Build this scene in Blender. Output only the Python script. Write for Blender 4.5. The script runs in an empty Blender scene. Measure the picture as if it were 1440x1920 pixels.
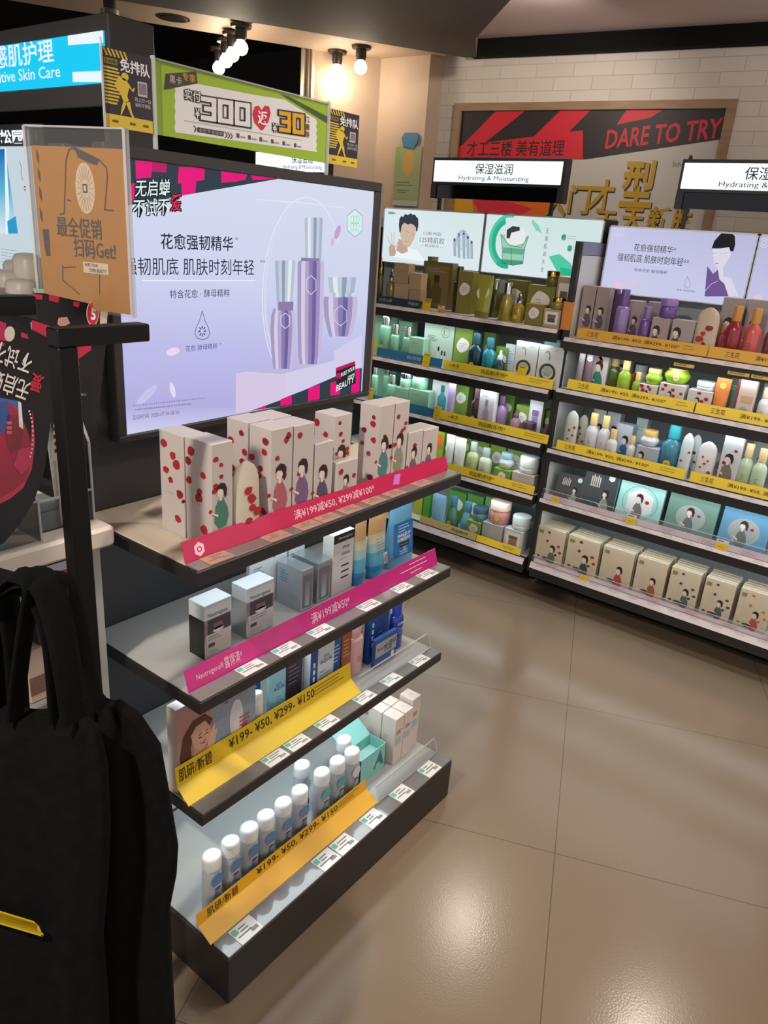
import bpy, math, random
from mathutils import Vector, Matrix

SC = bpy.context.scene
COL = SC.collection
R0 = random.Random(7)

# ------------------------------------------------------------------ camera
EYE = Vector((0, 0, 1.60))
F_PX, YAW, PITCH, ROLL = 1406.05, 0.6341625790, 0.3598604252, 0.0749929349
_fw = Vector((-math.sin(YAW)*math.cos(PITCH), math.cos(YAW)*math.cos(PITCH), -math.sin(PITCH)))
_r = Vector((math.cos(YAW), math.sin(YAW), 0)); _u = _r.cross(_fw)
_r2 = math.cos(ROLL)*_r + math.sin(ROLL)*_u
_u2 = -math.sin(ROLL)*_r + math.cos(ROLL)*_u
cam_data = bpy.data.cameras.new('camera'); cam = bpy.data.objects.new('camera', cam_data); COL.objects.link(cam)
cam_data.sensor_fit = 'HORIZONTAL'; cam_data.sensor_width = 36.0; cam_data.lens = 36.0*F_PX/1440
cam_data.clip_start = 0.02
cam.matrix_world = Matrix(((_r2.x, _u2.x, -_fw.x, EYE.x), (_r2.y, _u2.y, -_fw.y, EYE.y), (_r2.z, _u2.z, -_fw.z, EYE.z), (0, 0, 0, 1)))
SC.camera = cam

# ------------------------------------------------------------------ view, world
SC.view_settings.view_transform = 'Standard'; SC.view_settings.look = 'None'
SC.view_settings.exposure = 0.0; SC.view_settings.gamma = 1.0
SC.view_settings.use_curve_mapping = False
W = bpy.data.worlds.new('world'); SC.world = W; W.use_nodes = True
W.node_tree.nodes['Background'].inputs[0].default_value = (1.0, 0.92, 0.86, 1)
W.node_tree.nodes['Background'].inputs[1].default_value = 0.95
SC.cycles.max_bounces = 8; SC.cycles.sample_clamp_indirect = 4.0
SC.cycles.caustics_reflective = False; SC.cycles.caustics_refractive = False

# unseen ceiling spots, a pair set by floor glints, most others added as fill: x, y, watts, aimed-at x, y, z, cone half angle in degrees
SPOTS_AND_FILL = [(-1.59, 3.37, 8, -1.7, 2.6, 0.4, 50), (-0.42, 3.42, 8, -0.6, 2.6, 0.4, 50), (-0.35, 1.85, 14, -1.15, 1.5, 0.8, 42), (-0.75, -0.55, 40, -1.12, 1.05, 1.15, 40),
                 (0.35, 2.3, 12, -0.5, 2.2, 0.0, 60), (-1.75, 3.30, 7, -2.4, 4.2, 1.95, 60), (-0.75, 3.35, 2.5, -1.2, 4.2, 1.95, 60), (-0.6, 1.3, 30, -1.2, 3.1, 0.8, 38)]
SPOT_COLOUR = (1.0, 0.89, 0.77)
SHELF_LED = (0.86, 0.96, 1.0)
LED_G, LED_S2, LED_S3 = 0.95, 1.35, 1.2
BULB_W = 2.6
BRICK_WASH_W = 8.0

# ------------------------------------------------------------------ measuring helpers: a sight line met with a plane of the shop
def sight(px, py):
    a, b = (px-720)/F_PX, -(py-960)/F_PX
    return _r2*a + _u2*b + _fw
def onX(px, py, X): d = sight(px, py); return EYE + d*(X/d.x)
def onY(px, py, Y): d = sight(px, py); return EYE + d*(Y/d.y)
def onZ(px, py, Z): d = sight(px, py); return EYE + d*((Z-EYE.z)/d.z)
def atD(px, py, D): return EYE + sight(px, py)*D

# ------------------------------------------------------------------ materials
def lin(h):
    h = h.lstrip('#'); c = [int(h[i:i+2], 16)/255 for i in (0, 2, 4)]
    return [x/12.92 if x <= 0.04045 else ((x+0.055)/1.055)**2.4 for x in c]
_mats = {}
def mat(hexc, rough=0.5, metal=0.0, spec=0.5, trans=0.0, alpha=1.0, emit=0.0, coat=0.0):
    key = (hexc, rough, metal, spec, trans, alpha, emit, coat)
    if key in _mats: return _mats[key]
    m = bpy.data.materials.new('surface_'+hexc.lstrip('#')); m.use_nodes = True
    b = m.node_tree.nodes['Principled BSDF']; c = lin(hexc)
    b.inputs['Base Color'].default_value = (*c, 1); b.inputs['Roughness'].default_value = rough
    b.inputs['Metallic'].default_value = metal; b.inputs['Specular IOR Level'].default_value = spec
    b.inputs['Transmission Weight'].default_value = trans; b.inputs['Alpha'].default_value = alpha
    b.inputs['Coat Weight'].default_value = coat
    if emit:
        b.inputs['Base Color'].default_value = (0, 0, 0, 1); b.inputs['Specular IOR Level'].default_value = 0.2
        b.inputs['Emission Color'].default_value = (*c, 1); b.inputs['Emission Strength'].default_value = emit
    _mats[key] = m
    return m
def lit(hexc, s=1.0): return mat(hexc, 0.35, emit=s)
def noisy(name, hexa, hexb, scale, rough=0.5, bump=0.0, metal=0.0, detail=4.0, lo=0.35, hi=0.65, stretch=(1, 1, 1)):
    m = bpy.data.materials.new(name); m.use_nodes = True; N = m.node_tree.nodes; L = m.node_tree.links
    b = N['Principled BSDF']; b.inputs['Roughness'].default_value = rough; b.inputs['Metallic'].default_value = metal
    tc = N.new('ShaderNodeTexCoord'); mp = N.new('ShaderNodeMapping'); mp.inputs['Scale'].default_value = stretch
    n = N.new('ShaderNodeTexNoise'); n.inputs['Scale'].default_value = scale; n.inputs['Detail'].default_value = detail
    r = N.new('ShaderNodeValToRGB'); r.color_ramp.elements[0].position = lo; r.color_ramp.elements[1].position = hi
    r.color_ramp.elements[0].color = (*lin(hexa), 1); r.color_ramp.elements[1].color = (*lin(hexb), 1)
    L.new(tc.outputs['Object'], mp.inputs['Vector']); L.new(mp.outputs['Vector'], n.inputs['Vector'])
    L.new(n.outputs['Fac'], r.inputs['Fac']); L.new(r.outputs['Color'], b.inputs['Base Color'])
    if bump:
        bp = N.new('ShaderNodeBump'); bp.inputs['Strength'].default_value = bump; bp.inputs['Distance'].default_value = 0.01
        L.new(n.outputs['Fac'], bp.inputs['Height']); L.new(bp.outputs['Normal'], b.inputs['Normal'])
    return m
def clear_acrylic(name='clear_acrylic', tint=(1, 1, 1), body=0.035):
    m = bpy.data.materials.new(name); m.use_nodes = True; N = m.node_tree.nodes; L = m.node_tree.links
    N.remove(N['Principled BSDF']); out = N['Material Output']
    t = N.new('ShaderNodeBsdfTransparent'); t.inputs[0].default_value = (*[0.94*c for c in tint], 1)
    g = N.new('ShaderNodeBsdfGlossy'); g.inputs['Roughness'].default_value = 0.06
    d = N.new('ShaderNodeBsdfDiffuse'); d.inputs[0].default_value = (0.75, 0.76, 0.78, 1)
    f = N.new('ShaderNodeFresnel'); f.inputs[0].default_value = 1.16
    m1 = N.new('ShaderNodeMixShader'); m2 = N.new('ShaderNodeMixShader'); m1.inputs[0].default_value = body
    L.new(t.outputs[0], m1.inputs[1]); L.new(d.outputs[0], m1.inputs[2])
    L.new(f.outputs[0], m2.inputs[0]); L.new(m1.outputs[0], m2.inputs[1]); L.new(g.outputs[0], m2.inputs[2])
    L.new(m2.outputs[0], out.inputs[0])
    return m
def lit_gradient(name, stops, axis, lo, hi, strength=1.0):
    """A backlit print whose own ink runs through STOPS along world AXIS (a vector) from lo to hi."""
    m = bpy.data.materials.new(name); m.use_nodes = True; N = m.node_tree.nodes; L = m.node_tree.links
    b = N['Principled BSDF']; b.inputs['Base Color'].default_value = (0, 0, 0, 1); b.inputs['Roughness'].default_value = 0.3
    b.inputs['Specular IOR Level'].default_value = 0.2
    g = N.new('ShaderNodeNewGeometry'); dp = N.new('ShaderNodeVectorMath'); dp.operation = 'DOT_PRODUCT'; dp.inputs[1].default_value = axis
    mr = N.new('ShaderNodeMapRange'); mr.inputs['From Min'].default_value = lo; mr.inputs['From Max'].default_value = hi
    r = N.new('ShaderNodeValToRGB'); e = r.color_ramp.elements
    while len(e) < len(stops): e.new(0.5)
    for k, (p, h) in enumerate(stops): e[k].position = p; e[k].color = (*lin(h), 1)
    L.new(g.outputs['Position'], dp.inputs[0]); L.new(dp.outputs['Value'], mr.inputs['Value']); L.new(mr.outputs[0], r.inputs['Fac'])
    L.new(r.outputs['Color'], b.inputs['Emission Color']); b.inputs['Emission Strength'].default_value = strength
    return m

BLACK = mat('1b1a1b', 0.42); FASCIA = mat('262323', 0.45); CHARCOAL = mat('2e2c2d', 0.5)
WHITE = mat('e6e4e0', 0.4); PAPER = mat('ddd9d2', 0.6); GREYP = mat('9a9da0', 0.45)
INK = mat('24222a', 0.6); CHROME = mat('c9ccd0', 0.15, 1.0); GOLD = mat('b08a3c', 0.25, 1.0)
YELLOW = mat('e6c21a', 0.45); AMBER = mat('c9932b', 0.5); PINK = mat('d0146e', 0.35); RED = mat('c41438', 0.35)
ACRYL = clear_acrylic(); ACRYL_EDGE = clear_acrylic('acrylic_edge', body=0.4)

# ------------------------------------------------------------------ mesh building
class Fr:
    """A flat frame: origin, rightward u, upward v; n = u x v faces the viewer."""
    def __init__(s, o, u, v):
        s.o, s.u, s.v = Vector(o), Vector(u).normalized(), Vector(v).normalized(); s.n = s.u.cross(s.v)
    def p(s, a, b, off=0.0): return s.o + s.u*a + s.v*b + s.n*off
_tx = {}
def glyphs(txt, bold=0.0, shear=0.0, align='CENTER'):
    key = (txt, bold, shear)
    if key not in _tx:
        c = bpy.data.curves.new('lettering', 'FONT'); c.body = txt; c.size = 1.0; c.offset = bold; c.shear = shear
        c.resolution_u = 2; c.fill_mode = 'FRONT'; c.align_x = 'LEFT'
        o = bpy.data.objects.new('lettering', c); COL.objects.link(o)
        dg = bpy.context.evaluated_depsgraph_get(); ev = o.evaluated_get(dg); me = ev.to_mesh()
        vs = [(v.co.x, v.co.y) for v in me.vertices]; fs = []
        for p in me.polygons:
            ix = list(p.vertices)
            ar = sum(vs[ix[k]][0]*vs[ix[(k+1) % len(ix)]][1]-vs[ix[(k+1) % len(ix)]][0]*vs[ix[k]][1] for k in range(len(ix)))
            fs.append(ix if ar > 0 else ix[::-1])
        ev.to_mesh_clear(); COL.objects.unlink(o); bpy.data.objects.remove(o); bpy.data.curves.remove(c)
        if not vs: vs = [(0, 0), (1, 0), (1, 1)]; fs = []
        xs = [a for a, b in vs]; ys = [b for a, b in vs]
        _tx[key] = (vs, fs, min(xs), max(xs), min(ys), max(ys))
    return _tx[key]

class MB:
    def __init__(s): s.v, s.f, s.mi, s.sm, s.mats = [], [], [], [], []
    def _m(s, m):
        if m not in s.mats: s.mats.append(m)
        return s.mats.index(m)
    def add(s, vs, fs, m, smooth=False):
        k = len(s.v); i = s._m(m); s.v += [tuple(v) for v in vs]
        for f in fs: s.f.append([a+k for a in f]); s.mi.append(i); s.sm.append(smooth)
        return s
    def box(s, x0, x1, y0, y1, z0, z1, m, c=0.0):
        if c <= 0:
            vs = [(x, y, z) for z in (z0, z1) for y in (y0, y1) for x in (x0, x1)]
            return s.add(vs, [(0, 2, 3, 1), (4, 5, 7, 6), (0, 1, 5, 4), (2, 6, 7, 3), (0, 4, 6, 2), (1, 3, 7, 5)], m)
        c = min(c, abs(x1-x0)*.45, abs(y1-y0)*.45, abs(z1-z0)*.45)
        X, Y, Z = (x0, x1), (y0, y1), (z0, z1); sg = (1, -1); vs = []; ix = {}
        for i in (0, 1):
            for j in (0, 1):
                for k in (0, 1):
                    for ax in range(3):
                        q = [X[i], Y[j], Z[k]]
                        for t, e in enumerate((i, j, k)):
                            if t != ax: q[t] += sg[e]*c
                        ix[(i, j, k, ax)] = len(vs); vs.append(tuple(q))
        fs = []
        for ax in range(3):
            a, b = [t for t in range(3) if t != ax]
            for e in (0, 1):
                loop = []
                for (p, q) in ((0, 0), (1, 0), (1, 1), (0, 1)):
                    t = [0, 0, 0]; t[ax] = e; t[a] = p; t[b] = q; loop.append(ix[(*t, ax)])
                if (e == 1) != (ax != 1): loop = loop[::-1]
                fs.append(loop)
            for p in (0, 1):
                for q in (0, 1):
                    t0 = [0, 0, 0]; t0[a] = p; t0[b] = q; t1 = list(t0); t1[ax] = 1
                    loop = [ix[(*t0, a)], ix[(*t1, a)], ix[(*t1, b)], ix[(*t0, b)]]
                    fs.append(loop)
        for i in (0, 1):
            for j in (0, 1):
                for k in (0, 1): fs.append([ix[(i, j, k, 0)], ix[(i, j, k, 1)], ix[(i, j, k, 2)]])
        ctr = Vector(((x0+x1)/2, (y0+y1)/2, (z0+z1)/2)); out = []
        for f in fs:
            A, B, C = Vector(vs[f[0]]), Vector(vs[f[1]]), Vector(vs[f[2]])
            n = (B-A).cross(C-A); mid = sum((Vector(vs[q]) for q in f), Vector())/len(f)
            out.append(f if n.dot(mid-ctr) > 0 else f[::-1])
        return s.add(vs, out, m)
    def bar(s, a, b, w, h, m, up=(0, 0, 1)):
        """A straight bar of section w x h from a to b."""
        a, b = Vector(a), Vector(b); d = (b-a).normalized(); up = Vector(up)
        if abs(d.dot(up)) > .99: up = Vector((0, 1, 0))
        sx = d.cross(up).normalized(); sy = sx.cross(d).normalized()
        vs = [p + sx*w/2*i + sy*h/2*j for p in (a, b) for (i, j) in ((-1, -1), (1, -1), (1, 1), (-1, 1))]
        return s.add(vs, [(0, 1, 2, 3), (7, 6, 5, 4), (0, 4, 5, 1), (1, 5, 6, 2), (2, 6, 7, 3), (3, 7, 4, 0)], m)
    def lathe(s, prof, m, seg=20, cx=0, cy=0, sy=1.0, smooth=True, cap=True):
        vs = []; fs = []
        for (r, z) in prof:
            for k in range(seg):
                a = 2*math.pi*k/seg; vs.append((cx+r*math.cos(a), cy+r*sy*math.sin(a), z))
        n = len(prof)
        for i in range(n-1):
            for k in range(seg):
                k2 = (k+1) % seg; fs.append((i*seg+k, i*seg+k2, (i+1)*seg+k2, (i+1)*seg+k))
        s.add(vs, fs, m, smooth)
        if cap:
            s.add(vs[:seg], [tuple(range(seg))[::-1]], m); s.add(vs[-seg:], [tuple(range(seg))], m)
        return s
    def tube(s, pts, r, m, seg=8, flat=1.0, side=(0, 0, 1)):
        """A tube (or a flat strap when flat < 1) along pts."""
        pts = [Vector(p) for p in pts]; vs = []; fs = []; side = Vector(side)
        for i, p in enumerate(pts):
            d = (pts[min(i+1, len(pts)-1)]-pts[max(i-1, 0)]).normalized()
            a = d.cross(side); a = a.normalized() if a.length > 1e-4 else Vector((1, 0, 0)); b = d.cross(a).normalized()
            for k in range(seg):
                t = 2*math.pi*k/seg; vs.append(p + a*r*flat*math.cos(t) + b*r*math.sin(t))
        for i in range(len(pts)-1):
            for k in range(seg):
                k2 = (k+1) % seg; fs.append((i*seg+k, (i+1)*seg+k, (i+1)*seg+k2, i*seg+k2))
        s.add(vs, fs, m, True); s.add(vs[:seg], [tuple(range(seg))], m); s.add(vs[-seg:], [tuple(range(seg))[::-1]], m)
        return s
    def poly(s, fr, pts, m, off=0.0004):
        ar = sum(pts[k][0]*pts[(k+1) % len(pts)][1]-pts[(k+1) % len(pts)][0]*pts[k][1] for k in range(len(pts)))
        if ar < 0: pts = pts[::-1]
        return s.add([fr.p(a, b, off) for a, b in pts], [tuple(range(len(pts)))], m)
    def rect(s, fr, a0, a1, b0, b1, m, off=0.0004): return s.poly(fr, [(a0, b0), (a1, b0), (a1, b1), (a0, b1)], m, off)
    def disc(s, fr, ca, cb, ra, rb, m, off=0.0004, seg=20, rot=0.0):
        c, q = math.cos(rot), math.sin(rot); P = []
        for k in range(seg):
            t = 2*math.pi*k/seg; x, y = ra*math.cos(t), rb*math.sin(t); P.append((ca+x*c-y*q, cb+x*q+y*c))
        return s.poly(fr, P, m, off)
    def ring(s, fr, ca, cb, ra, rb, w, m, off=0.0004, seg=24, a0=0.0, a1=2*math.pi):
        vs = []; n = seg
        for k in range(n+1):
            t = a0+(a1-a0)*k/n
            vs.append(fr.p(ca+(ra-w)*math.cos(t), cb+(rb-w)*math.sin(t), off)); vs.append(fr.p(ca+ra*math.cos(t), cb+rb*math.sin(t), off))
        return s.add(vs, [(2*k, 2*k+1, 2*k+3, 2*k+2) for k in range(n)], m)
    def line(s, fr, pts, w, m, off=0.0004):
        for (a, b) in zip(pts, pts[1:]):
            d = Vector((b[0]-a[0], b[1]-a[1])); L = d.length
            if L < 1e-6: continue
            n = Vector((-d.y, d.x))/L*w/2; e = d/L*w*.3
            s.poly(fr, [(a[0]-e.x-n.x, a[1]-e.y-n.y), (b[0]+e.x-n.x, b[1]+e.y-n.y), (b[0]+e.x+n.x, b[1]+e.y+n.y), (a[0]-e.x+n.x, a[1]-e.y+n.y)], m, off)
        return s
    def text(s, fr, txt, a, b, h, m, w=None, off=0.0006, bold=0.0, shear=0.0, al='C', rot=0.0, slope=0.0):
        """Lettering whose glyph box is h high (and w wide when given) centred at (a, b), or left ('L') / right ('R') aligned at a."""
        vs, fs, x0, x1, y0, y1 = glyphs(txt, bold, shear)
        k = h/max(y1-y0, 1e-6); kx = k if w is None else w/max(x1-x0, 1e-6); W_ = (x1-x0)*kx
        ox = {'C': -W_/2, 'L': 0.0, 'R': -W_}[al]; c, q = math.cos(rot), math.sin(rot); P = []
        for (x, y) in vs:
            X, Y = (x-x0)*kx+ox, (y-y0)*k-h/2; Y += X*slope
            P.append(fr.p(a+X*c-Y*q, b+X*q+Y*c, off))
        return s.add(P, fs, m)
    def prism(s, fr, pts, depth, m, off=0.0):
        """pts extruded backwards (against n) by depth from the frame's plane."""
        ar = sum(pts[k][0]*pts[(k+1) % len(pts)][1]-pts[(k+1) % len(pts)][0]*pts[k][1] for k in range(len(pts)))
        if ar < 0: pts = pts[::-1]
        n = len(pts); vs = [fr.p(a, b, off) for a, b in pts]+[fr.p(a, b, off-depth) for a, b in pts]
        return s.add(vs, [tuple(range(n)), tuple(range(n, 2*n))[::-1]]+[(k, k+n, (k+1) % n+n, (k+1) % n) for k in range(n)], m)
    def pieces(s):
        """The far-apart blocks of this mesh (islands of faces further apart than 2 cm and than half the larger one's size)."""
        par = list(range(len(s.v)))
        def root(i):
            while par[i] != i: par[i] = par[par[i]]; i = par[i]
            return i
        for f in s.f:
            for k in f[1:]: par[root(k)] = root(f[0])
        isl = {}
        for i, v in enumerate(s.v):
            r = root(i); b = isl.get(r)
            if b is None: isl[r] = [list(v), list(v)]
            else:
                for k in range(3): b[0][k] = min(b[0][k], v[k]); b[1][k] = max(b[1][k], v[k])
        ks = list(isl); n = len(ks); p2 = list(range(n))
        def r2(i):
            while p2[i] != i: p2[i] = p2[p2[i]]; i = p2[i]
            return i
        bx = [isl[k] for k in ks]; sz = [max(b[1][k]-b[0][k] for k in range(3)) for b in bx]
        for i in range(n):
            for j in range(i+1, n):
                lim = max(.02, .5*max(sz[i], sz[j])); g = 0.0
                for k in range(3):
                    d = max(bx[i][0][k]-bx[j][1][k], bx[j][0][k]-bx[i][1][k])
                    if d > 0: g += d*d
                if g <= (lim*.96)**2: p2[r2(i)] = r2(j)
        grp = {k: r2(i) for i, k in enumerate(ks)}; out = {}
        for fi, f in enumerate(s.f): out.setdefault(grp[root(f[0])], []).append(fi)
        res = []
        for fis in out.values():
            m = MB(); ix = {}
            for fi in fis:
                for i in s.f[fi]:
                    if i not in ix: ix[i] = len(m.v); m.v.append(s.v[i])
                m.f.append([ix[i] for i in s.f[fi]]); m.mi.append(m._m(s.mats[s.mi[fi]])); m.sm.append(s.sm[fi])
            res.append(m)
        return res
    def build(s, name, parent=None, world=False, loc=(0, 0, 0), rz=0.0):
        if name in ('lettering', 'printed_artwork') and parent is not None:
            ps = s.pieces()
            if len(ps) > 1:
                for p in ps: o = p._build(name, parent, world, loc, rz)
                return o
        return s._build(name, parent, world, loc, rz)
    def _build(s, name, parent=None, world=False, loc=(0, 0, 0), rz=0.0):
        me = bpy.data.meshes.new(name); me.from_pydata(s.v, [], s.f)
        for m in s.mats: me.materials.append(m)
        me.polygons.foreach_set('material_index', s.mi); me.polygons.foreach_set('use_smooth', s.sm); me.update()
        o = bpy.data.objects.new(name, me); COL.objects.link(o)
        if parent is not None:
            o.parent = parent
            if world: o.matrix_parent_inverse = Matrix.Translation(-Vector(parent.location))
        if not world: o.location = loc; o.rotation_euler = (0, 0, rz)
        if world and parent is None:                                   # put the origin at the thing's own base
            lo = Vector([min(v[k] for v in s.v) for k in range(3)]); hi = Vector([max(v[k] for v in s.v) for k in range(3)])
            b = Vector(((lo.x+hi.x)/2, (lo.y+hi.y)/2, lo.z)); me.transform(Matrix.Translation(-b)); o.location = b
        return o

def tag(o, label, cat, group=None):
    o['label'] = label; o['category'] = cat
    if group: o['group'] = group
    return o
def structure(o): o['kind'] = 'structure'; return o
def thing(name, label, cat, loc=(0, 0, 0), rz=0.0, group=None):
    o = bpy.data.objects.new(name, None); COL.objects.link(o); o.location = loc; o.rotation_euler = (0, 0, rz); o.empty_display_size = .02
    return tag(o, label, cat, group)
def dup(root, loc, label, rz=None):
    r = root.copy(); COL.objects.link(r); r.location = loc; r['label'] = label
    if rz is not None: r.rotation_euler = (0, 0, rz)
    for ch in root.children:
        c = ch.copy(); COL.objects.link(c); c.parent = r
        for g in ch.children:
            d = g.copy(); COL.objects.link(d); d.parent = c
    return r
def lamp(name, kind, loc, energy, colour, parent=None, target=None, **kw):
    l = bpy.data.lights.new(name, kind); l.energy = energy; l.color = colour
    for k, v in kw.items(): setattr(l, k, v)
    o = bpy.data.objects.new(name, l); COL.objects.link(o); o.location = loc
    if target is not None: o.rotation_euler = (Vector(target)-Vector(loc)).to_track_quat('-Z', 'Y').to_euler()
    if parent is not None: o.parent = parent; o.matrix_parent_inverse = Matrix.Translation(-Vector(parent.location))
    return o
def onF(px, py, f): d = sight(px, py); return EYE + d*((f.o-EYE).dot(f.n)/d.dot(f.n))
def pxF(f): return lambda px, py: (lambda p: ((p-f.o).dot(f.u), p.z))(onF(px, py, f))
def pxX(X): return lambda px, py: (lambda p: (p.y, p.z))(onX(px, py, X))
def pxY(Y): return lambda px, py: (lambda p: (p.x, p.z))(onY(px, py, Y))
def FX(X): return Fr((X, 0, 0), (0, 1, 0), (0, 0, 1))     # faces +X, coordinates (Y, Z)
def FY(Y): return Fr((0, Y, 0), (1, 0, 0), (0, 0, 1))     # faces -Y, coordinates (X, Z)

# ================================================================== THE SHELL
def floor_material():
    m = bpy.data.materials.new('polished_floor_tile'); m.use_nodes = True; N = m.node_tree.nodes; L = m.node_tree.links
    b = N['Principled BSDF']; tc = N.new('ShaderNodeTexCoord')
    mp = N.new('ShaderNodeMapping'); mp.inputs['Rotation'].default_value = (0, 0, -math.radians(22.2)); mp.inputs['Location'].default_value = (-0.131, -1.729, 0)
    br = N.new('ShaderNodeTexBrick'); br.offset = 0.0; br.inputs['Scale'].default_value = 1.0
    br.inputs['Brick Width'].default_value = 0.75; br.inputs['Row Height'].default_value = 0.75
    br.inputs['Mortar Size'].default_value = 0.0013; br.inputs['Mortar Smooth'].default_value = 0.2
    br.inputs['Color1'].default_value = (1, 1, 1, 1); br.inputs['Color2'].default_value = (1, 1, 1, 1); br.inputs['Mortar'].default_value = (0.42, 0.38, 0.35, 1)
    n = N.new('ShaderNodeTexNoise'); n.inputs['Scale'].default_value = 1.6; n.inputs['Detail'].default_value = 2
    r = N.new('ShaderNodeValToRGB'); r.color_ramp.elements[0].position = 0; r.color_ramp.elements[1].position = 1
    r.color_ramp.elements[0].color = (*lin('7d6c5b'), 1); r.color_ramp.elements[1].color = (*lin('84735f'), 1)
    mx = N.new('ShaderNodeMix'); mx.data_type = 'RGBA'; mx.blend_type = 'MULTIPLY'; mx.inputs[0].default_value = 1.0
    n2 = N.new('ShaderNodeTexNoise'); n2.inputs['Scale'].default_value = 2.5; n2.inputs['Detail'].default_value = 1
    mr = N.new('ShaderNodeMapRange'); mr.inputs['To Min'].default_value = .15; mr.inputs['To Max'].default_value = .24
    n3 = N.new('ShaderNodeTexNoise'); n3.inputs['Scale'].default_value = 220; n3.inputs['Detail'].default_value = 0
    bp = N.new('ShaderNodeBump'); bp.inputs['Strength'].default_value = .06; bp.inputs['Distance'].default_value = .002
    L.new(tc.outputs['Object'], mp.inputs['Vector']); L.new(mp.outputs['Vector'], br.inputs['Vector'])
    L.new(tc.outputs['Object'], n.inputs['Vector']); L.new(n.outputs['Fac'], r.inputs['Fac'])
    L.new(r.outputs['Color'], mx.inputs[6]); L.new(br.outputs['Color'], mx.inputs[7]); L.new(mx.outputs[2], b.inputs['Base Color'])
    L.new(tc.outputs['Object'], n2.inputs['Vector']); L.new(n2.outputs['Fac'], mr.inputs['Value']); L.new(mr.outputs[0], b.inputs['Roughness'])
    L.new(tc.outputs['Object'], n3.inputs['Vector']); L.new(n3.outputs['Fac'], bp.inputs['Height']); L.new(bp.outputs['Normal'], b.inputs['Normal'])
    return m
def brick_material():
    m = bpy.data.materials.new('white_painted_brick'); m.use_nodes = True; N = m.node_tree.nodes; L = m.node_tree.links
    b = N['Principled BSDF']; b.inputs['Roughness'].default_value = .55
    tc = N.new('ShaderNodeTexCoord'); sp = N.new('ShaderNodeSeparateXYZ'); cb = N.new('ShaderNodeCombineXYZ')
    br = N.new('ShaderNodeTexBrick'); br.inputs['Scale'].default_value = 1.0; br.inputs['Brick Width'].default_value = .215; br.inputs['Row Height'].default_value = .066
    br.inputs['Mortar Size'].default_value = .0028; br.inputs['Mortar Smooth'].default_value = .6; br.inputs['Bias'].default_value = -.2
    br.inputs['Color1'].default_value = (*lin('cfc6ba'), 1); br.inputs['Color2'].default_value = (*lin('c6bdb1'), 1); br.inputs['Mortar'].default_value = (*lin('bbb2a6'), 1)
    n = N.new('ShaderNodeTexNoise'); n.inputs['Scale'].default_value = 22; n.inputs['Detail'].default_value = 4
    ad = N.new('ShaderNodeMath'); ad.operation = 'MULTIPLY_ADD'; ad.inputs[1].default_value = .35
    bp = N.new('ShaderNodeBump'); bp.inputs['Strength'].default_value = .4; bp.inputs['Distance'].default_value = .005
    inv = N.new('ShaderNodeMath'); inv.operation = 'SUBTRACT'; inv.inputs[0].default_value = 1.0
    L.new(tc.outputs['Object'], sp.inputs[0]); L.new(sp.outputs['X'], cb.inputs['X']); L.new(sp.outputs['Z'], cb.inputs['Y'])
    L.new(cb.outputs[0], br.inputs['Vector']); L.new(br.outputs['Color'], b.inputs['Base Color']); L.new(br.outputs['Fac'], inv.inputs[1])
    L.new(tc.outputs['Object'], n.inputs['Vector']); L.new(n.outputs['Fac'], ad.inputs[0]); L.new(inv.outputs[0], ad.inputs[2])
    L.new(ad.outputs[0], bp.inputs['Height']); L.new(bp.outputs['Normal'], b.inputs['Normal'])
    return m

WALL_Y, SOFFIT_Z, CEIL_Z, BEIGE_Z = 4.15, 2.50, 2.63, 2.55
WA = math.radians(6.5); WF = Fr((-2.93, WALL_Y, 0), (math.cos(WA), math.sin(WA), 0), (0, 0, 1))     # the brick wall runs 6.5 degrees off the shelving
structure(MB().box(-8, 3.5, -2.5, 6.2, -0.06, 0.0, floor_material()).build('floor'))
structure(MB().box(0, 6.5, 0, .12, 0, 3.0, brick_material()).build('wall_back', loc=WF.o, rz=WA))
PLASTER = noisy('beige_plaster', 'b7a08c', 'c2ac98', 3, .6)
SOFF = noisy('dark_grey_plaster', '5f5c58', '66625e', 2, .7)
DARK = mat('1d1917', .75)
# storefront side: plastered column, its recess, its metal edge
c0 = onZ(715, 110, BEIGE_Z); c1 = onZ(590, 94, BEIGE_Z)
Z1 = BEIGE_Z
mb = MB(); Y2 = WALL_Y-.02
pl = [(c1.x, c1.y), (c0.x, c0.y), (c0.x+.36, c0.y), (c0.x+.36, 4.6), (c1.x, 4.6)]
vs = [(x, y, z) for z in (0, Z1) for x, y in pl]; n = len(pl)
mb.add(vs, [tuple(range(n))[::-1], tuple(range(n, 2*n))]+[(k, (k+1) % n, (k+1) % n+n, k+n) for k in range(n)], PLASTER)
structure(mb.build('column'))
mb = MB(); mb.box(c0.x+.36, -2.93, WALL_Y+.02, WALL_Y+.1, 0, Z1, mat('4b3f38', .6)); structure(mb.build('wall_recess'))
mb = MB(); d = Vector((c1.x-c0.x, c1.y-c0.y, 0)).normalized()
for k, (w, m) in enumerate(((.02, mat('d8cbb8', .3, .6)), (.03, mat('6b5a4c', .5)), (.02, mat('d8cbb8', .3, .6)))):
    p = Vector((c1.x, c1.y, 0))+d*(.012+.025*k); mb.box(p.x-w/2, p.x+w/2, p.y-.012, p.y+.05, 0, Z1, m)
structure(mb.build('trim_1'))
structure(MB().box(-8, -3.0, 5.4, 5.5, 0, 3.2, DARK).build('wall_far'))
structure(MB().box(-8.0, -7.9, -2.5, 6.2, 0, 3.2, DARK).build('wall_left'))
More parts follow.
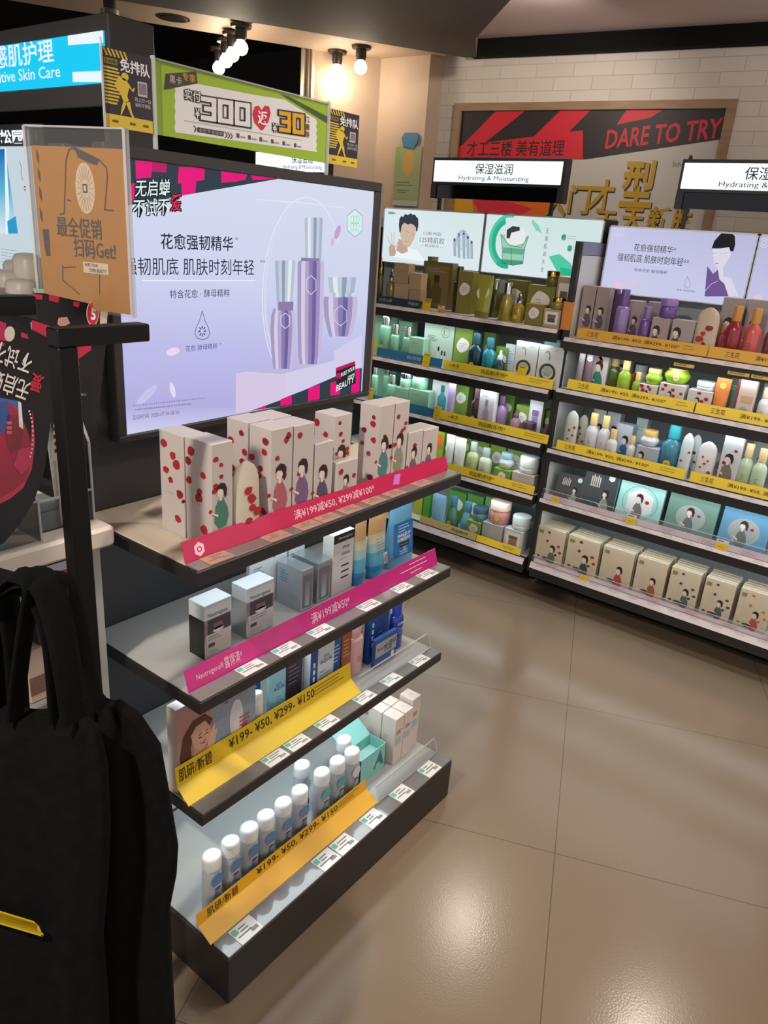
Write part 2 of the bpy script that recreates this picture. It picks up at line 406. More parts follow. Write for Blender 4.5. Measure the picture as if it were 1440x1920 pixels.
# ceiling
PINKISH = noisy('pinkish_ceiling', 'e2cfcd', 'ead8d6', 2, .6)
mb = MB(); mb.box(-2.80, 3.5, -2.5, WALL_Y+.75, CEIL_Z, CEIL_Z+.05, PINKISH); structure(mb.build('ceiling'))
mb = MB(); mb.box(-8, -2.75, -2.5, 6.2, 3.0, 3.05, DARK); structure(mb.build('ceiling_upper'))
a = onZ(217, 0, SOFFIT_Z); b_ = onZ(872, 108, SOFFIT_Z); e1 = (a-b_).normalized(); a2 = b_+e1*6.0
c_ = onZ(892, 72, SOFFIT_Z); g = onZ(957, 0, SOFFIT_Z); g2 = c_+(g-c_).normalized()*4.5; b2 = onZ(893, 107, SOFFIT_Z)
def slab(name, pts, z0, z1, m):
    n = len(pts); ar = sum(pts[k][0]*pts[(k+1) % n][1]-pts[(k+1) % n][0]*pts[k][1] for k in range(n))
    if ar < 0: pts = pts[::-1]
    vs = [(p[0], p[1], z) for z in (z0, z1) for p in pts]
    return structure(MB().add(vs, [tuple(range(n))[::-1], tuple(range(n, 2*n))]+[(k, (k+1) % n, (k+1) % n+n, k+n) for k in range(n)], m).build(name))
slab('ceiling_soffit', [a2, b_, b2, c_, g2], SOFFIT_Z, SOFFIT_Z+.14, SOFF)
h0 = onZ(280, 43, BEIGE_Z); h1 = onZ(582, 92, BEIGE_Z); e2 = (h0-h1).normalized(); h3 = h1+e2*6
sa = a2+Vector((.3, -.1, 0)); sb = b_+Vector((-.05, .03, 0))
slab('ceiling_strip', [sa, sb, (-2.86, WALL_Y-.04), (-2.94, 4.6), (c1.x-.02, 4.6), h1, h3], BEIGE_Z, BEIGE_Z+.3, PLASTER)
structure(MB().box(.262, 6.3, -.07, -.002, 2.545, CEIL_Z+.01, mat('100e0f', .85, spec=.15)).build('beam', loc=WF.o, rz=WA))

# fittings on the ceiling strip
t = thing('recessed_downlight', 'dark round recessed downlight in the beige ceiling strip', 'downlight', onZ(325, 33, BEIGE_Z))
MB().lathe([(.085, -.004), (.085, .0)], mat('3a2f28', .4), 28).build('trim_ring', t)
MB().lathe([(.065, -.006), (.07, -.004)], mat('171311', .5), 28).build('lens', t)
BULB = mat('ffe9c0', .3, emit=9.0)
def bulb(px, py, bx, by, label, g, drop=0.0):
    p = onZ(px, py, BEIGE_Z-drop); t = thing('bulb_pendant', label, 'ceiling bulb', p, group=g)
    MB().lathe([(.052, -.016), (.056, -.006), (.056, 0)], mat('2a211c', .4), 20).build('ceiling_rose', t)
    MB().lathe([(.024, -.07), (.03, -.055), (.03, -.016)], mat('231b17', .4), 16).build('socket', t)
    R = .036; MB().lathe([(.012, -.07)]+[(R*math.sin(a)+.0005, -.105-R*math.cos(math.pi-a)) for a in [math.pi*k/10 for k in range(1, 10)]], BULB, 20).build('bulb', t)
    l = lamp('bulb_light', 'POINT', (0, 0, -.105), BULB_W, (1, .84, .64), shadow_soft_size=.045); l.location = (0, 0, -.16); l.parent = t
    return t
rows = ['nearest and highest bulb of the receding row above the green banner', 'second bulb of the receding row above the green banner',
        'third bulb of the receding row above the green banner', 'fourth bulb of the receding row above the green banner']
r0 = onZ(452, 46, BEIGE_Z); r1 = onZ(410, 90, BEIGE_Z-.012); rd = (Vector((r1.x, r1.y, 0))-Vector((r0.x, r0.y, 0))).normalized()
t = thing('lamp_rail', 'slim dark rail under the ceiling strip carrying the receding row of bulbs', 'lamp rail', r0)
MB().bar((r0.x-rd.x*.3, r0.y-rd.y*.3, BEIGE_Z-.006), (r1.x+rd.x*.08, r1.y+rd.y*.08, BEIGE_Z-.006), .02, .012, mat('231c18', .5)).build('rail', t, True)
for (px, py), lb in zip(((452, 46), (436, 61), (424, 74), (410, 90)), rows): bulb(px, py, 0, 0, 'glowing '+lb, 'bare bulbs in a row', .012)
bulb(633, 95, 0, 0, 'glowing bare bulb on the column side, left of the pair', 'pair of bulbs by the column')
bulb(678, 86, 0, 0, 'glowing bare bulb of the column pair, farther from the green banner', 'pair of bulbs by the column')
p = onZ(205, -4, BEIGE_Z)
t = thing('track_spotlight', 'chrome and black ceiling spotlight above the blue sign', 'spotlight', p)
MB().lathe([(.03, -.05), (.03, 0)], BLACK, 16).build('mount', t)
MB().lathe([(.04, -.15), (.045, -.12), (.045, -.05)], CHROME, 20).build('housing', t)
MB().lathe([(.03, -.153), (.036, -.15)], mat('fff0d0', .3, emit=2.0), 20).build('lens', t)
for k, (x, y, wv, tx, ty, tz, ang) in enumerate(SPOTS_AND_FILL):
    t = thing('unseen_ceiling_spot', 'white round ceiling spotlight out of view, most of the set added as fill', 'spotlight', (x, y, CEIL_Z if x > -2 else SOFFIT_Z), group='spotlights over the aisle')
    MB().lathe([(.05, -.02), (.06, -.012), (.06, 0)], WHITE, 20).build('trim_ring', t)
    MB().lathe([(.03, -.022), (.042, -.02)], mat('fff0d8', .3, emit=4.0), 20).build('lens', t)
    l = lamp('spot_light', 'SPOT', (x, y, t.location.z-.03), wv*5.5, SPOT_COLOUR, t, (tx, ty, tz), shadow_soft_size=.05, spot_size=math.radians(ang*2), spot_blend=.7)

# ------------------------------------------------------------------ framed poster on the brick wall
PF = Fr(WF.p(0, 0, .012), WF.u, (0, 0, 1)); fr = PF; q = pxF(PF)
x0, x1, zt, zb = .173, 1.722, 2.318, 1.50
t = thing('framed_poster', 'large framed poster with red stripes and gold characters on the brick wall', 'poster', WF.p((x0+x1)/2, zb))
WOOD = noisy('brown_frame_wood', '8a6a50', '9a7a5e', 8, .5, stretch=(1, 1, 6))
mb = MB()
for (u0, u1, v0, v1) in ((x0, x0+.045, zb, zt), (x1-.045, x1, zb, zt), (x0+.045, x1-.045, zt-.04, zt), (x0+.045, x1-.045, zb, zb+.04)):
    mb.prism(WF, [(u0, v0), (u1, v0), (u1, v1), (u0, v1)], .028, WOOD, .028)
mb.build('frame', t, True)
mb = MB(); mb.prism(fr, [(x0+.045, zb+.04), (x1-.045, zb+.04), (x1-.045, zt-.04), (x0+.045, zt-.04)], .011, mat('b9b3aa', .5)); mb.build('print_sheet', t, True)
P2 = lambda x, y: q(780+x/2.1818, 60+y/2.1818)
mb = MB(); cl = lambda pts: [(min(max(a, x0+.046), x1-.046), min(max(b, zb+.041), zt-.041)) for a, b in pts]
mb.poly(fr, cl([P2(180, 300), P2(1300, 300), P2(1262, 440), P2(690, 522), P2(160, 512)]), mat('221a1a', .5), .0005)
REDP = mat('c8182e', .5)
mb.poly(fr, cl([P2(330, 300), P2(450, 300), P2(250, 478), P2(160, 478)]), REDP, .001)
mb.poly(fr, cl([P2(595, 300), P2(718, 300), P2(590, 445), P2(470, 440)]), REDP, .001)
mb.poly(fr, cl([P2(160, 466), P2(683, 402), P2(683, 520), P2(160, 512)]), REDP, .0014)
mb.poly(fr, cl([P2(865, 300), P2(1015, 300), P2(960, 350), P2(820, 380)]), REDP, .001)
mb.poly(fr, cl([q(838, 376), q(1030, 376), q(1030, 420), q(838, 420)]), mat('d8661a', .5), .001)
mb.poly(fr, cl([q(885, 372), q(935, 372), q(1000, 392), q(960, 410), q(900, 400)]), mat('d02a3c', .5), .0015)
mb.poly(fr, cl([q(838, 372), q(885, 376), q(892, 420), q(838, 420)]), mat('d9a01e', .5), .0013)
mb.build('printed_artwork', t, True)
mb = MB()
def ptext(mb, fr, qf, txt, px, h_px, m, wpx=None, **k):
    """Lettering fitted to a pixel box read off the print: centre px, height and width in pixels."""
    (ax, ay) = px; c = qf(ax, ay); up = qf(ax, ay-h_px/2); dn = qf(ax, ay+h_px/2); h = abs(up[1]-dn[1]); w = None
    if wpx: l_ = qf(ax-wpx/2, ay); r_ = qf(ax+wpx/2, ay); w = abs(r_[0]-l_[0])
    mb.text(fr, txt, c[0], c[1], h, m, w, **k)
ptext(mb, fr, q, 'DARE TO TRY', (1241, 251), 38, mat('c01c30', .5), 212, off=.0012, bold=.02, slope=.10)
ptext(mb, fr, q, '才工三楼 美有道理', (964, 278), 30, mat('3a1416', .5), 182, off=.002, bold=.01, slope=.02)
GOLDP = mat('b08a22', .45)
for s_, (px, hp, wp) in (('型', ((1197, 345), 90, 62)), ('才', ((1127, 368), 64, 46)), ('门', ((1086, 374), 56, 40)), ('入', ((1042, 384), 44, 40)),
                         ('天', ((1136, 416), 42, 40)), ('天', ((1186, 412), 44, 42)), ('新', ((1235, 410), 46, 42)), ('胜', ((1278, 412), 46, 36))):
    ptext(mb, fr, q, s_, (px[0]+1.6, px[1]+2), hp, mat('2a211a', .5), wp, off=.0016, bold=.035)
    ptext(mb, fr, q, s_, px, hp, GOLDP, wp, off=.0022, bold=.025)
ptext(mb, fr, q, 'Schwarzkopf', (1293, 310), 12, mat('55524e', .5), 66, off=.001)
c = q(1295, 296); mb.disc(fr, c[0], c[1], .010, .013, mat('1c1a1a', .5), .001); mb.poly(fr, [(c[0]-.006, c[1]-.03), (c[0]+.004, c[1]-.03), (c[0]+.008, c[1]), (c[0]-.008, c[1])], mat('1c1a1a', .5), .001)
mb.build('lettering', t, True)

# green banner with a blue top hung on the column
BYY = c0.y-.012; fr = FY(BYY); q = pxY(BYY)
t0 = q(743, 275); t1 = q(791, 275); bz = q(760, 386)[1]
t = thing('hanging_banner', 'narrow green hanging banner with a blue lump on top beside the brick wall', 'banner', ((t0[0]+t1[0])/2, BYY, bz))
mb = MB(); mb.box(t0[0], t1[0], BYY, BYY+.006, bz, t0[1], mat('8f9a72', .6)); mb.rect(fr, t0[0], t1[0], bz, bz+.03, mat('a9aeb0', .5), .0006)
mb.disc(fr, (t0[0]+t1[0])/2+.005, t0[1]-.09, .042, .075, mat('b7954e', .6), .0006)
mb.rect(fr, t0[0], t0[0]+.035, t0[1]-.13, t0[1]-.0, mat('7f9a5e', .6), .0007)
for k, (zz, a, b) in enumerate(((.2, .02, .12), (.215, .01, .14), (.245, .03, .12), (.255, .04, .1))):
    mb.rect(fr, t0[0]+a, t0[0]+b, t0[1]-zz, t0[1]-zz+.004, mat('5c6848', .6), .0008)
mb.build('sheet', t, True)
mb = MB(); P = [q(*c) for c in ((757, 276), (754, 258), (760, 249), (782, 249), (786, 254), (783, 268), (776, 279))]
mb.prism(fr, P, .012, mat('2f6f92', .5), .006); mb.build('blue_bag', t, True)

# ================================================================== GOODS: one builder per kind (front faces -Y, origin at base centre)
def ffr(w, d): return Fr((-w/2, -d/2, 0), (1, 0, 0), (0, 0, 1))
def lfr(w, d): return Fr((-w/2, d/2, 0), (0, -1, 0), (0, 0, 1))
def rfr(w, d): return Fr((w/2, -d/2, 0), (0, 1, 0), (0, 0, 1))
def tfr(w, d, h): return Fr((-w/2, -d/2, h), (1, 0, 0), (0, 1, 0))
PETAL = mat('a81c2c', .5); PETAL2 = mat('8c1822', .5); HAIR = mat('2a1c1c', .5); SKINP = mat('e8d3c2', .6)
def petal(mb, fr, a, b, r, rnd, m=None, off=.0005):
    k = 9; P = []; ph = rnd.random()*6
    for i in range(k):
        t = 2*math.pi*i/k; rr = r*(.82+.3*rnd.random()); P.append((a+rr*math.cos(t+ph)*1.05, b+rr*math.sin(t+ph)*.9))
    mb.poly(fr, P, m or (PETAL if rnd.random() < .7 else PETAL2), off)
def bobwoman(mb, fr, a, b, s, dress, flip=1, flower=None, off=.0006):
    """The printed girl with the dark bob: (a, b) is the chin, s the head height."""
    T = lambda pts: [(a+flip*x*s, b+y*s) for x, y in pts]
    mb.poly(fr, T([(-.62, -1.9), (-.5, -.7), (-.2, -.15), (.25, -.2), (.62, -.9), (.75, -1.6), (.5, -2.4), (-.2, -2.5)]), dress, off)
    mb.poly(fr, T([(-.16, -.3), (.12, -.3), (.1, .2), (-.14, .2)]), SKINP, off+.0002)
    mb.poly(fr, T([(-.34, .08), (.05, -.06), (.28, .3), (.2, .75), (-.3, .7)]), SKINP, off+.0003)
    mb.poly(fr, T([(-.42, .45), (-.35, .85), (.0, 1.08), (.4, .95), (.58, .5), (.52, .0), (.38, -.2), (.3, .2), (.15, .55), (-.2, .62)]), HAIR, off+.0005)
    mb.poly(fr, T([(-1.0, -1.0), (-.9, -1.15), (-.3, -1.55), (-.25, -1.35)]), SKINP, off+.0006)
    if flower: mb.disc(fr, a-flip*1.0*s, b-.95*s, .18*s, .16*s, flower, off+.0007, 9)
def micro(mb, fr, a, b, w, rows, step, m, h=.0012, off=.0005, rnd=R0):
    for k in range(rows): mb.rect(fr, a, a+w*(.55+.45*rnd.random()), b-k*step-h, b-k*step, m, off)

def petal_box(w, d, h, seed, dress='3f6f62', base='c6bdb9', girl=True, n=6, left=True, flower=True):
    rnd = random.Random(seed); mb = MB(); B = mat(base, .38, spec=.4)
    mb.box(-w/2, w/2, -d/2, d/2, 0, h, B, .0012)
    f = ffr(w, d); l = lfr(w, d); s = min(w*.50, h*.19)
    for i in range(n):
        petal(mb, f, w*(.1+.8*rnd.random()), h*(.45+.48*rnd.random()), min(w*.11, .0085)*(.8+.4*rnd.random()), rnd)
    if left:
        for i in range(n): petal(mb, l, d*(.12+.76*rnd.random()), h*(.42+.52*(i+.5*rnd.random())/n), min(d*.13, .0098)*(.8+.4*rnd.random()), rnd)
        for i in range(4): mb.rect(l, d*(.25+.1*i), d*(.27+.1*i), h*.40, h*.41, INK, .0005)
        petal(mb, l, d*.7, h*.17, min(d*.14, .011), rnd)
    if girl:
        cb = max(h*.50, .028)
        bobwoman(mb, f, w*.42, min(cb, h*.6), s, mat(dress, .5), 1, mat('a02030', .5))
        if flower:
            petal(mb, f, w*.3, h*.12, w*.14, rnd, PETAL2, .0016); petal(mb, f, w*.6, h*.09, w*.11, rnd, PETAL, .0017)
        mb.rect(f, w*.02, w*.4, 0.001, h*.07, mat('7d9186', .5), .0008)
    return mb
def plain_box(w, d, h, base, fn=None, rough=.4, metal=0.0, c=.001):
    mb = MB(); mb.box(-w/2, w/2, -d/2, d/2, 0, h, mat(base, rough, metal), c)
    if fn: fn(mb, ffr(w, d), lfr(w, d), w, d, h)
    return mb
# printed fronts -------------------------------------------------------
def pr_pebble(pm='e9e6e0'):
    def fn(mb, f, l, w, d, h):
        r = min(w*.34, h*.26); P = [(w/2+r*math.cos(t)*(1+.12*math.sin(2*t+.5)), h*.58+r*math.sin(t)*1.05*(1+.08*math.cos(3*t))) for t in [2*math.pi*k/18 for k in range(18)]]
        mb.poly(f, P, mat(pm, .5), .0005); micro(mb, f, w/2-r*.5, h*.58+r*.25, r, 3, r*.25, GREYP, r*.08, .0008)
        micro(mb, f, w*.3, h*.2, w*.4, 3, h*.03, mat('6d7a3c', .5), .001)
        P = [(d/2+r*.8*math.cos(t), h*.58+r*.8*math.sin(t)) for t in [2*math.pi*k/14 for k in range(14)]]
        if d > r*1.7: mb.poly(l, P, mat(pm, .5), .0005)
    return fn
def pr_lines(m='6b6f73', rows=5, x=.15, y=.8, wd=.7, head=None):
    def fn(mb, f, l, w, d, h):
        if head: mb.rect(f, 0, w, h*.84, h, mat(head, .45), .0004)
        micro(mb, f, w*x, h*y, w*wd, rows, h*.07, mat(m, .5), h*.018, .0007)
        micro(mb, f, w*x, h*.25, w*wd*.8, 2, h*.05, mat(m, .5), h*.01, .0007)
    return fn
def pr_girl(dress='3f5f70', x=.62):
    def fn(mb, f, l, w, d, h): bobwoman(mb, f, w*x, h*.5, min(w*.44, h*.26), mat(dress, .5))
    return fn
def pr_bottle(body, cap='8a8f94', bg=None):
    def fn(mb, f, l, w, d, h):
        if bg: mb.rect(f, w*.1, w*.9, h*.08, h*.92, mat(bg, .5), .0003)
        B = mat(body, .4)
        mb.poly(f, [(w*.32, h*.1), (w*.68, h*.1), (w*.7, h*.42), (w*.58, h*.52), (w*.58, h*.56), (w*.42, h*.56), (w*.42, h*.52), (w*.3, h*.42)], B, .0006)
        mb.rect(f, w*.41, w*.59, h*.56, h*.72, mat(cap, .4), .0006); micro(mb, f, w*.2, h*.86, w*.6, 2, h*.05, GREYP, h*.015, .0007)
    return fn
def pr_jar(body, cap='6b5f58', bg='e6e0da'):
    def fn(mb, f, l, w, d, h):
        mb.rect(f, w*.12, w*.88, h*.18, h*.88, mat(bg, .5), .0003)
        mb.rect(f, w*.28, w*.72, h*.3, h*.55, mat(body, .4), .0006); mb.rect(f, w*.26, w*.74, h*.56, h*.72, mat(cap, .4), .0006)
    return fn
def pr_ring(m='3f4540'):
    def fn(mb, f, l, w, d, h):
        mb.ring(f, w*.45, h*.38, w*.34, w*.34, w*.1, mat(m, .5), .0006); mb.disc(f, w*.45, h*.4, w*.2, w*.18, mat('aab3a8', .5), .0005)
        mb.ring(f, w*.36, h*.74, w*.12, w*.22, w*.025, mat(m, .5), .0006, 14, -.6, 2.4); micro(mb, f, w*.6, h*.93, w*.3, 2, h*.03, GREYP, .001)
        micro(mb, f, w*.3, h*.36, w*.3, 3, h*.03, mat('565f58', .5), .001, .0008)
    return fn
def pr_kit(mb, f, l, w, d, h):
    mb.rect(f, w*.12, w*.36, h*.86, h*.94, mat('5fae8e', .5)); mb.ring(f, w*.72, h*.72, w*.14, w*.14, w*.012, mat('3f7f68', .5)); mb.text(f, '1.', w*.72, h*.72, h*.12, mat('3f6f60', .5))
    micro(mb, f, w*.12, h*.62, w*.36, 4, h*.035, mat('56655e', .5), h*.012)
    for x in (.5, .62, .72): mb.rect(f, w*x, w*(x+.07), h*.05, h*(.3-.08*(x > .6)), mat('cfd6cf', .4), .0006); mb.rect(f, w*(x+.01), w*(x+.06), h*(.3-.08*(x > .6)), h*(.4-.08*(x > .6)), CHROME, .0006)

def bottle_mb(r, h, kind, sy=1.0):
    """Body profile up to the cap; returns profile, cap radius, cap base."""
    if kind == 'shoulder': ch = h*.28; p = [(r*.92, 0), (r, .004), (r, (h-ch)*.74), (r*.9, (h-ch)*.86), (r*.48, (h-ch)*.97), (r*.44, h-ch)]; cr = r*.56
    elif kind == 'tall': ch = h*.30; p = [(r*.92, 0), (r, .004), (r, (h-ch)*.9), (r*.82, (h-ch)*.985), (r*.5, h-ch)]; cr = r*.66
    elif kind == 'drum': ch = h*.24; p = [(r*.9, 0), (r, .004), (r, (h-ch)*.97), (r*.9, h-ch)]; cr = r*.97
    elif kind == 'flare': ch = h*.30; p = [(r*.9, 0), (r, .004), (r*.9, (h-ch)*.55), (r*.62, (h-ch)*.84), (r*.45, h-ch)]; cr = r*.55
    elif kind == 'dropper': ch = h*.34; p = [(r*.9, 0), (r, .004), (r, (h-ch)*.8), (r*.5, (h-ch)*.97), (r*.45, h-ch)]; cr = r*.5
    else: ch = h*.36; p = [(r*.8, 0), (r*.9, .004), (r, (h-ch)*.5), (r*.9, (h-ch)*.85), (r*.6, h-ch)]; cr = r*.75
    return p, cr, ch
def bottle(name, label, cat, w, h, kind, body, cap, sy=1.0, rough=.25, metal=0, capm=None, sticker=None, label_fn=None, group=None, capname='cap'):
    t = thing(name, label, cat, group=group); r = w/2
    p, cr, ch = bottle_mb(r, h, kind); BM = mat(body, rough, metal, coat=.3); CM = capm or mat(cap, .35)
    mb = MB(); mb.lathe(p, BM, 24, sy=sy)
    fr = Fr((-r, -r*sy-.0006, 0), (1, 0, 0), (0, 0, 1))
    if label_fn:                                                        # a wrapped label band
        z0, z1, lm = label_fn; mb.lathe([(r*1.006, (h-ch)*z0), (r*1.006, (h-ch)*z1)], mat(lm, .45), 24, sy=sy, cap=False)
        micro(mb, fr, r*.6, (h-ch)*(z0*.3+z1*.7), r*.8, 3, (h-ch)*.06, INK, (h-ch)*.015, .001)
    else: micro(mb, fr, r*.7, (h-ch)*.5, r*.6, 3, (h-ch)*.06, mat('4c4f52', .5), (h-ch)*.012, .0006)
    if sticker: mb.disc(fr, r*1.0, (h-ch)*sticker[1], r*.34, r*.34, mat(sticker[0], .5), .0016, 16); mb.text(fr, '2件', r, (h-ch)*sticker[1], r*.24, INK, off=.0026)
    mb.build('bottle_body', t)
    mb = MB(); z = h-ch
    if kind == 'dropper': mb.lathe([(cr, z), (cr, z+ch*.42), (cr*.5, z+ch*.5), (cr*.55, z+ch*.85), (cr*.3, h)], CM, 18, sy=sy)
    elif kind == 'drum': mb.lathe([(cr, z), (cr, h-.012), (cr*.93, h-.003), (cr*.8, h)], CM, 26, sy=sy)
    else: mb.lathe([(cr, z), (cr, h-.003), (cr*.92, h)], CM, 20, sy=sy)
    mb.build(capname, t)
    return t
def jar(name, label, w, h, body, lid, lidm=None, rough=.25, round_=False, sticker=None, group=None, lidf=.36):
    t = thing(name, label, 'cream jar', group=group); r = w/2; zl = h*(1-lidf); mb = MB()
    if round_: p = [(r*.62, 0), (r*.8, zl*.12), (r, zl*.5), (r*.96, zl*.7), (r*.72, zl*.97), (r*.72, zl)]
    else: p = [(r*.82, 0), (r*.94, zl*.1), (r*.96, zl*.8), (r*.84, zl)]
    mb.lathe(p, mat(body, rough, coat=.4), 26)
    if sticker: f = Fr((0, -r-.0008, 0), (1, 0, 0), (0, 0, 1)); mb.disc(f, r*.2, zl*.5, r*.24, r*.24, mat(sticker, .5), .001, 14); mb.text(f, '2件', r*.2, zl*.5, r*.16, INK, off=.0016)
    mb.build('jar_body', t)
    mb = MB(); k = .76 if round_ else .97
    mb.lathe([(r*k, zl), (r*k, h-.003), (r*k*.95, h)], lidm or mat(lid, .4), 26); mb.build('lid', t)
    return t
def tube_mb(w, d, h, caph, n=12):
    """A squeeze tube standing on its cap: round below, a flat crimp on top."""
    rows = []; seg = 24
    for i in range(n+1):
        t = i/n; z = caph+(h-caph)*t; rx = w/2*(.86+.14*min(1, t*1.6)); ry = d/2*(1-t)**.8+.0012
        rows.append([(rx*math.cos(2*math.pi*k/seg), ry*math.sin(2*math.pi*k/seg), z) for k in range(seg)])
    return rows, seg
def squeeze_tube(name, label, w, d, h, bands, cap, group=None, fn=None, rough=.3, capf=.14):
    """bands: (fraction of the height where it ends, colour) from below."""
    t = thing(name, label, 'tube', group=group); ch = h*capf; rows, seg = tube_mb(w, d, h, ch); mb = MB()
    for i in range(len(rows)-1):
        f = (i+.5)/(len(rows)-1); c = [c for e, c in bands if f <= e][0]
        mb.add(rows[i]+rows[i+1], [(k, (k+1) % seg, (k+1) % seg+seg, k+seg) for k in range(seg)], mat(c, rough, coat=.3), True)
    mb.add(rows[-1], [tuple(range(seg))], mat(bands[-1][1], rough, coat=.3))
    fr = Fr((-w/2, -d/2-.0006, 0), (1, 0, 0), (0, 0, 1))
    tilt = math.atan2(d/2, h-ch); fr = Fr((-w/2, -d/2*.98-.001, ch), (1, 0, 0), (0, math.sin(tilt), math.cos(tilt)))
    if fn: fn(mb, fr, fr, w, d, (h-ch)*.92)
    mb.build('tube_body', t)
    mb = MB(); mb.lathe([(w*.40, 0), (w*.41, .002), (w*.43, ch)], mat(cap, .3), 24, sy=d/w); mb.build('cap', t)
    return t
def pouch_mb(w, d, h, base, rnd=None, top='round', fn=None, bulge=1.0):
    """A flat-bottomed sachet with a rounded or crimped top, thickest low down."""
    mb = MB(); n = 14; seg = 16; M_ = mat(base, .3, coat=.2); rows = []
    for i in range(n+1):
        t = i/n
        if top == 'round': k = 1.0 if t < .72 else math.sqrt(max(0, 1-((t-.72)/.285)**2))
        else: k = 1.0-.22*t-.05*math.sin(math.pi*t)+(.03 if i % 2 and t > .9 else 0)
        z = h*t; rx = max(w/2*k, w*.04); ry = max(d/2*(1-t**2*.85)*bulge, .0015)
        rows.append([(rx*math.copysign(abs(math.cos(a))**.6, math.cos(a)), ry*math.copysign(abs(math.sin(a))**.8, math.sin(a)), z) for a in [2*math.pi*k2/seg for k2 in range(seg)]])
    for i in range(n): mb.add(rows[i]+rows[i+1], [(k, (k+1) % seg, (k+1) % seg+seg, k+seg) for k in range(seg)], M_, True)
    mb.add(rows[0], [tuple(range(seg))[::-1]], M_); mb.add(rows[-1], [tuple(range(seg))], M_)
    if fn:
        tilt = math.atan2(d*.40, h); fn(mb, Fr((-w/2, -d/2-.0015, 0), (1, 0, 0), (0, math.sin(tilt)*.8, math.cos(tilt))), None, w, d, h)
    return mb
def petals_fn(seed, n=6, r=.009):
    def fn(mb, f, l, w, d, h):
        rnd = random.Random(seed)
        for i in range(n): petal(mb, f, w*(.18+.64*rnd.random()), h*(.1+.6*(i+.5*rnd.random())/n), r*(.8+.4*rnd.random()), rnd, off=.0012)
    return fn

_seen_things = []
def place(o, loc, rz=0.0):
    o.location = loc; o.rotation_euler = (0, 0, rz); return o

# ================================================================== THE SCREEN GONDOLA
GY0, GY1 = 0.768, 1.640
GX = -0.962                                   # shelf fronts
G_SHELF = [1.015, 0.742, 0.472]               # shelf tops
GB_X, GB_Z = -0.885, 0.135                    # base front and top
GBACK = -1.325
WOODTOP = noisy('pale_shelf_laminate', 'cfc0ab', 'd8cab6', 6, .45, stretch=(1, 6, 1))
STRIP = mat('6e6a68', .28, coat=.5); EDGE = mat('b9b2a6', .4)
gon = thing('display_gondola', 'charcoal shelf unit with three shelves and a plinth under the big lilac lightbox', 'shelf unit', ((GX+GBACK)/2, (GY0+GY1)/2, 0))
mb = MB(); mb.box(GBACK+.01, GB_X, GY0, GY1, 0.0, GB_Z-.004, FASCIA, .002); mb.box(GBACK+.01, GB_X-.05, GY0+.006, GY1-.006, GB_Z-.004, GB_Z, mat('a7aaa9', .4), .001)
mb.build('base', gon, True)
mb = MB(); mb.box(GBACK-.05, GBACK, GY0+.02, GY1-.02, .43, 1.70, mat('38383b', .5), .002); mb.build('back_panel', gon, True)
mb = MB(); mb.box(GBACK-.05, GBACK+.004, GY0+.02, GY1-.02, GB_Z, .43, mat('b4bec4', .5), .002); mb.build('lower_back_panel', gon, True)
def sloped_strip(mb, x0, x1, z0, z1, y0, y1, m): mb.add([(x1, y0, z0), (x1, y1, z0), (x0, y1, z1), (x0, y0, z1)], [(0, 1, 2, 3)], m)
for k, z in enumerate(G_SHELF):
    mb = MB(); mb.box(GBACK, GX, GY0, GY1, z-.030, z-.003, FASCIA, .0015)
    mb.box(GBACK+.002, GX-.036, GY0+.003, GY1-.003, z-.003, z, WOODTOP if k == 0 else mat('b4b2ae', .4), .001)
    s = mb.build('shelf', gon, True)
    mb = MB(); mb.box(GX-.036, GX-.001, GY0+.003, GY1-.003, z-.0028, z+.0012, STRIP, .0008); mb.build('price_channel', s, True)
    mb = MB(); mb.box(-1.10, -1.085, GY0+.04, GY1-.04, z-.036, z-.030, mat('dfeeff', .4, emit=2.0)); mb.build('light_strip', s, True)
    l = lamp('shelf_light', 'AREA', (-1.08, (GY0+GY1)/2, z-.038), LED_G*(0.9, 1.0, 1.5)[k], SHELF_LED, gon, shape='RECTANGLE', size=.05, size_y=GY1-GY0-.08)
mb = MB(); mb.box(GB_X-.05, GB_X-.001, GY0+.003, GY1-.003, GB_Z-.004, GB_Z+.001, STRIP, .0008); mb.build('price_channel', gon, True)

# --- the lightbox --------------------------------------------------
SX = -1.297; sy0, sy1, sz0, sz1 = 0.862, 1.618, 1.174, 1.687
lb = thing('advert_lightbox', 'big lit lilac advert lightbox with perfume bottles in a black frame', 'lightbox', (SX, (sy0+sy1)/2, 1.16))
mb = MB(); bz = .030
for (a, b, c, d) in ((sy0-.02, sy1+.022, sz1, sz1+.022), (sy0-.02, sy1+.022, sz0-.014, sz0), (sy0-.02, sy0, sz0, sz1), (sy1, sy1+.022, sz0, sz1)):
    mb.box(GBACK, SX+.008, a, b, c, d, CHARCOAL, .002)
mb.box(GBACK, SX+.006, sy1+.022, sy1+.030, sz0-.014, sz1+.022, mat('a99f96', .3, .7)); mb.build('frame', lb, True)
mb = MB(); mb.box(GBACK+.002, SX, sy0, sy1, sz0, sz1, lit_gradient('lilac_advert_print', [(0, 'cfd3ee'), (.10, 'b4aee0'), (.3, 'bcbbe8'), (.55, 'cdd3ee'), (1, 'd6dcec')], (0, 0.12, 1), sz0+.1, sz1+.2, 1.0))
mb.build('screen', lb, True)
fr = FX(SX); q_ = pxX(SX); Q = lambda x, y: q_(220+x/2.88, 280+y/2.88)
CL = lambda pts: [(min(max(a, sy0), sy1), min(max(b, sz0), sz1)) for a, b in pts]
mb = MB()
def gpoly(pts, m, off): mb.poly(fr, CL([Q(*p) for p in pts]), m, off)
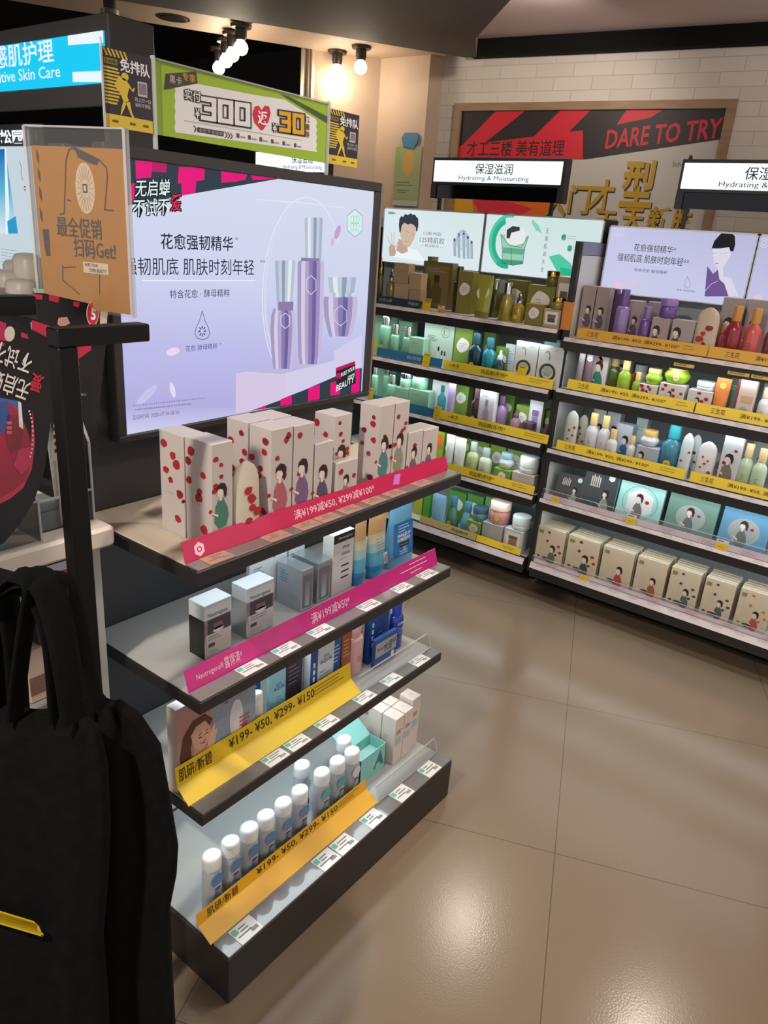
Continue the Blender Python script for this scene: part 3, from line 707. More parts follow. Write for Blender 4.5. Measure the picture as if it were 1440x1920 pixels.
# checker corners
MAG, SLATE, MAG2 = lit('e8127c', .95), lit('34424f', .8), lit('c41a6c', .9)
gpoly([(40, 40), (870, 140), (345, 250), (50, 305)], SLATE, .0004)
for P in ([(95, 60), (190, 62), (182, 150), (100, 160)], [(330, 95), (400, 90), (470, 100), (468, 165), (425, 172), (420, 232), (345, 250), (345, 185), (325, 185)],
          [(560, 110), (650, 118), (645, 175), (560, 180)], [(185, 52), (265, 68), (262, 125), (186, 120)], [(70, 190), (92, 180), (90, 270), (70, 300)], [(640, 118), (700, 125), (690, 165), (645, 172)], [(720, 130), (850, 150), (780, 165), (730, 165)]):
    gpoly(P, MAG if P[0][0] != 185 else MAG2, .0008)
gpoly([(720, 1412), (1010, 1300), (1180, 1225), (1290, 1185), (1320, 1180), (1315, 1310), (900, 1385)], SLATE, .0004)
for P in ([(880, 1350), (940, 1325), (940, 1378), (880, 1385)], [(1030, 1290), (1092, 1270), (1090, 1350), (1030, 1360)], [(1270, 1190), (1310, 1182), (1305, 1310), (1262, 1316)], [(1150, 1262), (1200, 1245), (1200, 1325), (1150, 1330)], [(740, 1408), (800, 1385), (800, 1400)]):
    gpoly(P, MAG, .0008)
# podium, petals, halo
gpoly([(640, 1210), (940, 1170), (1170, 1140), (1170, 1090), (1320, 1000), (1320, 1180), (1180, 1225), (905, 1340), (640, 1420)], lit('d6d2ee', .95), .0003)
gpoly([(640, 1210), (905, 1220), (905, 1345), (720, 1412), (645, 1425)], lit('d9cbe8', .95), .0005)
gpoly([(700, 1200), (1000, 1150), (1170, 1140), (880, 1215)], lit('c3bce2', .95), .0006)
c = Q(1040, 900)
for (rx, ry, w_, h_) in ((.135, .21, .006, 'd8daf2'), (.142, .22, .003, 'e4e6f6')): mb.ring(fr, c[0]-.02, c[1]+.05, rx, ry, w_, lit(h_, .98), .0003, 40, .6, 3.9)
for (x, y, rx, ry, rot, h_) in ((300, 1092, .017, .008, .1, 'ecd9ee'), (160, 1325, .030, .009, .6, 'c9c6ee'), (298, 1300, .006, .017, .25, 'dfe0f6'), (1188, 448, .009, .018, -.5, 'c9a2cf'), (1160, 500, .006, .010, -.3, 'd3bcdf')):
    c = Q(x, y); mb.disc(fr, c[0], c[1], rx, ry, lit(h_, .97), .0006, 18, rot)
gpoly([(745, 268), (1000, 285), (1230, 312), (1230, 318), (1000, 292), (745, 274)], lit('dfe3f6', 1.0), .0006)
# bottles printed on the screen, in bands of their own ink
def ad_bottle(x0, x1, y0, y1, tones, profile, off=.001):
    n = len(tones)
    for k, tn in enumerate(tones):
        a, b = k/n, (k+1)/n; L_ = []; R_ = []
        for (t, hw) in profile:
            y = y0+(y1-y0)*t; c_ = (x0+x1)/2-(y-y0)*.012; w = (x1-x0)*hw
            L_.append((c_-w/2+w*a, y)); R_.append((c_-w/2+w*b, y))
        gpoly(L_+R_[::-1], lit(tn, .95), off)
T1_ = ['a99cc4', 'd8d2e8', 'b7a6cf', '8f80b4', '6f63a0', 'a394c6', 'c9bfe0']
TC_ = ['b9c4d6', 'e6eef4', 'c2d0dd', '93a0ba', 'c7d0e0', 'aeb9cf']
ad_bottle(972, 1116, 600, 1160, T1_, [(0, .9), (.03, 1), (.55, .97), (.92, .86), (1, .74)])
ad_bottle(1010, 1108, 368, 600, TC_, [(0, .9), (.05, 1), (1, .86)])
ad_bottle(826, 964, 860, 1185, T1_, [(0, .78), (.1, .94), (.35, 1), (.7, .9), (1, .74)])
ad_bottle(850, 960, 600, 862, TC_[::-1], [(0, .98), (.08, 1), (.7, .82), (1, .72)])
ad_bottle(1112, 1296, 795, 1010, T1_, [(0, .97), (.12, 1), (.5, .94), (.85, .74), (1, .62)])
ad_bottle(1136, 1288, 690, 800, TC_, [(0, .98), (.1, 1), (.75, .86), (.8, .66), (1, .66)])
for P in ([(868, 822), (948, 822), (946, 870), (866, 870)], [(990, 585), (1088, 588), (1086, 604), (990, 604)]): gpoly(P, lit('8f84ae', .9), .0016)
LIGHTLN = lit('eef2fb', 1.0)
def hexa(cx, cy, rx, ry, m, w_=.0014, off=.002):
    P = [Q(cx+rx*x, cy+ry*y) for x, y in ((0, -1), (1, -.5), (1, .5), (0, 1), (-1, .5), (-1, -.5), (0, -1))]; mb.line(fr, P, w_, m, off)
hexa(1043, 732, 26, 52, LIGHTLN); hexa(904, 925, 24, 42, LIGHTLN); hexa(1203, 898, 32, 55, LIGHTLN)
hexa(1280, 398, 42, 76, lit('5fb59a', .8), .0012); gpoly([(1280, 330), (1316, 362), (1316, 436), (1280, 468), (1244, 436), (1244, 362)], lit('d3efec', 1.0), .0012)
for k in range(6): c = Q(1265+15*(k % 3), 380+40*(k//3)); mb.ring(fr, c[0], c[1], .006, .010, .0010, lit('7cc4ac', .8), .0022, 12)
gpoly([(135, 705), (745, 707), (745, 711), (135, 710)], LIGHTLN, .0008)
# drop emblem
DP = [Q(457+40*x, 950+78*y) for x, y in ((0, -1), (.35, -.35), (.85, .2), (1, .55), (.72, .88), (0, 1), (-.72, .88), (-1, .55), (-.85, .2), (-.35, -.35), (0, -1))]
VIO = lit('4a4378', .7); mb.line(fr, DP, .0013, VIO, .001)
c = Q(457, 982)
for k in range(8): mb.disc(fr, c[0]+.0075*math.cos(k*.785), c[1]+.0085*math.sin(k*.785), .0034, .0016, VIO, .0012, 8, k*.785)
# little black slogan card bottom right
gpoly([(1176, 1180), (1280, 1142), (1284, 1262), (1180, 1300)], lit('2b2530', .6), .0024); gpoly([(1176, 1180), (1280, 1142), (1280, 1160), (1176, 1198)], lit('c4185c', .9), .0026)
mb.build('printed_artwork', lb, True)
mb = MB()
def qtext(txt, x0, x1, y, h, m, off=.0014, slope=None, **k):
    """Lettering between two zoom columns at zoom row y (mid-height)."""
    a = Q(x0, y); b = Q(x1, y); u = Q((x0+x1)/2, y-h/2); v = Q((x0+x1)/2, y+h/2); c = Q((x0+x1)/2, y)
    mb.text(fr, txt, c[0], c[1], abs(u[1]-v[1]), m, abs(b[0]-a[0]), off=off, slope=(slope if slope is not None else 0), **k)
NAVY, LN = lit('1d2140', .6), lit('22264a', .6)
qtext('花愈强韧精华', 242, 630, 503, 84, NAVY, bold=.008); qtext('*', 634, 650, 482, 16, NAVY)
c = Q(420, 632)
qtext('强韧肌底 肌肤时刻年轻', 62, 760, 634, 92, LN); qtext('**', 768, 796, 605, 14, LN)
qtext('特含花愈 · 酵母精粹', 288, 610, 778, 44, lit('34386a', .7)); qtext('花愈 酵母精粹', 368, 540, 1068, 32, lit('5a5a92', .8)); qtext('TM', 545, 560, 1050, 8, lit('5a5a92', .8))
qtext('活动时间: 2020.07.30-08.26', 80, 335, 1432, 26, lit('6d6c9c', .8), slope=-.03)
for k in range(2):
    a = Q(85+10*k, 1388+22*k); b = Q(478-80*k, 1345+32*k); n = 34
    for i in range(n):
        t = i/n; x = a[0]+(b[0]-a[0])*t; y = a[1]+(b[1]-a[1])*t; mb.rect(fr, x, x+.0038*(.5+.5*R0.random()), y, y+.0028, lit('8d8bb4', .85), .001)
INKL = lit('12141c', .5); LOGO = lit('dff2f0', 1.0)
for s_, x0, x1, y, h, m in (('无启蝉', 92, 282, 208, 92, LOGO), ('不试不', 82, 278, 312, 92, LOGO), ('爱', 282, 345, 288, 90, lit('f02a5a', .95))):
    for (dx, dy) in ((-4, -3), (4, 3), (-4, 4), (4, -4), (6, 7)): qtext(s_, x0+dx, x1+dx, y+dy, h, INKL, .0014+.00002*dx, bold=.012, shear=.12, slope=.10)
    qtext(s_, x0, x1, y, h, m, .0022, bold=.006, shear=.12, slope=.10)
qtext('RULE YOUR', 1206, 1276, 1198, 22, LOGO, .003, bold=.02, slope=.25); qtext('OWN', 1240, 1276, 1222, 16, LOGO, .003, bold=.02, slope=.25)
qtext('BEAUTY', 1180, 1274, 1264, 34, LOGO, .003, bold=.02, slope=.25); qtext('美', 1178, 1204, 1222, 36, lit('e8127c', .9), .003, bold=.02)
mb.build('lettering', lb, True)

# --- boards clipped on top -------------------------------------------
BX = -1.300
def board(name, label, y0, y1, z0, z1, cat='sign'):
    t = thing(name, label, cat, (BX, (y0+y1)/2, z0)); return t
def queue_board(y0, y1, z0, z1, label):
    t = board('queue_sign_board', label, y0, y1, z0, z1); w, h = y1-y0, z1-z0; f = Fr((BX, y0, z0), (0, 1, 0), (0, 0, 1))
    MB().box(BX-.004, BX, y0, y1, z0, z1, mat('2a2430', .5)).build('board', t, True)
    mb = MB(); Yp = mat('cdb23a', .5)
    mb.rect(f, 0, w, 0, h*.17, Yp, .0004)
    for k in range(6): mb.poly(f, [(w*(.02+.08*k), h*.99), (w*(.06+.08*k), h*.99), (w*(.12+.08*k), h*.90), (w*(.08+.08*k), h*.90)], Yp, .0005)
    mb.rect(f, w*.03, w*.30, h*.80, h*.87, mat('8f7f30', .5), .0005)
    for k in range(11): mb.rect(f, w*.02, w*(.40-.14*abs(k-4)/6), h*(.74-.044*k), h*(.765-.044*k), Yp, .0005)
    mb.disc(f, w*.44, h*.68, w*.075, h*.05, Yp, .0008)
    mb.poly(f, [(w*.30, h*.66), (w*.40, h*.66), (w*.48, h*.64), (w*.52, h*.55), (w*.47, h*.44), (w*.50, h*.38), (w*.40, h*.34), (w*.32, h*.46), (w*.22, h*.54)], Yp, .0008)
    mb.poly(f, [(w*.47, h*.58), (w*.60, h*.50), (w*.64, h*.56), (w*.60, h*.555), (w*.585, h*.53), (w*.50, h*.61)], Yp, .0009)
    mb.poly(f, [(w*.38, h*.36), (w*.46, h*.36), (w*.40, h*.27), (w*.34, h*.19), (w*.31, h*.17), (w*.33, h*.25)], Yp, .0009)
    mb.poly(f, [(w*.43, h*.36), (w*.52, h*.37), (w*.55, h*.24), (w*.62, h*.14), (w*.58, h*.14), (w*.51, h*.22)], Yp, .0009)
    mb.rect(f, w*.70, w*.90, h*.47, h*.66, mat('b9b6bd', .5), .0005); mb.rect(f, w*.72, w*.88, h*.50, h*.64, mat('77727e', .5), .0009)
    mb.build('printed_artwork', t, True)
    mb = MB(); mb.text(f, '免排队', w*.66, h*.82, h*.17, mat('e6e3e8', .5), w*.62, bold=.02, slope=-.02)
    mb.text(f, '扫码购', w*.165, h*.835, h*.05, mat('2a2430', .5), w*.22, bold=.01, off=.0009)
    mb.text(f, '码上扫一扫', w*.80, h*.42, h*.055, mat('c9c4d0', .5), w*.34); mb.text(f, '省时不排队', w*.80, h*.35, h*.055, mat('c9c4d0', .5), w*.34)
    for a in (.14, .5, .78): mb.rect(f, w*a, w*(a+.12), h*.07, h*.10, mat('5c4f1c', .5), .0009)
    mb.build('lettering', t, True)
    mb = MB(); mb.box(BX+.0005, BX+.004, y0-.004, y0-.001, z0-.004, z1+.012, ACRYL_EDGE); mb.build('acrylic_sleeve', t, True)
queue_board(.857, .956, 1.735, 1.858, 'black and yellow running figure board left of the green banner')
queue_board(1.440, 1.548, 1.735, 1.850, 'black and yellow running figure board right of the green banner')
y0, y1, z0, z1 = .962, 1.434, 1.735, 1.857; w, h = y1-y0, z1-z0
t = board('coupon_banner', 'green coupon banner with a white ticket above the lilac lightbox', y0, y1, z0, z1, 'banner')
MB().box(BX-.004, BX, y0, y1, z0, z1, mat('8fae2e', .5)).build('board', t, True)
f = FX(BX); q2 = pxX(BX); B3 = lambda x, y: q2(280+x/3, y/3)
mb = MB(); TK = mat('d9d7d8', .5); DK = mat('2c2a2e', .5)
tick = [B3(140, 480), B3(262, 470), B3(600, 535), B3(760, 560), B3(940, 660)]
zz = 9; L_ = [B3(140+(6 if k % 2 else 0), 480+265*k/zz) for k in range(zz+1)]; R_ = [B3(943-(6 if k % 2 else 0), 855-185*k/zz) for k in range(zz+1)]
mb.poly(f, tick[:1]+[tick[1], tick[2], tick[3]]+R_[::-1]+L_[::-1], TK, .0004)
mb.poly(f, [B3(735, 530), B3(780, 540), B3(1000, 655), B3(1000, 695)], mat('40502c', .5), .0003)
mb.poly(f, [B3(90, 415), B3(262, 402), B3(270, 470), B3(80, 505)], mat('3a3a30', .5), .0006)
mb.line(f, [B3(195, 678), B3(860, 790)], .0012, mat('a7a5a6', .5), .0008)
mb.poly(f, [B3(268, 715), B3(418, 740), B3(416, 768), B3(268, 742)], DK, .0008)
for k in range(3): mb.line(f, [B3(424+15*k, 742+3*k), B3(436+15*k, 760+3*k), B3(426+15*k, 775+3*k)], .0022, DK, .0008)
mb.line(f, [B3(248, 708), B3(262, 725), B3(252, 742)], .0022, DK, .0008)
for k in range(6): c = B3(497+70*k*.92, 762+11*k); mb.rect(f, c[0]-.004, c[0]+.004, c[1]-.004, c[1]+.004, mat('4c494d', .5), .0008); mb.rect(f, c[0]+.006, c[0]+.020, c[1]-.003, c[1], mat('8f8c90', .5), .0008)
hp = [(0, -.62), (.35, -.98), (.8, -.9), (1, -.35), (.72, .35), (.15, 1.0), (-.1, 1.0), (-.8, .4), (-1, -.3), (-.75, -.9), (-.3, -.98)]
mb.poly(f, [B3(630+52*x, 662+70*y) for x, y in hp], mat('c01f3c', .5), .0008)
mb.build('printed_artwork', t, True)
mb = MB()
def b3text(txt, x0, x1, y, hh, m, off, **k):
    a = B3(x0, y); b = B3(x1, y); u = B3((x0+x1)/2, y-hh/2); v = B3((x0+x1)/2, y+hh/2); mb.text(f, txt, (a[0]+b[0])/2, (u[1]+v[1])/2, abs(u[1]-v[1]), m, b[0]-a[0], off=off, **k)
def b3pts(L): return [B3(*p) for p in L]
def block_digits(txt, x0, x1, ytop, ybot, drop, m):
    """The ticket's square-shouldered numerals, drawn as bars; drop = rows lost per column because the board runs away from the viewer."""
    n = len(txt); w = (x1-x0)/n
    for i, ch in enumerate(txt):
        a, b = x0+w*i+4, x0+w*(i+1)-4; T = 26
        def R(p, q, r, s, mm, g, off):
            xa, xb = a+(b-a)*p-g, a+(b-a)*q+g; H_ = ybot-ytop; ya, yb = ytop+H_*r, ytop+H_*s
            f_ = lambda x, y: B3(x, y+drop*(x-x0))
            mb.poly(f, [f_(xa, ya-g), f_(xb, ya-g), f_(xb, yb+g), f_(xa, yb+g)], mm, off)
        bars = [(0, .3, 0, 1), (.7, 1, 0, 1), (0, 1, 0, .2), (0, 1, .8, 1)] if ch == '0' else [(.7, 1, 0, 1), (0, 1, 0, .2), (.2, 1, .4, .6), (0, 1, .8, 1)]
        for k, (p, q, r, s_) in enumerate(bars): R(p, q, r, s_, DK, 9, .0012+.00004*k)
        for k, (p, q, r, s_) in enumerate(bars): R(p, q, r, s_, m, 0, .0020+.00004*k)
block_digits('300', 282, 568, 540, 672, .155, TK); block_digits('30', 722, 872, 622, 738, .155, mat('cf9e1e', .5))
for s_, x0, x1, y, hh, m in (('实付', 196, 285, 538, 60, TK), ('¥', 255, 280, 636, 52, TK), ('¥', 690, 714, 718, 46, TK)):
    for k, (dx, dy) in enumerate(((-5, -5), (5, 5), (-5, 5), (6, -5))): b3text(s_, x0+dx, x1+dx, y+dy, hh, DK, .0012+.00003*k, bold=.02)
    b3text(s_, x0, x1, y, hh, m, .0022, bold=.012)
b3text('返', 607, 662, 663, 78, mat('efe9ea', .5), .0016, bold=.015); b3text('黑卡', 112, 180, 450, 46, mat('c9c6bf', .5), .0012); b3text('专享', 184, 258, 437, 46, mat('b8862c', .5), .0012, bold=.02)
for k, s_ in enumerate('优惠券'): b3text(s_, 874, 900, 672+42*k, 36, mat('6d5420', .5), .0012, bold=.02)
b3text('会员专享返券', 276, 412, 742, 20, mat('a9a7a2', .5), .0014)
mb.build('lettering', t, True)
mb = MB()
for a in (y0-.004, y1): mb.box(BX-.004, BX+.006, a, a+.004, z0-.03, z1+.006, ACRYL_EDGE)
mb.box(BX-.004, BX+.004, y0, y1, z1, z1+.003, ACRYL_EDGE); mb.build('acrylic_sleeve', t, True)

# --- promotion strips on the shelf edges -------------------------------
def strip_frame(x, z, lean): return Fr((x, 0, z), (0, 1, 0), (-math.sin(lean), 0, math.cos(lean)))
def strip_thing(name, label, x, z, y0, y1, h, lean, m, texts, fold=None):
    """A card strip along Y; fold = (height of the lower flap, its lean)."""
    t = thing(name, label, 'promotion strip', (x, (y0+y1)/2, z))
    mb = MB(); f = strip_frame(x, z, lean)
    if fold:
        fl = strip_frame(x, z, fold[1]); mb.prism(fl, [(y0, 0), (y1, 0), (y1, fold[0]), (y0, fold[0])], .0012, m)
        e = fl.p(0, fold[0]); f = strip_frame(e.x, e.z, lean); h = h-fold[0]
    mb.prism(f, [(y0, 0), (y1, 0), (y1, h), (y0, h)], .0012, m); mb.build('card', t, True)
    mb = MB()
    for fn in texts: fn(mb, f, h)
    mb.build('lettering', t, True)
    return t
def ytxt(txt, px0, px1, X, m, frac=.62, cy=.5, **k):
    a = onX(*px0, X).y; b = onX(*px1, X).y
    return lambda mb, f, h: mb.text(f, txt, (a+b)/2, h*cy, h*frac, m, b-a, off=.0008, **k)
PW = mat('f3c9d8', .4)
def logo1(mb, f, h):
    a = onX(376, 1029, -1.0).y; r = h*.34
    mb.poly(f, [(a+r*x*.8, h*.45+r*y) for x, y in ((0, 1), (1, .5), (1, -.5), (0, -1), (-1, -.5), (-1, .5))], PW, .0008)
    mb.ring(f, a, h*.45, r*.4, r*.4, r*.14, mat('c02a62', .4), .0012, 14)
    s = onX(745, 908, -1.0).y; mb.poly(f, [(s-.016, h*.3), (s-.004, h*.85), (s+.020, h*.8), (s+.008, h*.2)], mat('d873c8', .3), .0008)
strip_thing('pink_promotion_strip', 'crimson strip with white prices on the top shelf edge under the petal boxes', -.999, 1.0155, .772, 1.628, .040, .28, mat('c2124e', .32, coat=.4),
            [ytxt('满¥199减¥50, ¥299减¥100*', (554, 966), (704, 915), -1.0, PW, .52, .48, bold=.004), logo1])
strip_thing('magenta_promotion_strip', 'magenta strip on the middle shelf edge in front of the silver boxes', -.999, .7425, .772, 1.626, .046, .28, mat('c5107c', .32, coat=.4),
            [ytxt('满¥199减¥50*', (587, 1153), (659, 1118), -1.0, PW, .55, .5, bold=.004), ytxt('Neutrogena®', (371, 1262), (422, 1238), -1.0, PW, .34, .45), ytxt('露得清*', (424, 1237), (457, 1224), -1.0, PW, .52, .5),
             lambda mb, f, h: [micro(mb, f, 1.50, h*.8, .10, 1, 0, PW, .002), micro(mb, f, 1.46, h*.55, .14, 1, 0, PW, .002), micro(mb, f, 1.5, h*.3, .09, 1, 0, PW, .002)]])
YK = mat('2a2612', .5)
def smallrows(a, b): return lambda mb, f, h: [micro(mb, f, a, h*(.8-.2*k), b-a, 1, 0, mat('7d6a14', .5), .0022) for k in range(3)]
strip_thing('yellow_promotion_strip', 'folded yellow strip on the lowest shelf edge below the smiling woman box', -.999, .4745, .765, 1.318, .090, .14, YELLOW,
            [ytxt('肌研/新碧', (346, 1457), (408, 1415), -1.02, YK, .66, .5, bold=.005), ytxt('¥199- ¥50, ¥299- ¥150', (440, 1396), (600, 1302), -1.02, YK, .60, .52, bold=.006), smallrows(1.18, 1.29)], (.045, .95))
strip_thing('yellow_promotion_strip', 'folded yellow strip on the plinth in front of the white capped bottles', -.937, GB_Z+.003, .765, 1.345, .076, .2, mat('d9a41c', .45),
            [ytxt('肌研/新碧', (400, 1728), (458, 1680), -.96, YK, .7, .5, bold=.005), ytxt('¥199- ¥50, ¥299- ¥150', (487, 1655), (638, 1528), -.97, YK, .66, .5, bold=.006), smallrows(1.23, 1.32)], (.046, 1.1))

# --- price tags in the channels ----------------------------------------
ORD = ['first', 'second', 'third', 'fourth', 'fifth', 'sixth', 'seventh', 'eighth', 'ninth', 'tenth', 'eleventh', 'twelfth']
def price_tag(x0, x1, y, z, w, label, group, paper='d8d6d2', green=True, tint=None):
    """A tag lying in a channel that runs along Y, from x0 (front) back to x1."""
    mb = MB(); f = Fr((x0, y-w/2, z), (0, 1, 0), (-1, 0, 0)); d = x0-x1
    mb.box(x1, x0+.003, y-w/2, y+w/2, z-.0004, z+.0006, mat(paper, .35, coat=.3)); f = Fr((x0, y-w/2, z+.0006), (0, 1, 0), (-1, 0, 0))
    if green: mb.rect(f, w*.03, w*.26, d*.55, d*.9, mat('5fae98', .5), .0002)
    for k in range(3): mb.rect(f, w*(.32 if k < 2 else .1), w*(.6+.3*R0.random()), d*(.72-.2*k), d*(.80-.2*k), mat('6b6a6c', .5), .0002)
    mb.rect(f, w*.62, w*.92, d*.12, d*.34, mat('8b8a8c', .5), .0002)
    return tag(mb.build('price_tag', None, True), label, 'price tag', group)
def tags_at(pxs, x0, x1, z, w, where, group, **k):
    for i, (px, py) in enumerate(pxs):
        y = onX(px, py, (x0+x1)/2).y
        price_tag(x0, x1, y, z, w, ORD[i]+' price tag from the left '+where, group, **k)
tags_at([(407, 1062), (517, 1010), (575, 990), (613, 975), (655, 957), (700, 940), (738, 926), (790, 912)], -.965, -.997, 1.0168, .058, 'on the crimson stripped top shelf', 'price tags on the top shelf', paper='b58f7c', green=False)
tags_at([(470, 1255), (535, 1232), (600, 1190), (690, 1144), (752, 1106), (800, 1078)], -.965, -.997, .7438, .062, 'on the magenta stripped middle shelf', 'price tags on the middle shelf')
tags_at([(515, 1425), (557, 1388), (613, 1345), (683, 1306), (733, 1270), (786, 1236)], -.965, -.997, .4738, .062, 'on the lowest shelf above the bottles', 'price tags on the lowest shelf')
tags_at([(460, 1755), (610, 1620), (643, 1592), (698, 1540), (752, 1492), (804, 1443)], -.889, -.933, GB_Z+.0016, .062, 'along the plinth edge', 'price tags on the plinth')

# clear lips that carry on beyond the yellow strips
for nm, x, zz, ya, yb in (('clear curled lip beyond the yellow strip on the lowest shelf', -.999, G_SHELF[2]+.002, 1.322, 1.634), ('clear curled lip beyond the yellow strip on the plinth', -.937, GB_Z+.003, 1.350, 1.634)):
    t = thing('clear_shelf_lip', nm, 'shelf lip', (x, (ya+yb)/2, zz)); f = strip_frame(x, zz, .35); mb = MB()
    mb.prism(f, [(ya, 0), (yb, 0), (yb, .042), (ya, .042)], .002, ACRYL)
    for a, b in (((ya, .042), (yb, .042)), ((yb, 0), (yb, .042)), ((ya, 0), (yb, 0))): mb.bar(f.p(*a), f.p(*b), .003, .003, ACRYL_EDGE, up=f.n)
    mb.build('lip', t, True)

# --- goods on the screen gondola ------------------------------------------
R90 = math.pi/2
def gspot(Xf, left, right, z):
    """Front corners read off the photo on the plane X = Xf -> y0, y1, height above the shelf z."""
    a = onX(*left, Xf); b = onX(*right, Xf); return a.y, b.y, a.z-z
def gput(mb_or_root, name, Xf, d, y0, y1, z, label=None, cat=None, group=None):
    loc = (Xf-d/2, (y0+y1)/2, z)
    if isinstance(mb_or_root, MB): o = mb_or_root.build(name, loc=loc, rz=R90); return tag(o, label, cat, group)
    return place(mb_or_root, loc, R90)
z = G_SHELF[0]; XF = -1.014; PG = 'white boxes with red petals'
def pbox(y0, y1, h, xf, d, seed, dress, label, **k):
    gput(petal_box(y1-y0-.0015, d, h, seed, dress, **k), 'petal_box', xf, d, y0, y1, z, label, 'box', PG)
pbox(.845, .897, .205, XF, .074, 1, '4a7f6c', 'tall petal box with a girl in green, front box at the left end')
pbox(.845, .897, .203, XF-.078, .072, 2, '4a7f6c', 'tall petal box behind the girl in green box at the left end')
pbox(.993, 1.055, .208, XF, .062, 3, 'b0606a', 'tall petal box with a girl in red, left front of the four box block')
pbox(1.057, 1.118, .206, XF, .062, 4, '7b5a86', 'tall petal box with a girl in violet, right front of the four box block', n=2)
pbox(.993, 1.055, .209, XF-.066, .062, 5, 'b0606a', 'tall petal box behind the girl in red box', girl=False)
pbox(1.057, 1.118, .207, XF-.066, .062, 6, '7b5a86', 'tall petal box behind the girl in violet box', girl=False)
pbox(1.121, 1.180, .157, XF, .05, 7, '5c4a66', 'shorter petal box between the four box block and a taller petal box', n=1)
pbox(1.214, 1.274, .197, XF-.03, .060, 8, 'b0564e', 'petal box with a girl in orange behind the small wrapped box')
pbox(1.334, 1.392, .209, XF, .058, 9, '4f7f80', 'tall petal box with a girl in teal, left of the right end pair')
pbox(1.394, 1.452, .208, XF, .058, 10, '8b8f76', 'tall petal box with a girl in grey green, right of the right end pair')
pbox(1.456, 1.520, .126, XF, .06, 11, '6b6470', 'low wrapped petal box, second from the right end of the top shelf', n=1, left=False)
pbox(1.522, 1.590, .122, XF, .06, 12, '6b6470', 'low wrapped petal box at the right end of the top shelf', n=0, left=False)
pbox(1.190, 1.262, .103, XF+.004, .022, 14, '86786a', 'small clear wrapped box with a dark haired girl, in front of the orange girl box', n=2, left=False, flower=False)
gput(pouch_mb(.066, .03, .155, 'cbbfae', fn=petals_fn(31, 6, .010)), 'petal_pouch', XF+.006, .03, .905, .967, z, 'cream round topped petal sachet between the two petal box blocks', 'pouch')
z = G_SHELF[1]
def neutro(y0, y1, h, xf, d, label, dark):
    w = y1-y0; mb = MB(); S = mat('b9bcbf', .22, .75); mb.box(-w/2, w/2, -d/2, d/2, 0, h, S, .001)
    f, l = ffr(w, d), lfr(w, d)
    mb.box(-w/2-.0006, w/2+.0006, -d/2-.0006, d/2+.0006, h*.72, h+.0008, mat('cfd4d8', .3), .001); f2 = Fr((-w/2, -d/2-.0006, 0), (1, 0, 0), (0, 0, 1))
    mb.text(f2, 'Neutrogena', w*.48, h*.79, h*.095, mat('5c6066', .5), w*.72)
    if dark: mb.rect(l, .0, d, 0, h*.72, mat('3a3836', .25, .6))
    mb.rect(f, w*.12, w*.95, h*.45, h*.71, mat('4a484a', .3)); mb.disc(f, w*.5, h*.49, w*.2, h*.05, mat('d5d8dc', .3), .0008); mb.rect(f, w*.33, w*.67, h*.50, h*.62, mat('a9a6a8', .25, .8), .0008)
    mb.rect(f, w*.05, w*.98, h*.06, h*.44, mat('cbcac6', .35)); micro(mb, f, w*.12, h*.40, w*.6, 2, h*.05, mat('5f5d5b', .5), h*.012, .0008); mb.rect(f, w*.13, w*.36, h*.20, h*.27, mat('4a484a', .5), .0008); micro(mb, f, w*.12, h*.13, w*.5, 2, h*.04, GREYP, h*.01, .0008)
    gput(mb, 'cream_box', xf, d, y0, y1, z, label, 'box', 'silver cream boxes')
neutro(.869, .941, .124, -1.069, .048, 'dark sided silver cream box at the left end of the middle shelf', True)
neutro(.986, 1.066, .121, -1.071, .048, 'silver cream box second from the left on the middle shelf', False)
def serum(y0, y1, yf0, h, xf, label, first):
    """A tube blister card with a shorter tube box standing in front of its right side."""
    w = y1-y0; mb = MB(); hb = h+.026; d = .012; mb.box(-w/2, w/2, -d/2, d/2, 0, hb, mat('c6cdd3', .35), .0008); f = ffr(w, d)
    mb.text(f, 'Neutrogena', w*.5, hb*.9, hb*.07, mat('55606c', .5), w*.86); micro(mb, f, w*.1, hb*.78, w*.3, 6, hb*.05, mat('4a8fa0', .5), hb*.018)
    gput(mb, 'serum_card', xf-.088, d, y0, y1, z, 'pale header card behind '+label, 'box', 'pale header cards')
    w2 = y1-yf0; d2 = .082; mb = MB(); mb.box(-w2/2, w2/2, -d2/2, d2/2, 0, h, mat('b4bbc0', .25, .6), .001); f, l = ffr(w2, d2), lfr(w2, d2)
    micro(mb, l, d2*.15, h*.85, d2*.3, 5, h*.06, mat('4a8fa0', .5), h*.02); micro(mb, l, d2*.5, h*.35, d2*.4, 3, h*.05, GREYP, h*.01)
    mb.rect(f, w2*.1, w2*.9, h*.08, h*.86, mat('6f757a', .3)); mb.poly(f, [(w2*.3, h*.12), (w2*.65, h*.12), (w2*.72, h*.7), (w2*.25, h*.7)], mat('b0b7bc', .25, .7), .0008)
    gput(mb, 'serum_box', xf, d2, yf0, y1, z, label, 'box', 'silver serum boxes')
serum(1.075, 1.196, 1.156, .108, -1.071, 'silver serum box second from the tall white cleanser box', True)
serum(1.206, 1.262, 1.216, .106, -1.075, 'silver serum box next to the tall white cleanser box', False)
def deepclean(mb, f, l, w, d, h):
    mb.rect(f, 0, w, h*.86, h, mat('26221f', .4)); mb.text(f, 'Neutrogena', w*.55, h*.925, h*.045, mat('e6e4e0', .5), w*.66)
    mb.text(f, 'deep', w*.6, h*.76, h*.07, INK, w*.34); mb.text(f, 'clean', w*.6, h*.66, h*.06, INK, w*.4); micro(mb, f, w*.35, h*.58, w*.5, 1, h*.05, GREYP, h*.012)
    for k in range(3): mb.rect(f, w*.42, w*.78, h*(.44-.1*k), h*(.465-.1*k), INK, .0006)
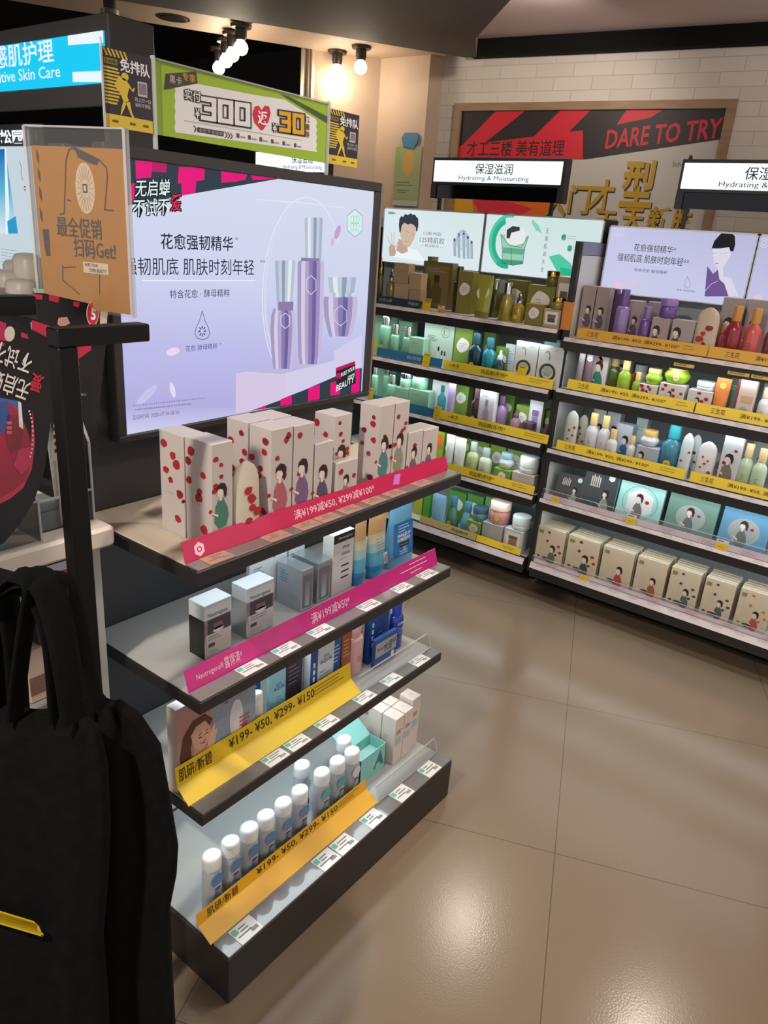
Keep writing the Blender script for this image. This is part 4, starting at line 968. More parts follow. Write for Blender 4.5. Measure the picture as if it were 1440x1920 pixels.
gput(plain_box(.078, .035, .162, 'd9d9d6', deepclean), 'cleanser_box', -1.075, .035, 1.268, 1.346, z, 'tall white cleanser box with a black top band', 'box')
GRAD = [(.12, '2f8fc0'), (.3, '5fb4cf'), (.5, 'a7cfcf'), (.68, 'd9d2b4'), (1, 'dfb27c')]
o = squeeze_tube('sunscreen_tube', 'narrow blue to orange tube next to the tall white cleanser box', .044, .03, .172, GRAD, '1f86c4', 'blue and orange tubes'); gput(o, '', -1.062, .03, 1.350, 1.394, z)
def tubefn(mb, f, l, w, d, h): micro(mb, f, w*.3, h*.62, w*.5, 6, h*.06, mat('8f8a78', .5), h*.015, .002); mb.rect(f, w*.68, w*.9, h*.08, h*.3, mat('e8e8e6', .5), .002); [mb.rect(f, w*.70, w*.88, h*(.1+.03*k), h*(.115+.03*k), INK, .0026) for k in range(6)]
o = squeeze_tube('sunscreen_tube', 'wide blue to orange tube between the narrow tube and the blue wipes pack', .072, .04, .176, GRAD, '2a9fd0', 'blue and orange tubes', tubefn); gput(o, '', -1.058, .04, 1.405, 1.477, z)
def wipes(mb, f, l, w, d, h):
    mb.rect(f, w*.12, w*.82, h*.18, h*.72, mat('2b7fc4', .3), .001); micro(mb, f, w*.25, h*.68, w*.45, 3, h*.045, mat('cfe4f4', .4), h*.014, .0016)
    mb.text(f, 'MAKEUP', w*.47, h*.52, h*.055, mat('eef5fb', .4), w*.5, off=.0018, bold=.02); mb.text(f, 'REMOVER', w*.47, h*.45, h*.055, mat('eef5fb', .4), w*.5, off=.0018, bold=.02); mb.rect(f, w*.3, w*.66, h*.33, h*.405, mat('15181c', .4), .0016)
    mb.text(f, 'Neutrogena', w*.48, h*.367, h*.03, mat('d9dde0', .4), w*.3, off=.002); micro(mb, f, w*.3, h*.27, w*.35, 2, h*.04, mat('cfe4f4', .4), h*.014, .0016)
gput(pouch_mb(.118, .05, .178, '6fb6de', top='crimp', fn=wipes), 'wipes_pack', -1.06, .05, 1.492, 1.610, z, 'blue crimped wipes pack at the right end of the middle shelf', 'pouch')

z = G_SHELF[2]
def womanbox(mb, f, l, w, d, h):
    mb.rect(f, 0, w, 0, h, mat('8f9fb4', .4), .0002); mb.poly(f, [(0, 0), (w*.45, 0), (w*.42, h), (0, h)], mat('b98a86', .45), .0003)
    hair = mat('5a3326', .45); skin = mat('dcae98', .5); a, b, s = w*.25, h*.52, h*.26
    T = lambda P: [(a+x*s, b+y*s) for x, y in P]
    mb.poly(f, T([(-.75, -1.3), (-.9, -.4), (-.7, .5), (-.25, 1.0), (.35, 1.05), (.75, .6), (.55, .3), (-.2, .4), (-.35, -.2), (-.3, -1.3)]), hair, .0006)
    mb.poly(f, T([(-.35, .35), (-.1, .65), (.35, .72), (.62, .3), (.6, -.15), (.35, -.5), (.1, -.55), (-.2, -.3)]), skin, .0009)
    mb.poly(f, T([(-.2, -.35), (.2, -.55), (.5, -.5), (.5, -1.3), (-.35, -1.3)]), mat('cfa08c', .5), .0007)
    mb.poly(f, T([(.45, -.9), (.45, -.4), (.62, .1), (.78, .35), (.86, .3), (.82, .0), (.95, .1), (.95, -.1), (.85, -.4), (.7, -1.2)]), mat('e2b8a2', .5), .0012)
    mb.line(f, T([(.02, .18), (.16, .24)]), s*.04, hair, .0013); mb.line(f, T([(.38, .22), (.5, .26)]), s*.04, hair, .0013); mb.line(f, T([(.05, .05), (.16, .05)]), s*.05, INK, .0013); mb.line(f, T([(.38, .08), (.48, .10)]), s*.05, INK, .0013)
    mb.poly(f, T([(.05, -.2), (.2, -.25), (.42, -.12), (.25, -.32)]), mat('b0303c', .4), .0013); mb.line(f, T([(.3, .1), (.32, -.05)]), s*.03, mat('b98a78', .5), .0012)
    mb.disc(f, w*.74, h*.50, w*.09, h*.25, mat('d9dde4', .4), .0006); mb.rect(f, w*.7, w*.78, h*.1, h*.5, mat('e8e6ea', .4), .0008); mb.disc(f, w*.85, h*.36, w*.04, h*.05, mat('b83a4a', .4), .0009, 8)
    mb.text(f, 'Ə Bifina', w*.74, h*.80, h*.13, mat('9aa6b8', .4), w*.34, off=.0008); micro(mb, f, w*.78, h*.5, w*.15, 3, h*.05, mat('c04a5a', .5), h*.02, .0011)
gput(plain_box(.215, .03, .205, 'd9cfc8', womanbox), 'portrait_box', -1.046, .03, .775, .990, z, 'wide box with a smiling brown haired woman at the left end of the lowest shelf', 'box')
def g3(kind, L, R_, top, xf, d, *a, **k):
    y0 = onX(*L, xf).y; y1 = onX(*R_, xf).y; h = onX(*top, xf).z-z; return y0, y1, min(h, .20)
o = bottle('lotion_bottle', 'small white bottle with a red label beside the smiling woman box', 'bottle', .028, .125, 'drum', 'd9d6d6', 'e8e6e4', .9, label_fn=(.2, .6, 'c42a44')); gput(o, '', -1.05, .026, .998, 1.026, z)
gput(plain_box(.040, .03, .165, '1f4f9a', pr_lines('b8cfe8')), 'sunscreen_box', -1.10, .03, 1.018, 1.058, z, 'deep blue box behind the light blue tube on the lowest shelf', 'box')
def aqua(mb, f, l, w, d, h): mb.text(f, 'SKIN', w*.5, h*.74, h*.055, mat('2a5f8f', .4), w*.3, off=.002); mb.text(f, 'AQUA', w*.5, h*.66, h*.085, mat('2a5f8f', .4), w*.56, off=.002, bold=.01); micro(mb, f, w*.3, h*.5, w*.4, 4, h*.06, mat('5f8fae', .5), h*.016, .002); mb.disc(f, w*.5, h*.2, w*.3, h*.1, mat('2f6fb4', .4), .0015)
o = squeeze_tube('sunscreen_tube', 'light blue sunscreen tube third from the left on the lowest shelf', .060, .034, .155, [(1, '8fcbe0')], '5fb0d0', 'sunscreen tubes', aqua); gput(o, '', -1.055, .034, 1.052, 1.112, z)
gput(plain_box(.058, .03, .165, '3a3348', pr_lines('8f7fa0', head='5f4a3c')), 'sunscreen_box', -1.075, .03, 1.116, 1.174, z, 'dark violet box between the light blue tube and the blue and white pack', 'box')
def bluewhite(mb, f, l, w, d, h): mb.rect(f, 0, w*.3, 0, h, mat('1f4a9c', .4)); mb.text(f, 'SKIN', w*.65, h*.76, h*.05, mat('2a5f8f', .4), w*.24); mb.text(f, 'AQUA', w*.65, h*.68, h*.08, mat('2a5f8f', .4), w*.5, bold=.01); micro(mb, f, w*.4, h*.52, w*.45, 5, h*.06, mat('5f8fae', .5), h*.015); [mb.rect(f, w*.11, w*.19, h*(.3+.12*k), h*(.38+.12*k), mat('e6eef8', .4), .0008) for k in range(4)]
gput(plain_box(.088, .026, .165, 'cfd9e4', bluewhite), 'sunscreen_pack', -1.055, .026, 1.180, 1.268, z, 'blue and white pack left of the orange brown box on the lowest shelf', 'box')
gput(plain_box(.034, .03, .16, '245aa8', pr_lines('d5e2f2')), 'sunscreen_box', -1.065, .03, 1.272, 1.306, z, 'narrow blue box touching the orange brown box', 'box')
gput(plain_box(.038, .03, .16, 'a0552e', pr_lines('e0b088')), 'sunscreen_box', -1.065, .03, 1.310, 1.348, z, 'orange brown box left of the pink bottle', 'box')
o = bottle('lotion_bottle', 'pale pink bottle with a pink cap on the lowest shelf', 'bottle', .058, .160, 'tall', 'd9a8a6', 'dcb2ae', .6); gput(o, '', -1.062, .035, 1.352, 1.410, z)
gput(plain_box(.030, .03, .165, 'c9a09c', pr_lines('8f5f5c')), 'sunscreen_box', -1.085, .03, 1.398, 1.428, z, 'pink box behind the pale pink bottle', 'box')
gput(plain_box(.085, .03, .17, '1c4690', bluewhite), 'sunscreen_pack', -1.072, .03, 1.434, 1.519, z, 'blue pack with a white tube print behind the lettered card', 'box')
def card(mb, f, l, w, d, h): mb.rect(f, w*.02, w*.98, h*.35, h*.85, mat('a7a9ae', .4)); mb.text(f, '水润', w*.58, h*.58, h*.34, INK, w*.36, bold=.01); mb.text(f, 'SKIN AQUA', w*.26, h*.6, h*.14, mat('2b4a7f', .4), w*.36); mb.text(f, '新碧', w*.86, h*.66, h*.2, INK, w*.16); mb.disc(f, w*.82, h*.2, w*.08, h*.12, mat('cfdcf0', .4), .0008)
gput(plain_box(.098, .012, .088, '2a4f94', card), 'lettered_card', -1.046, .012, 1.430, 1.528, z, 'short blue card with black characters in front of the blue pack', 'card')
o = bottle('lotion_bottle', 'deep blue bottle at the right end of the lowest shelf', 'bottle', .052, .150, 'tall', '2438a0', '2c49b4', .7); gput(o, '', -1.062, .036, 1.540, 1.592, z)
mb = MB(); f = Fr((-.026, -.0190, 0), (1, 0, 0), (0, 0, 1)); mb.text(f, 'SUNPLAY', .026, .085, .009, mat('dfe6f4', .4), .036, bold=.02); micro(mb, f, .010, .070, .03, 3, .007, mat('b8c6ea', .5), .0014); mb.build('lettering', o)
gput(plain_box(.032, .03, .155, '9fb6c4', pr_lines('b03a7a')), 'sunscreen_box', -1.085, .03, 1.512, 1.542, z, 'pale blue box with magenta lines behind the deep blue bottle', 'box')

z = GB_Z
caps = [(.824, 0), (.878, 0), (.935, 0), (.988, 0), (1.046, 0), (1.104, 0)]
words_ = ['nearest the left end', 'second from the left end', 'third from the left end', 'fourth from the left end', 'fifth from the left end', 'sixth from the left end']
def sun_bottle(label, lab, lab2, group, w=.050, h=.152):
    t = thing('body_lotion_bottle', label, 'bottle', group=group); r = w/2
    B = mat('a9b1b8', .3, coat=.3); mb = MB(); mb.lathe([(r*.9, 0), (r, .005), (r*1.0, h*.45), (r*.94, h*.80), (r*.84, h*.82)], B, 26, sy=.72)
    fr = Fr((-r, -r*.72-.0012, 0), (1, 0, 0), (0, 0, 1))
    mb.disc(fr, r*1.0, h*.60, r*.68, h*.11, mat(lab, .4), .0004, 22); mb.poly(fr, [(r*.5, h*.28), (r*.9, h*.40), (r*1.1, h*.30), (r*.8, h*.08)], mat(lab, .4), .0004); mb.disc(fr, r*1.25, h*.22, r*.25, h*.09, mat('2f6fb4', .4), .0005)
    mb.rect(fr, r*.55, r*1.45, h*.47, h*.505, mat('d8a0a0', .4), .0006); mb.rect(fr, r*.7, r*1.3, h*.43, h*.46, mat('27335f', .4), .0006); micro(mb, fr, r*.7, h*.41, r*.6, 4, h*.03, mat(lab2, .5), h*.01, .0006)
    mb.build('bottle_body', t)
    k = .90; cz = h*.78
    mb = MB(); mb.lathe([(r*k, cz), (r*k*1.02, cz+.003), (r*k*1.02, h-.006), (r*k*.95, h-.0015), (r*k*.8, h)], mat('dfe4e6', .28, coat=.3), 28, sy=.86); mb.build('cap', t)
    return t
BG = 'white capped body lotion bottles'
first = sun_bottle('white capped blue label bottle '+words_[0]+' of the plinth row', '4a7fae', '5a5f66', BG)
place(first, (-1.014, caps[0][0]+.010, z), R90)
for (y, _), wd in zip(caps[1:], words_[1:]): dup(first, (-1.014, y+.010, z), 'white capped blue label bottle '+wd+' of the plinth row')
second = sun_bottle('white capped green label bottle, left of the two on the plinth', '3fa0a8', '7fae3c', BG, h=.157); place(second, (-1.014, 1.195, z), R90)
dup(second, (-1.014, 1.256, z), 'white capped green label bottle, right of the two on the plinth')
third = sun_bottle('plain white capped bottle right after the green label bottles', 'c4ccd2', '8a9096', BG); place(third, (-1.014, 1.316, z), R90)
dup(third, (-1.062, 1.338, z), 'plain white capped bottle beside the teal carton'); dup(third, (-1.075, 1.185, z), 'white capped bottle standing behind the row, left of the teal carton')
# teal carton with its open lid, white boxes at the right end
t = thing('open_carton', 'open teal carton behind the last white capped bottles', 'box', (-1.05, 1.42, z)); TE = mat('86c4bc', .5); TI = mat('a8d4cd', .5)
mb = MB(); x0, x1, y0, y1, hh = -1.075, -1.015, 1.36, 1.475, .085
for (a, b, c, d) in ((x0, x1, y0, y0+.002), (x0, x1, y1-.002, y1), (x0, x0+.002, y0, y1), (x1-.002, x1, y0, y1)): mb.box(a, b, c, d, z, z+hh, TE)
mb.box(x0+.002, x1-.002, y0+.002, y1-.002, z, z+.05, TI); ff = FX(x1); mb.poly(ff, [(1.42, z+.02), (1.45, z+.075), (1.468, z+.02), (1.455, z+.02), (1.449, z+.035), (1.434, z+.035), (1.430, z+.02)], mat('2f6f80', .5)); mb.build('carton', t, True)
mb = MB(); mb.prism(Fr((x0, 0, z+hh), (0, 1, 0), (-.8, 0, .5)), [(y0, 0), (y1, 0), (y1, .06), (y0, .06)], .002, TE); mb.build('lid_flap', t, True)
def whitebox(mb, f, l, w, d, h): micro(mb, f, w*.15, h*.72, w*.7, 3, h*.03, mat('4a5a60', .5), h*.012); mb.rect(f, w*.12, w*.8, h*.42, h*.56, mat('9fc0c0', .4)); micro(mb, l, d*.2, h*.6, d*.4, 4, h*.05, GREYP, h*.012); mb.text(tfr(w, d, h), '♢', w*.5, d*.5, d*.2, GREYP)
wb = [(1.515, -1.000, .158, 'front left'), (1.515, -1.052, .158, 'back left'), (1.558, -1.000, .160, 'front middle'), (1.558, -1.052, .160, 'back middle'), (1.610, -1.010, .172, 'outermost right')]
for (y, x, h, nm) in wb: gput(plain_box(.041, .05, h, 'd6c6bc', whitebox), 'serum_carton', x, .05, y-.0205, y+.0205, z, 'slim pale pink carton, '+nm+' of five at the right end of the plinth', 'box', 'slim pale cartons')

# ================================================================== THE WALL SHELVING
SF, SB = 3.07, 3.42                            # shelf fronts and back panel
BACKP = mat('a9b4ba', .5)
SIDE_IN = mat('c9cdcc', .45); CHAN = mat('d8cccc', .35, coat=.3)
def bay(name, label, x0, x1, tops, back_x0=None):
    t = thing(name, label, 'shelf unit', ((x0+x1)/2, (SF+SB)/2, 0))
    M0 = Matrix.Translation(-Vector(t.location))
    mb = MB(); mb.box(x0+.01, x1-.01, SF+.17, SB, 0, tops[0]-.06, mat('0a0909', .6, spec=.2)); mb.build('kick', t, True)
    mb = MB(); mb.box(x0, x1, SB, SB+.05, tops[0]-.06, 1.66, BACKP, .002); mb.build('back_panel', t, True)
    for k, z in enumerate(tops):
        th = .065 if k == 0 else .045
        mb = MB(); mb.box(x0+.002, x1-.002, SF+.006, SB, z-th, z, FASCIA, .001); mb.box(x0+.004, x1-.004, SF+.03, SB-.001, z, z+.0008, mat('b9b6b0', .4))
        s = mb.build('shelf', t, True)
        mb = MB(); mb.box(x0+.002, x1-.002, SF, SF+.006, z-th-.010, z-.014, FASCIA, .001); ch = .032 if k == 0 else .018; f = Fr((0, SF-.010, z-.016-(ch-.020)), (1, 0, 0), (0, .45, .89))
        mb.prism(f, [(x0+.002, 0), (x1-.002, 0), (x1-.002, ch), (x0+.002, ch)], .002, CHAN)
        for i in range(int((x1-x0)/.09)): micro(mb, f, x0+.03+.09*i, ch*.8, .05, 2, .006, mat('a79aa4', .5), .0018, .0004)
        mb.build('price_channel', s, True)
        if k < len(tops)-1 or True:
            pass
    for k, z in enumerate(tops[1:]):
        mb = MB(); mb.box(x0+.04, x1-.04, SF+.022, SF+.037, z-.042, z-.036, mat('e8f2ff', .4, emit=2.0)); mb.build('light_strip', t, True)
        lamp('shelf_light', 'AREA', ((x0+x1)/2, SF+.022, z-.057), (LED_S2 if x0 < -2 else LED_S3), SHELF_LED, t, shape='RECTANGLE', size=x1-x0-.1, size_y=.03)
    return t
S2T = [.17, .487, .738, .985, 1.248]; S3T = [.17, .490, .728, 1.003, 1.222]
X20, X21, X30, X31 = -2.64, -1.405, -1.372, .02
u2 = bay('wall_shelf_unit', 'back wall shelf unit filled with green products', X20, X21, S2T)
u3 = bay('wall_shelf_unit', 'right wall shelf unit filled with white petal boxes and masks', X30, X31, S3T)
u1 = bay('wall_shelf_unit', 'shelf unit hidden behind the big lilac lightbox, below a lit white sign', -3.90, -2.66, S2T)
for (xa, xb, par, zt) in ((X21+.003, X30-.003, u3, 1.61), (X20-.018, X20-.002, u2, 1.61)):
    mb = MB(); mb.box(xa, xb, SF+.035, SB+.05, .10, zt, FASCIA, .0015); mb.build('side_panel', par, True)
# pale inner lining and blue grey top rail of the right unit's side
mb = MB(); mb.box(X30-.0025, X30, SF+.055, SB, .17, 1.555, SIDE_IN); mb.build('side_lining', u3, True)
mb = MB(); mb.box(X30-.003, X30+.002, SF+.05, SB, 1.557, 1.608, mat('7b8096', .4)); mb.build('top_rail', u3, True)

# lit adverts on top ---------------------------------------------------
LY = 3.320
def lightbox(label, x0, x1, z0, z1, screen):
    t = thing('advert_lightbox', label, 'lightbox', ((x0+x1)/2, LY, z0))
    mb = MB(); mb.box(x0, x1, LY+.006, SB+.05, z0, z1, mat('2a2829', .4))
    e = mat('d5dbe0', .25, .5)
    for (a, b, c, d) in ((x0, x1, z1-.006, z1), (x0, x1, z0, z0+.004), (x0, x0+.005, z0, z1), (x1-.005, x1, z0, z1)): mb.box(a, b, LY-.004, LY+.006, c, d, e)
    mb.build('frame', t, True)
    MB().box(x0+.005, x1-.005, LY, LY+.006, z0+.004, z1-.006, screen).build('screen', t, True)
    return t
fr = FY(LY); ql = pxY(LY)
A2 = lambda x, y: ql(690+x/3.2, 370+y/3.2)      # zoom of the green advert
A3 = lambda x, y: ql(1060+x/3.7895, 400+y/3.7895)
PALE = lit_gradient('pale_advert_print', [(0, 'd3e4e8'), (.5, 'dbe9ee'), (1, 'cfe3e0')], (.3, 0, 1), .6, 1.2, 1.0)
z0, z1 = 1.437, 1.706; xm = A2(690, 280)[0]; xr = -1.378
def mpoly(mb, T, pts, m, off): mb.poly(fr, [T(*p) for p in pts], m, off)
# man advert
t = lightbox('lit white advert with a dark haired man holding up his fingers', -2.585, xm-.002, z0, z1, PALE)
mb = MB(); HA, SK, SK2 = lit('3a3f4a', .8), lit('d8bfae', .9), lit('c9ac9b', .9)
mpoly(mb, A2, [(150, 350), (165, 320), (235, 300), (300, 320), (345, 385), (150, 360)], lit('eef4f6', 1), .0006)
mpoly(mb, A2, [(185, 250), (232, 262), (240, 325), (205, 340), (170, 318)], SK2, .0010)
mpoly(mb, A2, [(196, 165), (240, 145), (290, 165), (288, 210), (278, 250), (250, 295), (232, 300), (208, 275), (194, 225)], SK, .0014)
mpoly(mb, A2, [(197, 212), (190, 208), (186, 165), (190, 130), (200, 112), (212, 118), (224, 100), (240, 106), (258, 96), (268, 104), (284, 104), (290, 116), (302, 126), (304, 165), (297, 205), (290, 205), (289, 182), (276, 166), (258, 158), (240, 164), (220, 152), (204, 168), (200, 190)], HA, .0018)
for P in ([(230, 205), (250, 212)], [(266, 218), (280, 224)]): mb.line(fr, [A2(*p) for p in P], .0012, HA, .002)
mb.line(fr, [A2(228, 262), A2(246, 266)], .0016, lit('a86a62', .8), .002); mb.line(fr, [A2(256, 225), A2(252, 246)], .001, SK2, .002)
mpoly(mb, A2, [(130, 352), (125, 300), (140, 280), (162, 292), (168, 330), (160, 352)], SK2, .0010)
for P in ([(135, 285), (118, 235)], [(146, 282), (140, 212)], [(156, 285), (158, 212)], [(164, 300), (178, 272)]): mb.line(fr, [A2(*p) for p in P], .0042, SK, .0012)
c = A2(565, 255); mb.disc(fr, c[0], c[1], .036, .048, lit('b4c8da', .95), .0006, 24); mb.disc(fr, c[0], c[1]-.012, .028, .034, lit('cfdde8', .97), .0008, 24)
for x, y0_, y1_ in ((520, 265, 330), (545, 235, 340), (575, 225, 345), (600, 250, 345), (622, 280, 345)): mpoly(mb, A2, [(x-8, y0_), (x+8, y0_+3), (x+10, y1_+25), (x-6, y1_+22)], lit('a9bccb', .9), .0010); mpoly(mb, A2, [(x-6, y0_-20), (x+6, y0_-18), (x+7, y0_), (x-6, y0_)], lit('5a6a78', .8), .0012)
mb.line(fr, [A2(500, 255), A2(570, 210), A2(640, 215)], .0016, lit('e6eef2', 1), .0014)
mpoly(mb, A2, [(120, 85), (150, 87), (172, 97), (148, 102), (122, 100)], lit('7fbf98', .8), .0006)
mb.build('printed_artwork', t, True)
mb = MB(); C6 = lit('6b7784', .8)
def atext(mb, T, txt, x0, x1, y, h, m, off=.0016, rot=0, **k):
    a, b, u, v = T(x0, y), T(x1, y), T((x0+x1)/2, y-h/2), T((x0+x1)/2, y+h/2); mb.text(fr, txt, (a[0]+b[0])/2, (u[1]+v[1])/2, abs(u[1]-v[1]), m, abs(b[0]-a[0]) if not rot else None, off=off, rot=rot, **k)
atext(mb, A2, 'LUBI MIZI', 335, 440, 218, 18, C6); atext(mb, A2, '125精肌胶', 312, 460, 258, 36, C6); atext(mb, A2, '— 肌活新生 —', 315, 455, 292, 16, C6)
mb.build('lettering', t, True)
# green jar advert
t = lightbox('lit white advert with a big green glass jar', xm+.002, xr, z0, z1, PALE)
mb = MB(); GR = lit('2fbf94', .85); GR2 = lit('57cfae', .9); DG = lit('1f6a50', .7)
c = A2(840, 270)
mb.ring(fr, c[0], c[1], .100, .118, .034, GR, .0005, 40, 1.9, 4.9); mb.ring(fr, c[0], c[1]+.004, .104, .121, .016, GR2, .0007, 40, 1.4, 4.2)
mpoly(mb, A2, [(985, 130), (1025, 170), (1045, 215), (1010, 200), (985, 160)], lit('8fd9c4', .9), .0006)
mpoly(mb, A2, [(1085, 355), (1150, 340), (1215, 395), (1235, 440), (1220, 475), (1150, 470), (1120, 420)], GR2, .0006); mpoly(mb, A2, [(1150, 420), (1215, 430), (1225, 472), (1160, 470)], GR, .0008)
mpoly(mb, A2, [(797, 222), (965, 232), (945, 300), (930, 398), (870, 408), (805, 395), (806, 300)], lit('9fd8bf', .9), .0010)
mpoly(mb, A2, [(810, 300), (940, 310), (932, 345), (808, 335)], lit('6fb592', .85), .0012); mpoly(mb, A2, [(806, 372), (930, 380), (928, 400), (870, 408), (806, 395)], lit('57a886', .8), .0014)
for P in ([(797, 222), (806, 300), (806, 395)], [(965, 232), (940, 305), (930, 398)], [(860, 300), (862, 405)], [(797, 222), (850, 290), (920, 300), (965, 232)], [(806, 395), (868, 408), (930, 398)]): mb.line(fr, [A2(*p) for p in P], .0022, DG, .0018)
mpoly(mb, A2, [(822, 235), (830, 190), (880, 165), (930, 185), (948, 230), (938, 275), (880, 290), (835, 275)], lit('e6eaea', 1), .0016)
mpoly(mb, A2, [(832, 245), (834, 195), (870, 172), (912, 178), (912, 200), (862, 212), (850, 248)], lit('4a4648', .7), .0022)
for cx, cy in ((1175, 240), (1210, 306)): c = A2(cx, cy); mb.disc(fr, c[0], c[1], .012, .014, lit('5fc0a0', .9), .0006, 16); mb.line(fr, [A2(cx+20, cy-8), A2(cx+72, cy-5)], .001, C6, .0008); mb.line(fr, [A2(cx+20, cy+8), A2(cx+72, cy+10)], .001, C6, .0008)
mb.build('printed_artwork', t, True)
mb = MB(); C7 = lit('3f6f66', .7)
for k, ch in enumerate('无瑕肌润水生'): atext(mb, A2, ch, 1068-6*k, 1086-6*k, 202+46*k, 30, C7)
atext(mb, A2, '柯', 1164, 1186, 240, 34, DG); atext(mb, A2, '润', 1200, 1222, 306, 34, DG)
mb.build('lettering', t, True)
# lilac advert of the right unit
LIL = lit_gradient('lilac_small_advert_print', [(0, 'c9cbe6'), (.5, 'c6c8e8'), (1, 'b7b4d8')], (.4, 0, 1), .8, 1.4, 1.0)
xs = -.748
t = lightbox('lit lilac advert with a faceless woman in a purple dress', -1.352, xs-.002, 1.408, 1.684, LIL)
mb = MB(); BLK = lit('1b1a26', .6); PUR = lit('7a5a9e', .8); FACE = lit('dcd8ea', .97)
mpoly(mb, A3, [(990, 590), (1000, 470), (1010, 375), (1050, 430), (1085, 400), (1130, 460), (1180, 460), (1150, 500), (1160, 590)], PUR, .0006)
mpoly(mb, A3, [(1085, 400), (1120, 380), (1125, 450), (1180, 460), (1230, 590), (1160, 590), (1130, 500), (1095, 470)], FACE, .0008)
mpoly(mb, A3, [(1045, 250), (1170, 240), (1175, 300), (1130, 375), (1085, 400), (1055, 350)], FACE, .0010)
mpoly(mb, A3, [(1040, 250), (1060, 195), (1110, 140), (1165, 130), (1205, 160), (1208, 220), (1195, 270), (1172, 268), (1165, 240), (1100, 250)], BLK, .0014)
mb.line(fr, [A3(990, 555), A3(1040, 500), A3(1085, 480)], .0018, FACE, .0012); mb.line(fr, [A3(1068, 356), A3(1086, 356)], .0022, lit('5a2a3a', .8), .0016)
mb.line(fr, [A3(1045, 285), A3(1075, 285)], .001, C6, .0016); mb.line(fr, [A3(1100, 290), A3(1150, 278)], .001, C6, .0016)
for x, y in ((365, 500), (490, 490), (390, 515), (1370, 600)): c = A3(x, y); mb.disc(fr, c[0], c[1], .014, .012, lit('e6c6dc', .97), .0008, 12)
def hexl(cx, cy, r, m): mb.line(fr, [A3(cx+r*x, cy+r*1.15*y) for x, y in ((0, -1), (1, -.5), (1, .5), (0, 1), (-1, .5), (-1, -.5), (0, -1))], .0014, m, .0008)
hexl(384, 130, 32, lit('e6e8f6', 1)); hexl(384, 130, 16, lit('e6e8f6', 1))
mb.line(fr, [A3(868+26*x, 490+42*y) for x, y in ((0, -1), (.6, 0), (.8, .6), (0, 1), (-.8, .6), (-.6, 0), (0, -1))], .001, lit('5a5486', .8), .0008)
mb.line(fr, [A3(560, 362), A3(850, 382)], .001, lit('e6e8f6', 1), .0008)
mb.build('printed_artwork', t, True)
mb = MB(); N2 = lit('20223c', .6)
atext(mb, A3, '花愈强韧精华*', 488, 790, 252, 54, N2, slope=-.0); atext(mb, A3, '强韧肌底 肌肤时刻年轻**', 370, 884, 330, 58, N2); atext(mb, A3, '特含花愈 酵母精粹', 488, 728, 411, 24, lit('4a4a74', .8)); atext(mb, A3, '花愈 酵母精粹', 790, 925, 549, 12, lit('5a5a86', .8))
mb.build('lettering', t, True)
t = lightbox('lit pale lilac advert cut off at the right edge of the photo', xs+.002, .0, 1.408, 1.684, LIL)
mb = MB(); hexl(1412, 210, 30, lit('e6e8f6', 1)); hexl(1412, 210, 15, lit('e6e8f6', 1)); mb.build('printed_artwork', t, True)

# category signs above ---------------------------------------------------
SY = 3.445
MIRROR = mat('2a2b30', .06, .9)
def category_sign(label, x0, x1, zt=1.957, zl=1.827, zb=1.768, foot=1.706, panel=.0, lower=.062, tw=.39, tx=-.01):
    t = thing('category_sign', label, 'sign', ((x0+x1)/2, SY+.02, foot)); FB = mat('2c2a2c', .35)
    zw0 = zl+.018; foot = foot if x0 < -1.2 else 1.684; mb = MB(); zm = zl-lower
    mb.box(x0, x1, SY, SY+.05, zw0-.014, zt, FB, .002); mb.build('case', t, True)
    mb = MB(); mb.box(x0+.012, x1-.02, SY-.002, SY, zw0, zt-.014, lit('e9f4f8', 1.25)); mb.build('lit_panel', t, True)
    mb = MB(); mb.box(x0+.002, x1-.002, SY+.006, SY+.045, zw0-.014-lower, zw0-.014, MIRROR); mb.box(x0, x0+.03, SY-.002, SY+.05, zw0-.016-lower, zw0-.012, FB); mb.box(x1-.03, x1, SY-.002, SY+.05, zw0-.016-lower, zw0-.012, FB); mb.build('glossy_lower_panel', t, True)
    for xx in (x0+.045, x1-.06):
        mb = MB(); mb.box(xx-.008, xx+.008, SY+.015, SY+.03, foot, zw0-.012-lower, FB); mb.build('post', t, True)
    mb = MB(); f = FY(SY-.002); cx = (x0+x1)/2+tx; mb.text(f, '保湿滋润', cx, zt-.050, .048, lit('1d1f22', .4), tw*.533, off=.0006, bold=.004); mb.text(f, 'Hydrating & Moisturizing', cx, zt-.094, .026, lit('4a4d52', .5), tw, off=.0006); mb.build('lettering', t, True)
    return t
category_sign('lit white hydrating sign above the green jar advert', -2.39, -1.652)
category_sign('lit white hydrating sign above the lilac advert, cut by the right edge of the photo', -1.138, -.40)
category_sign('lit white hydrating sign half hidden behind the green coupon banner', -3.70, -3.105, zt=1.992, zl=1.857, tw=.31, tx=.10)

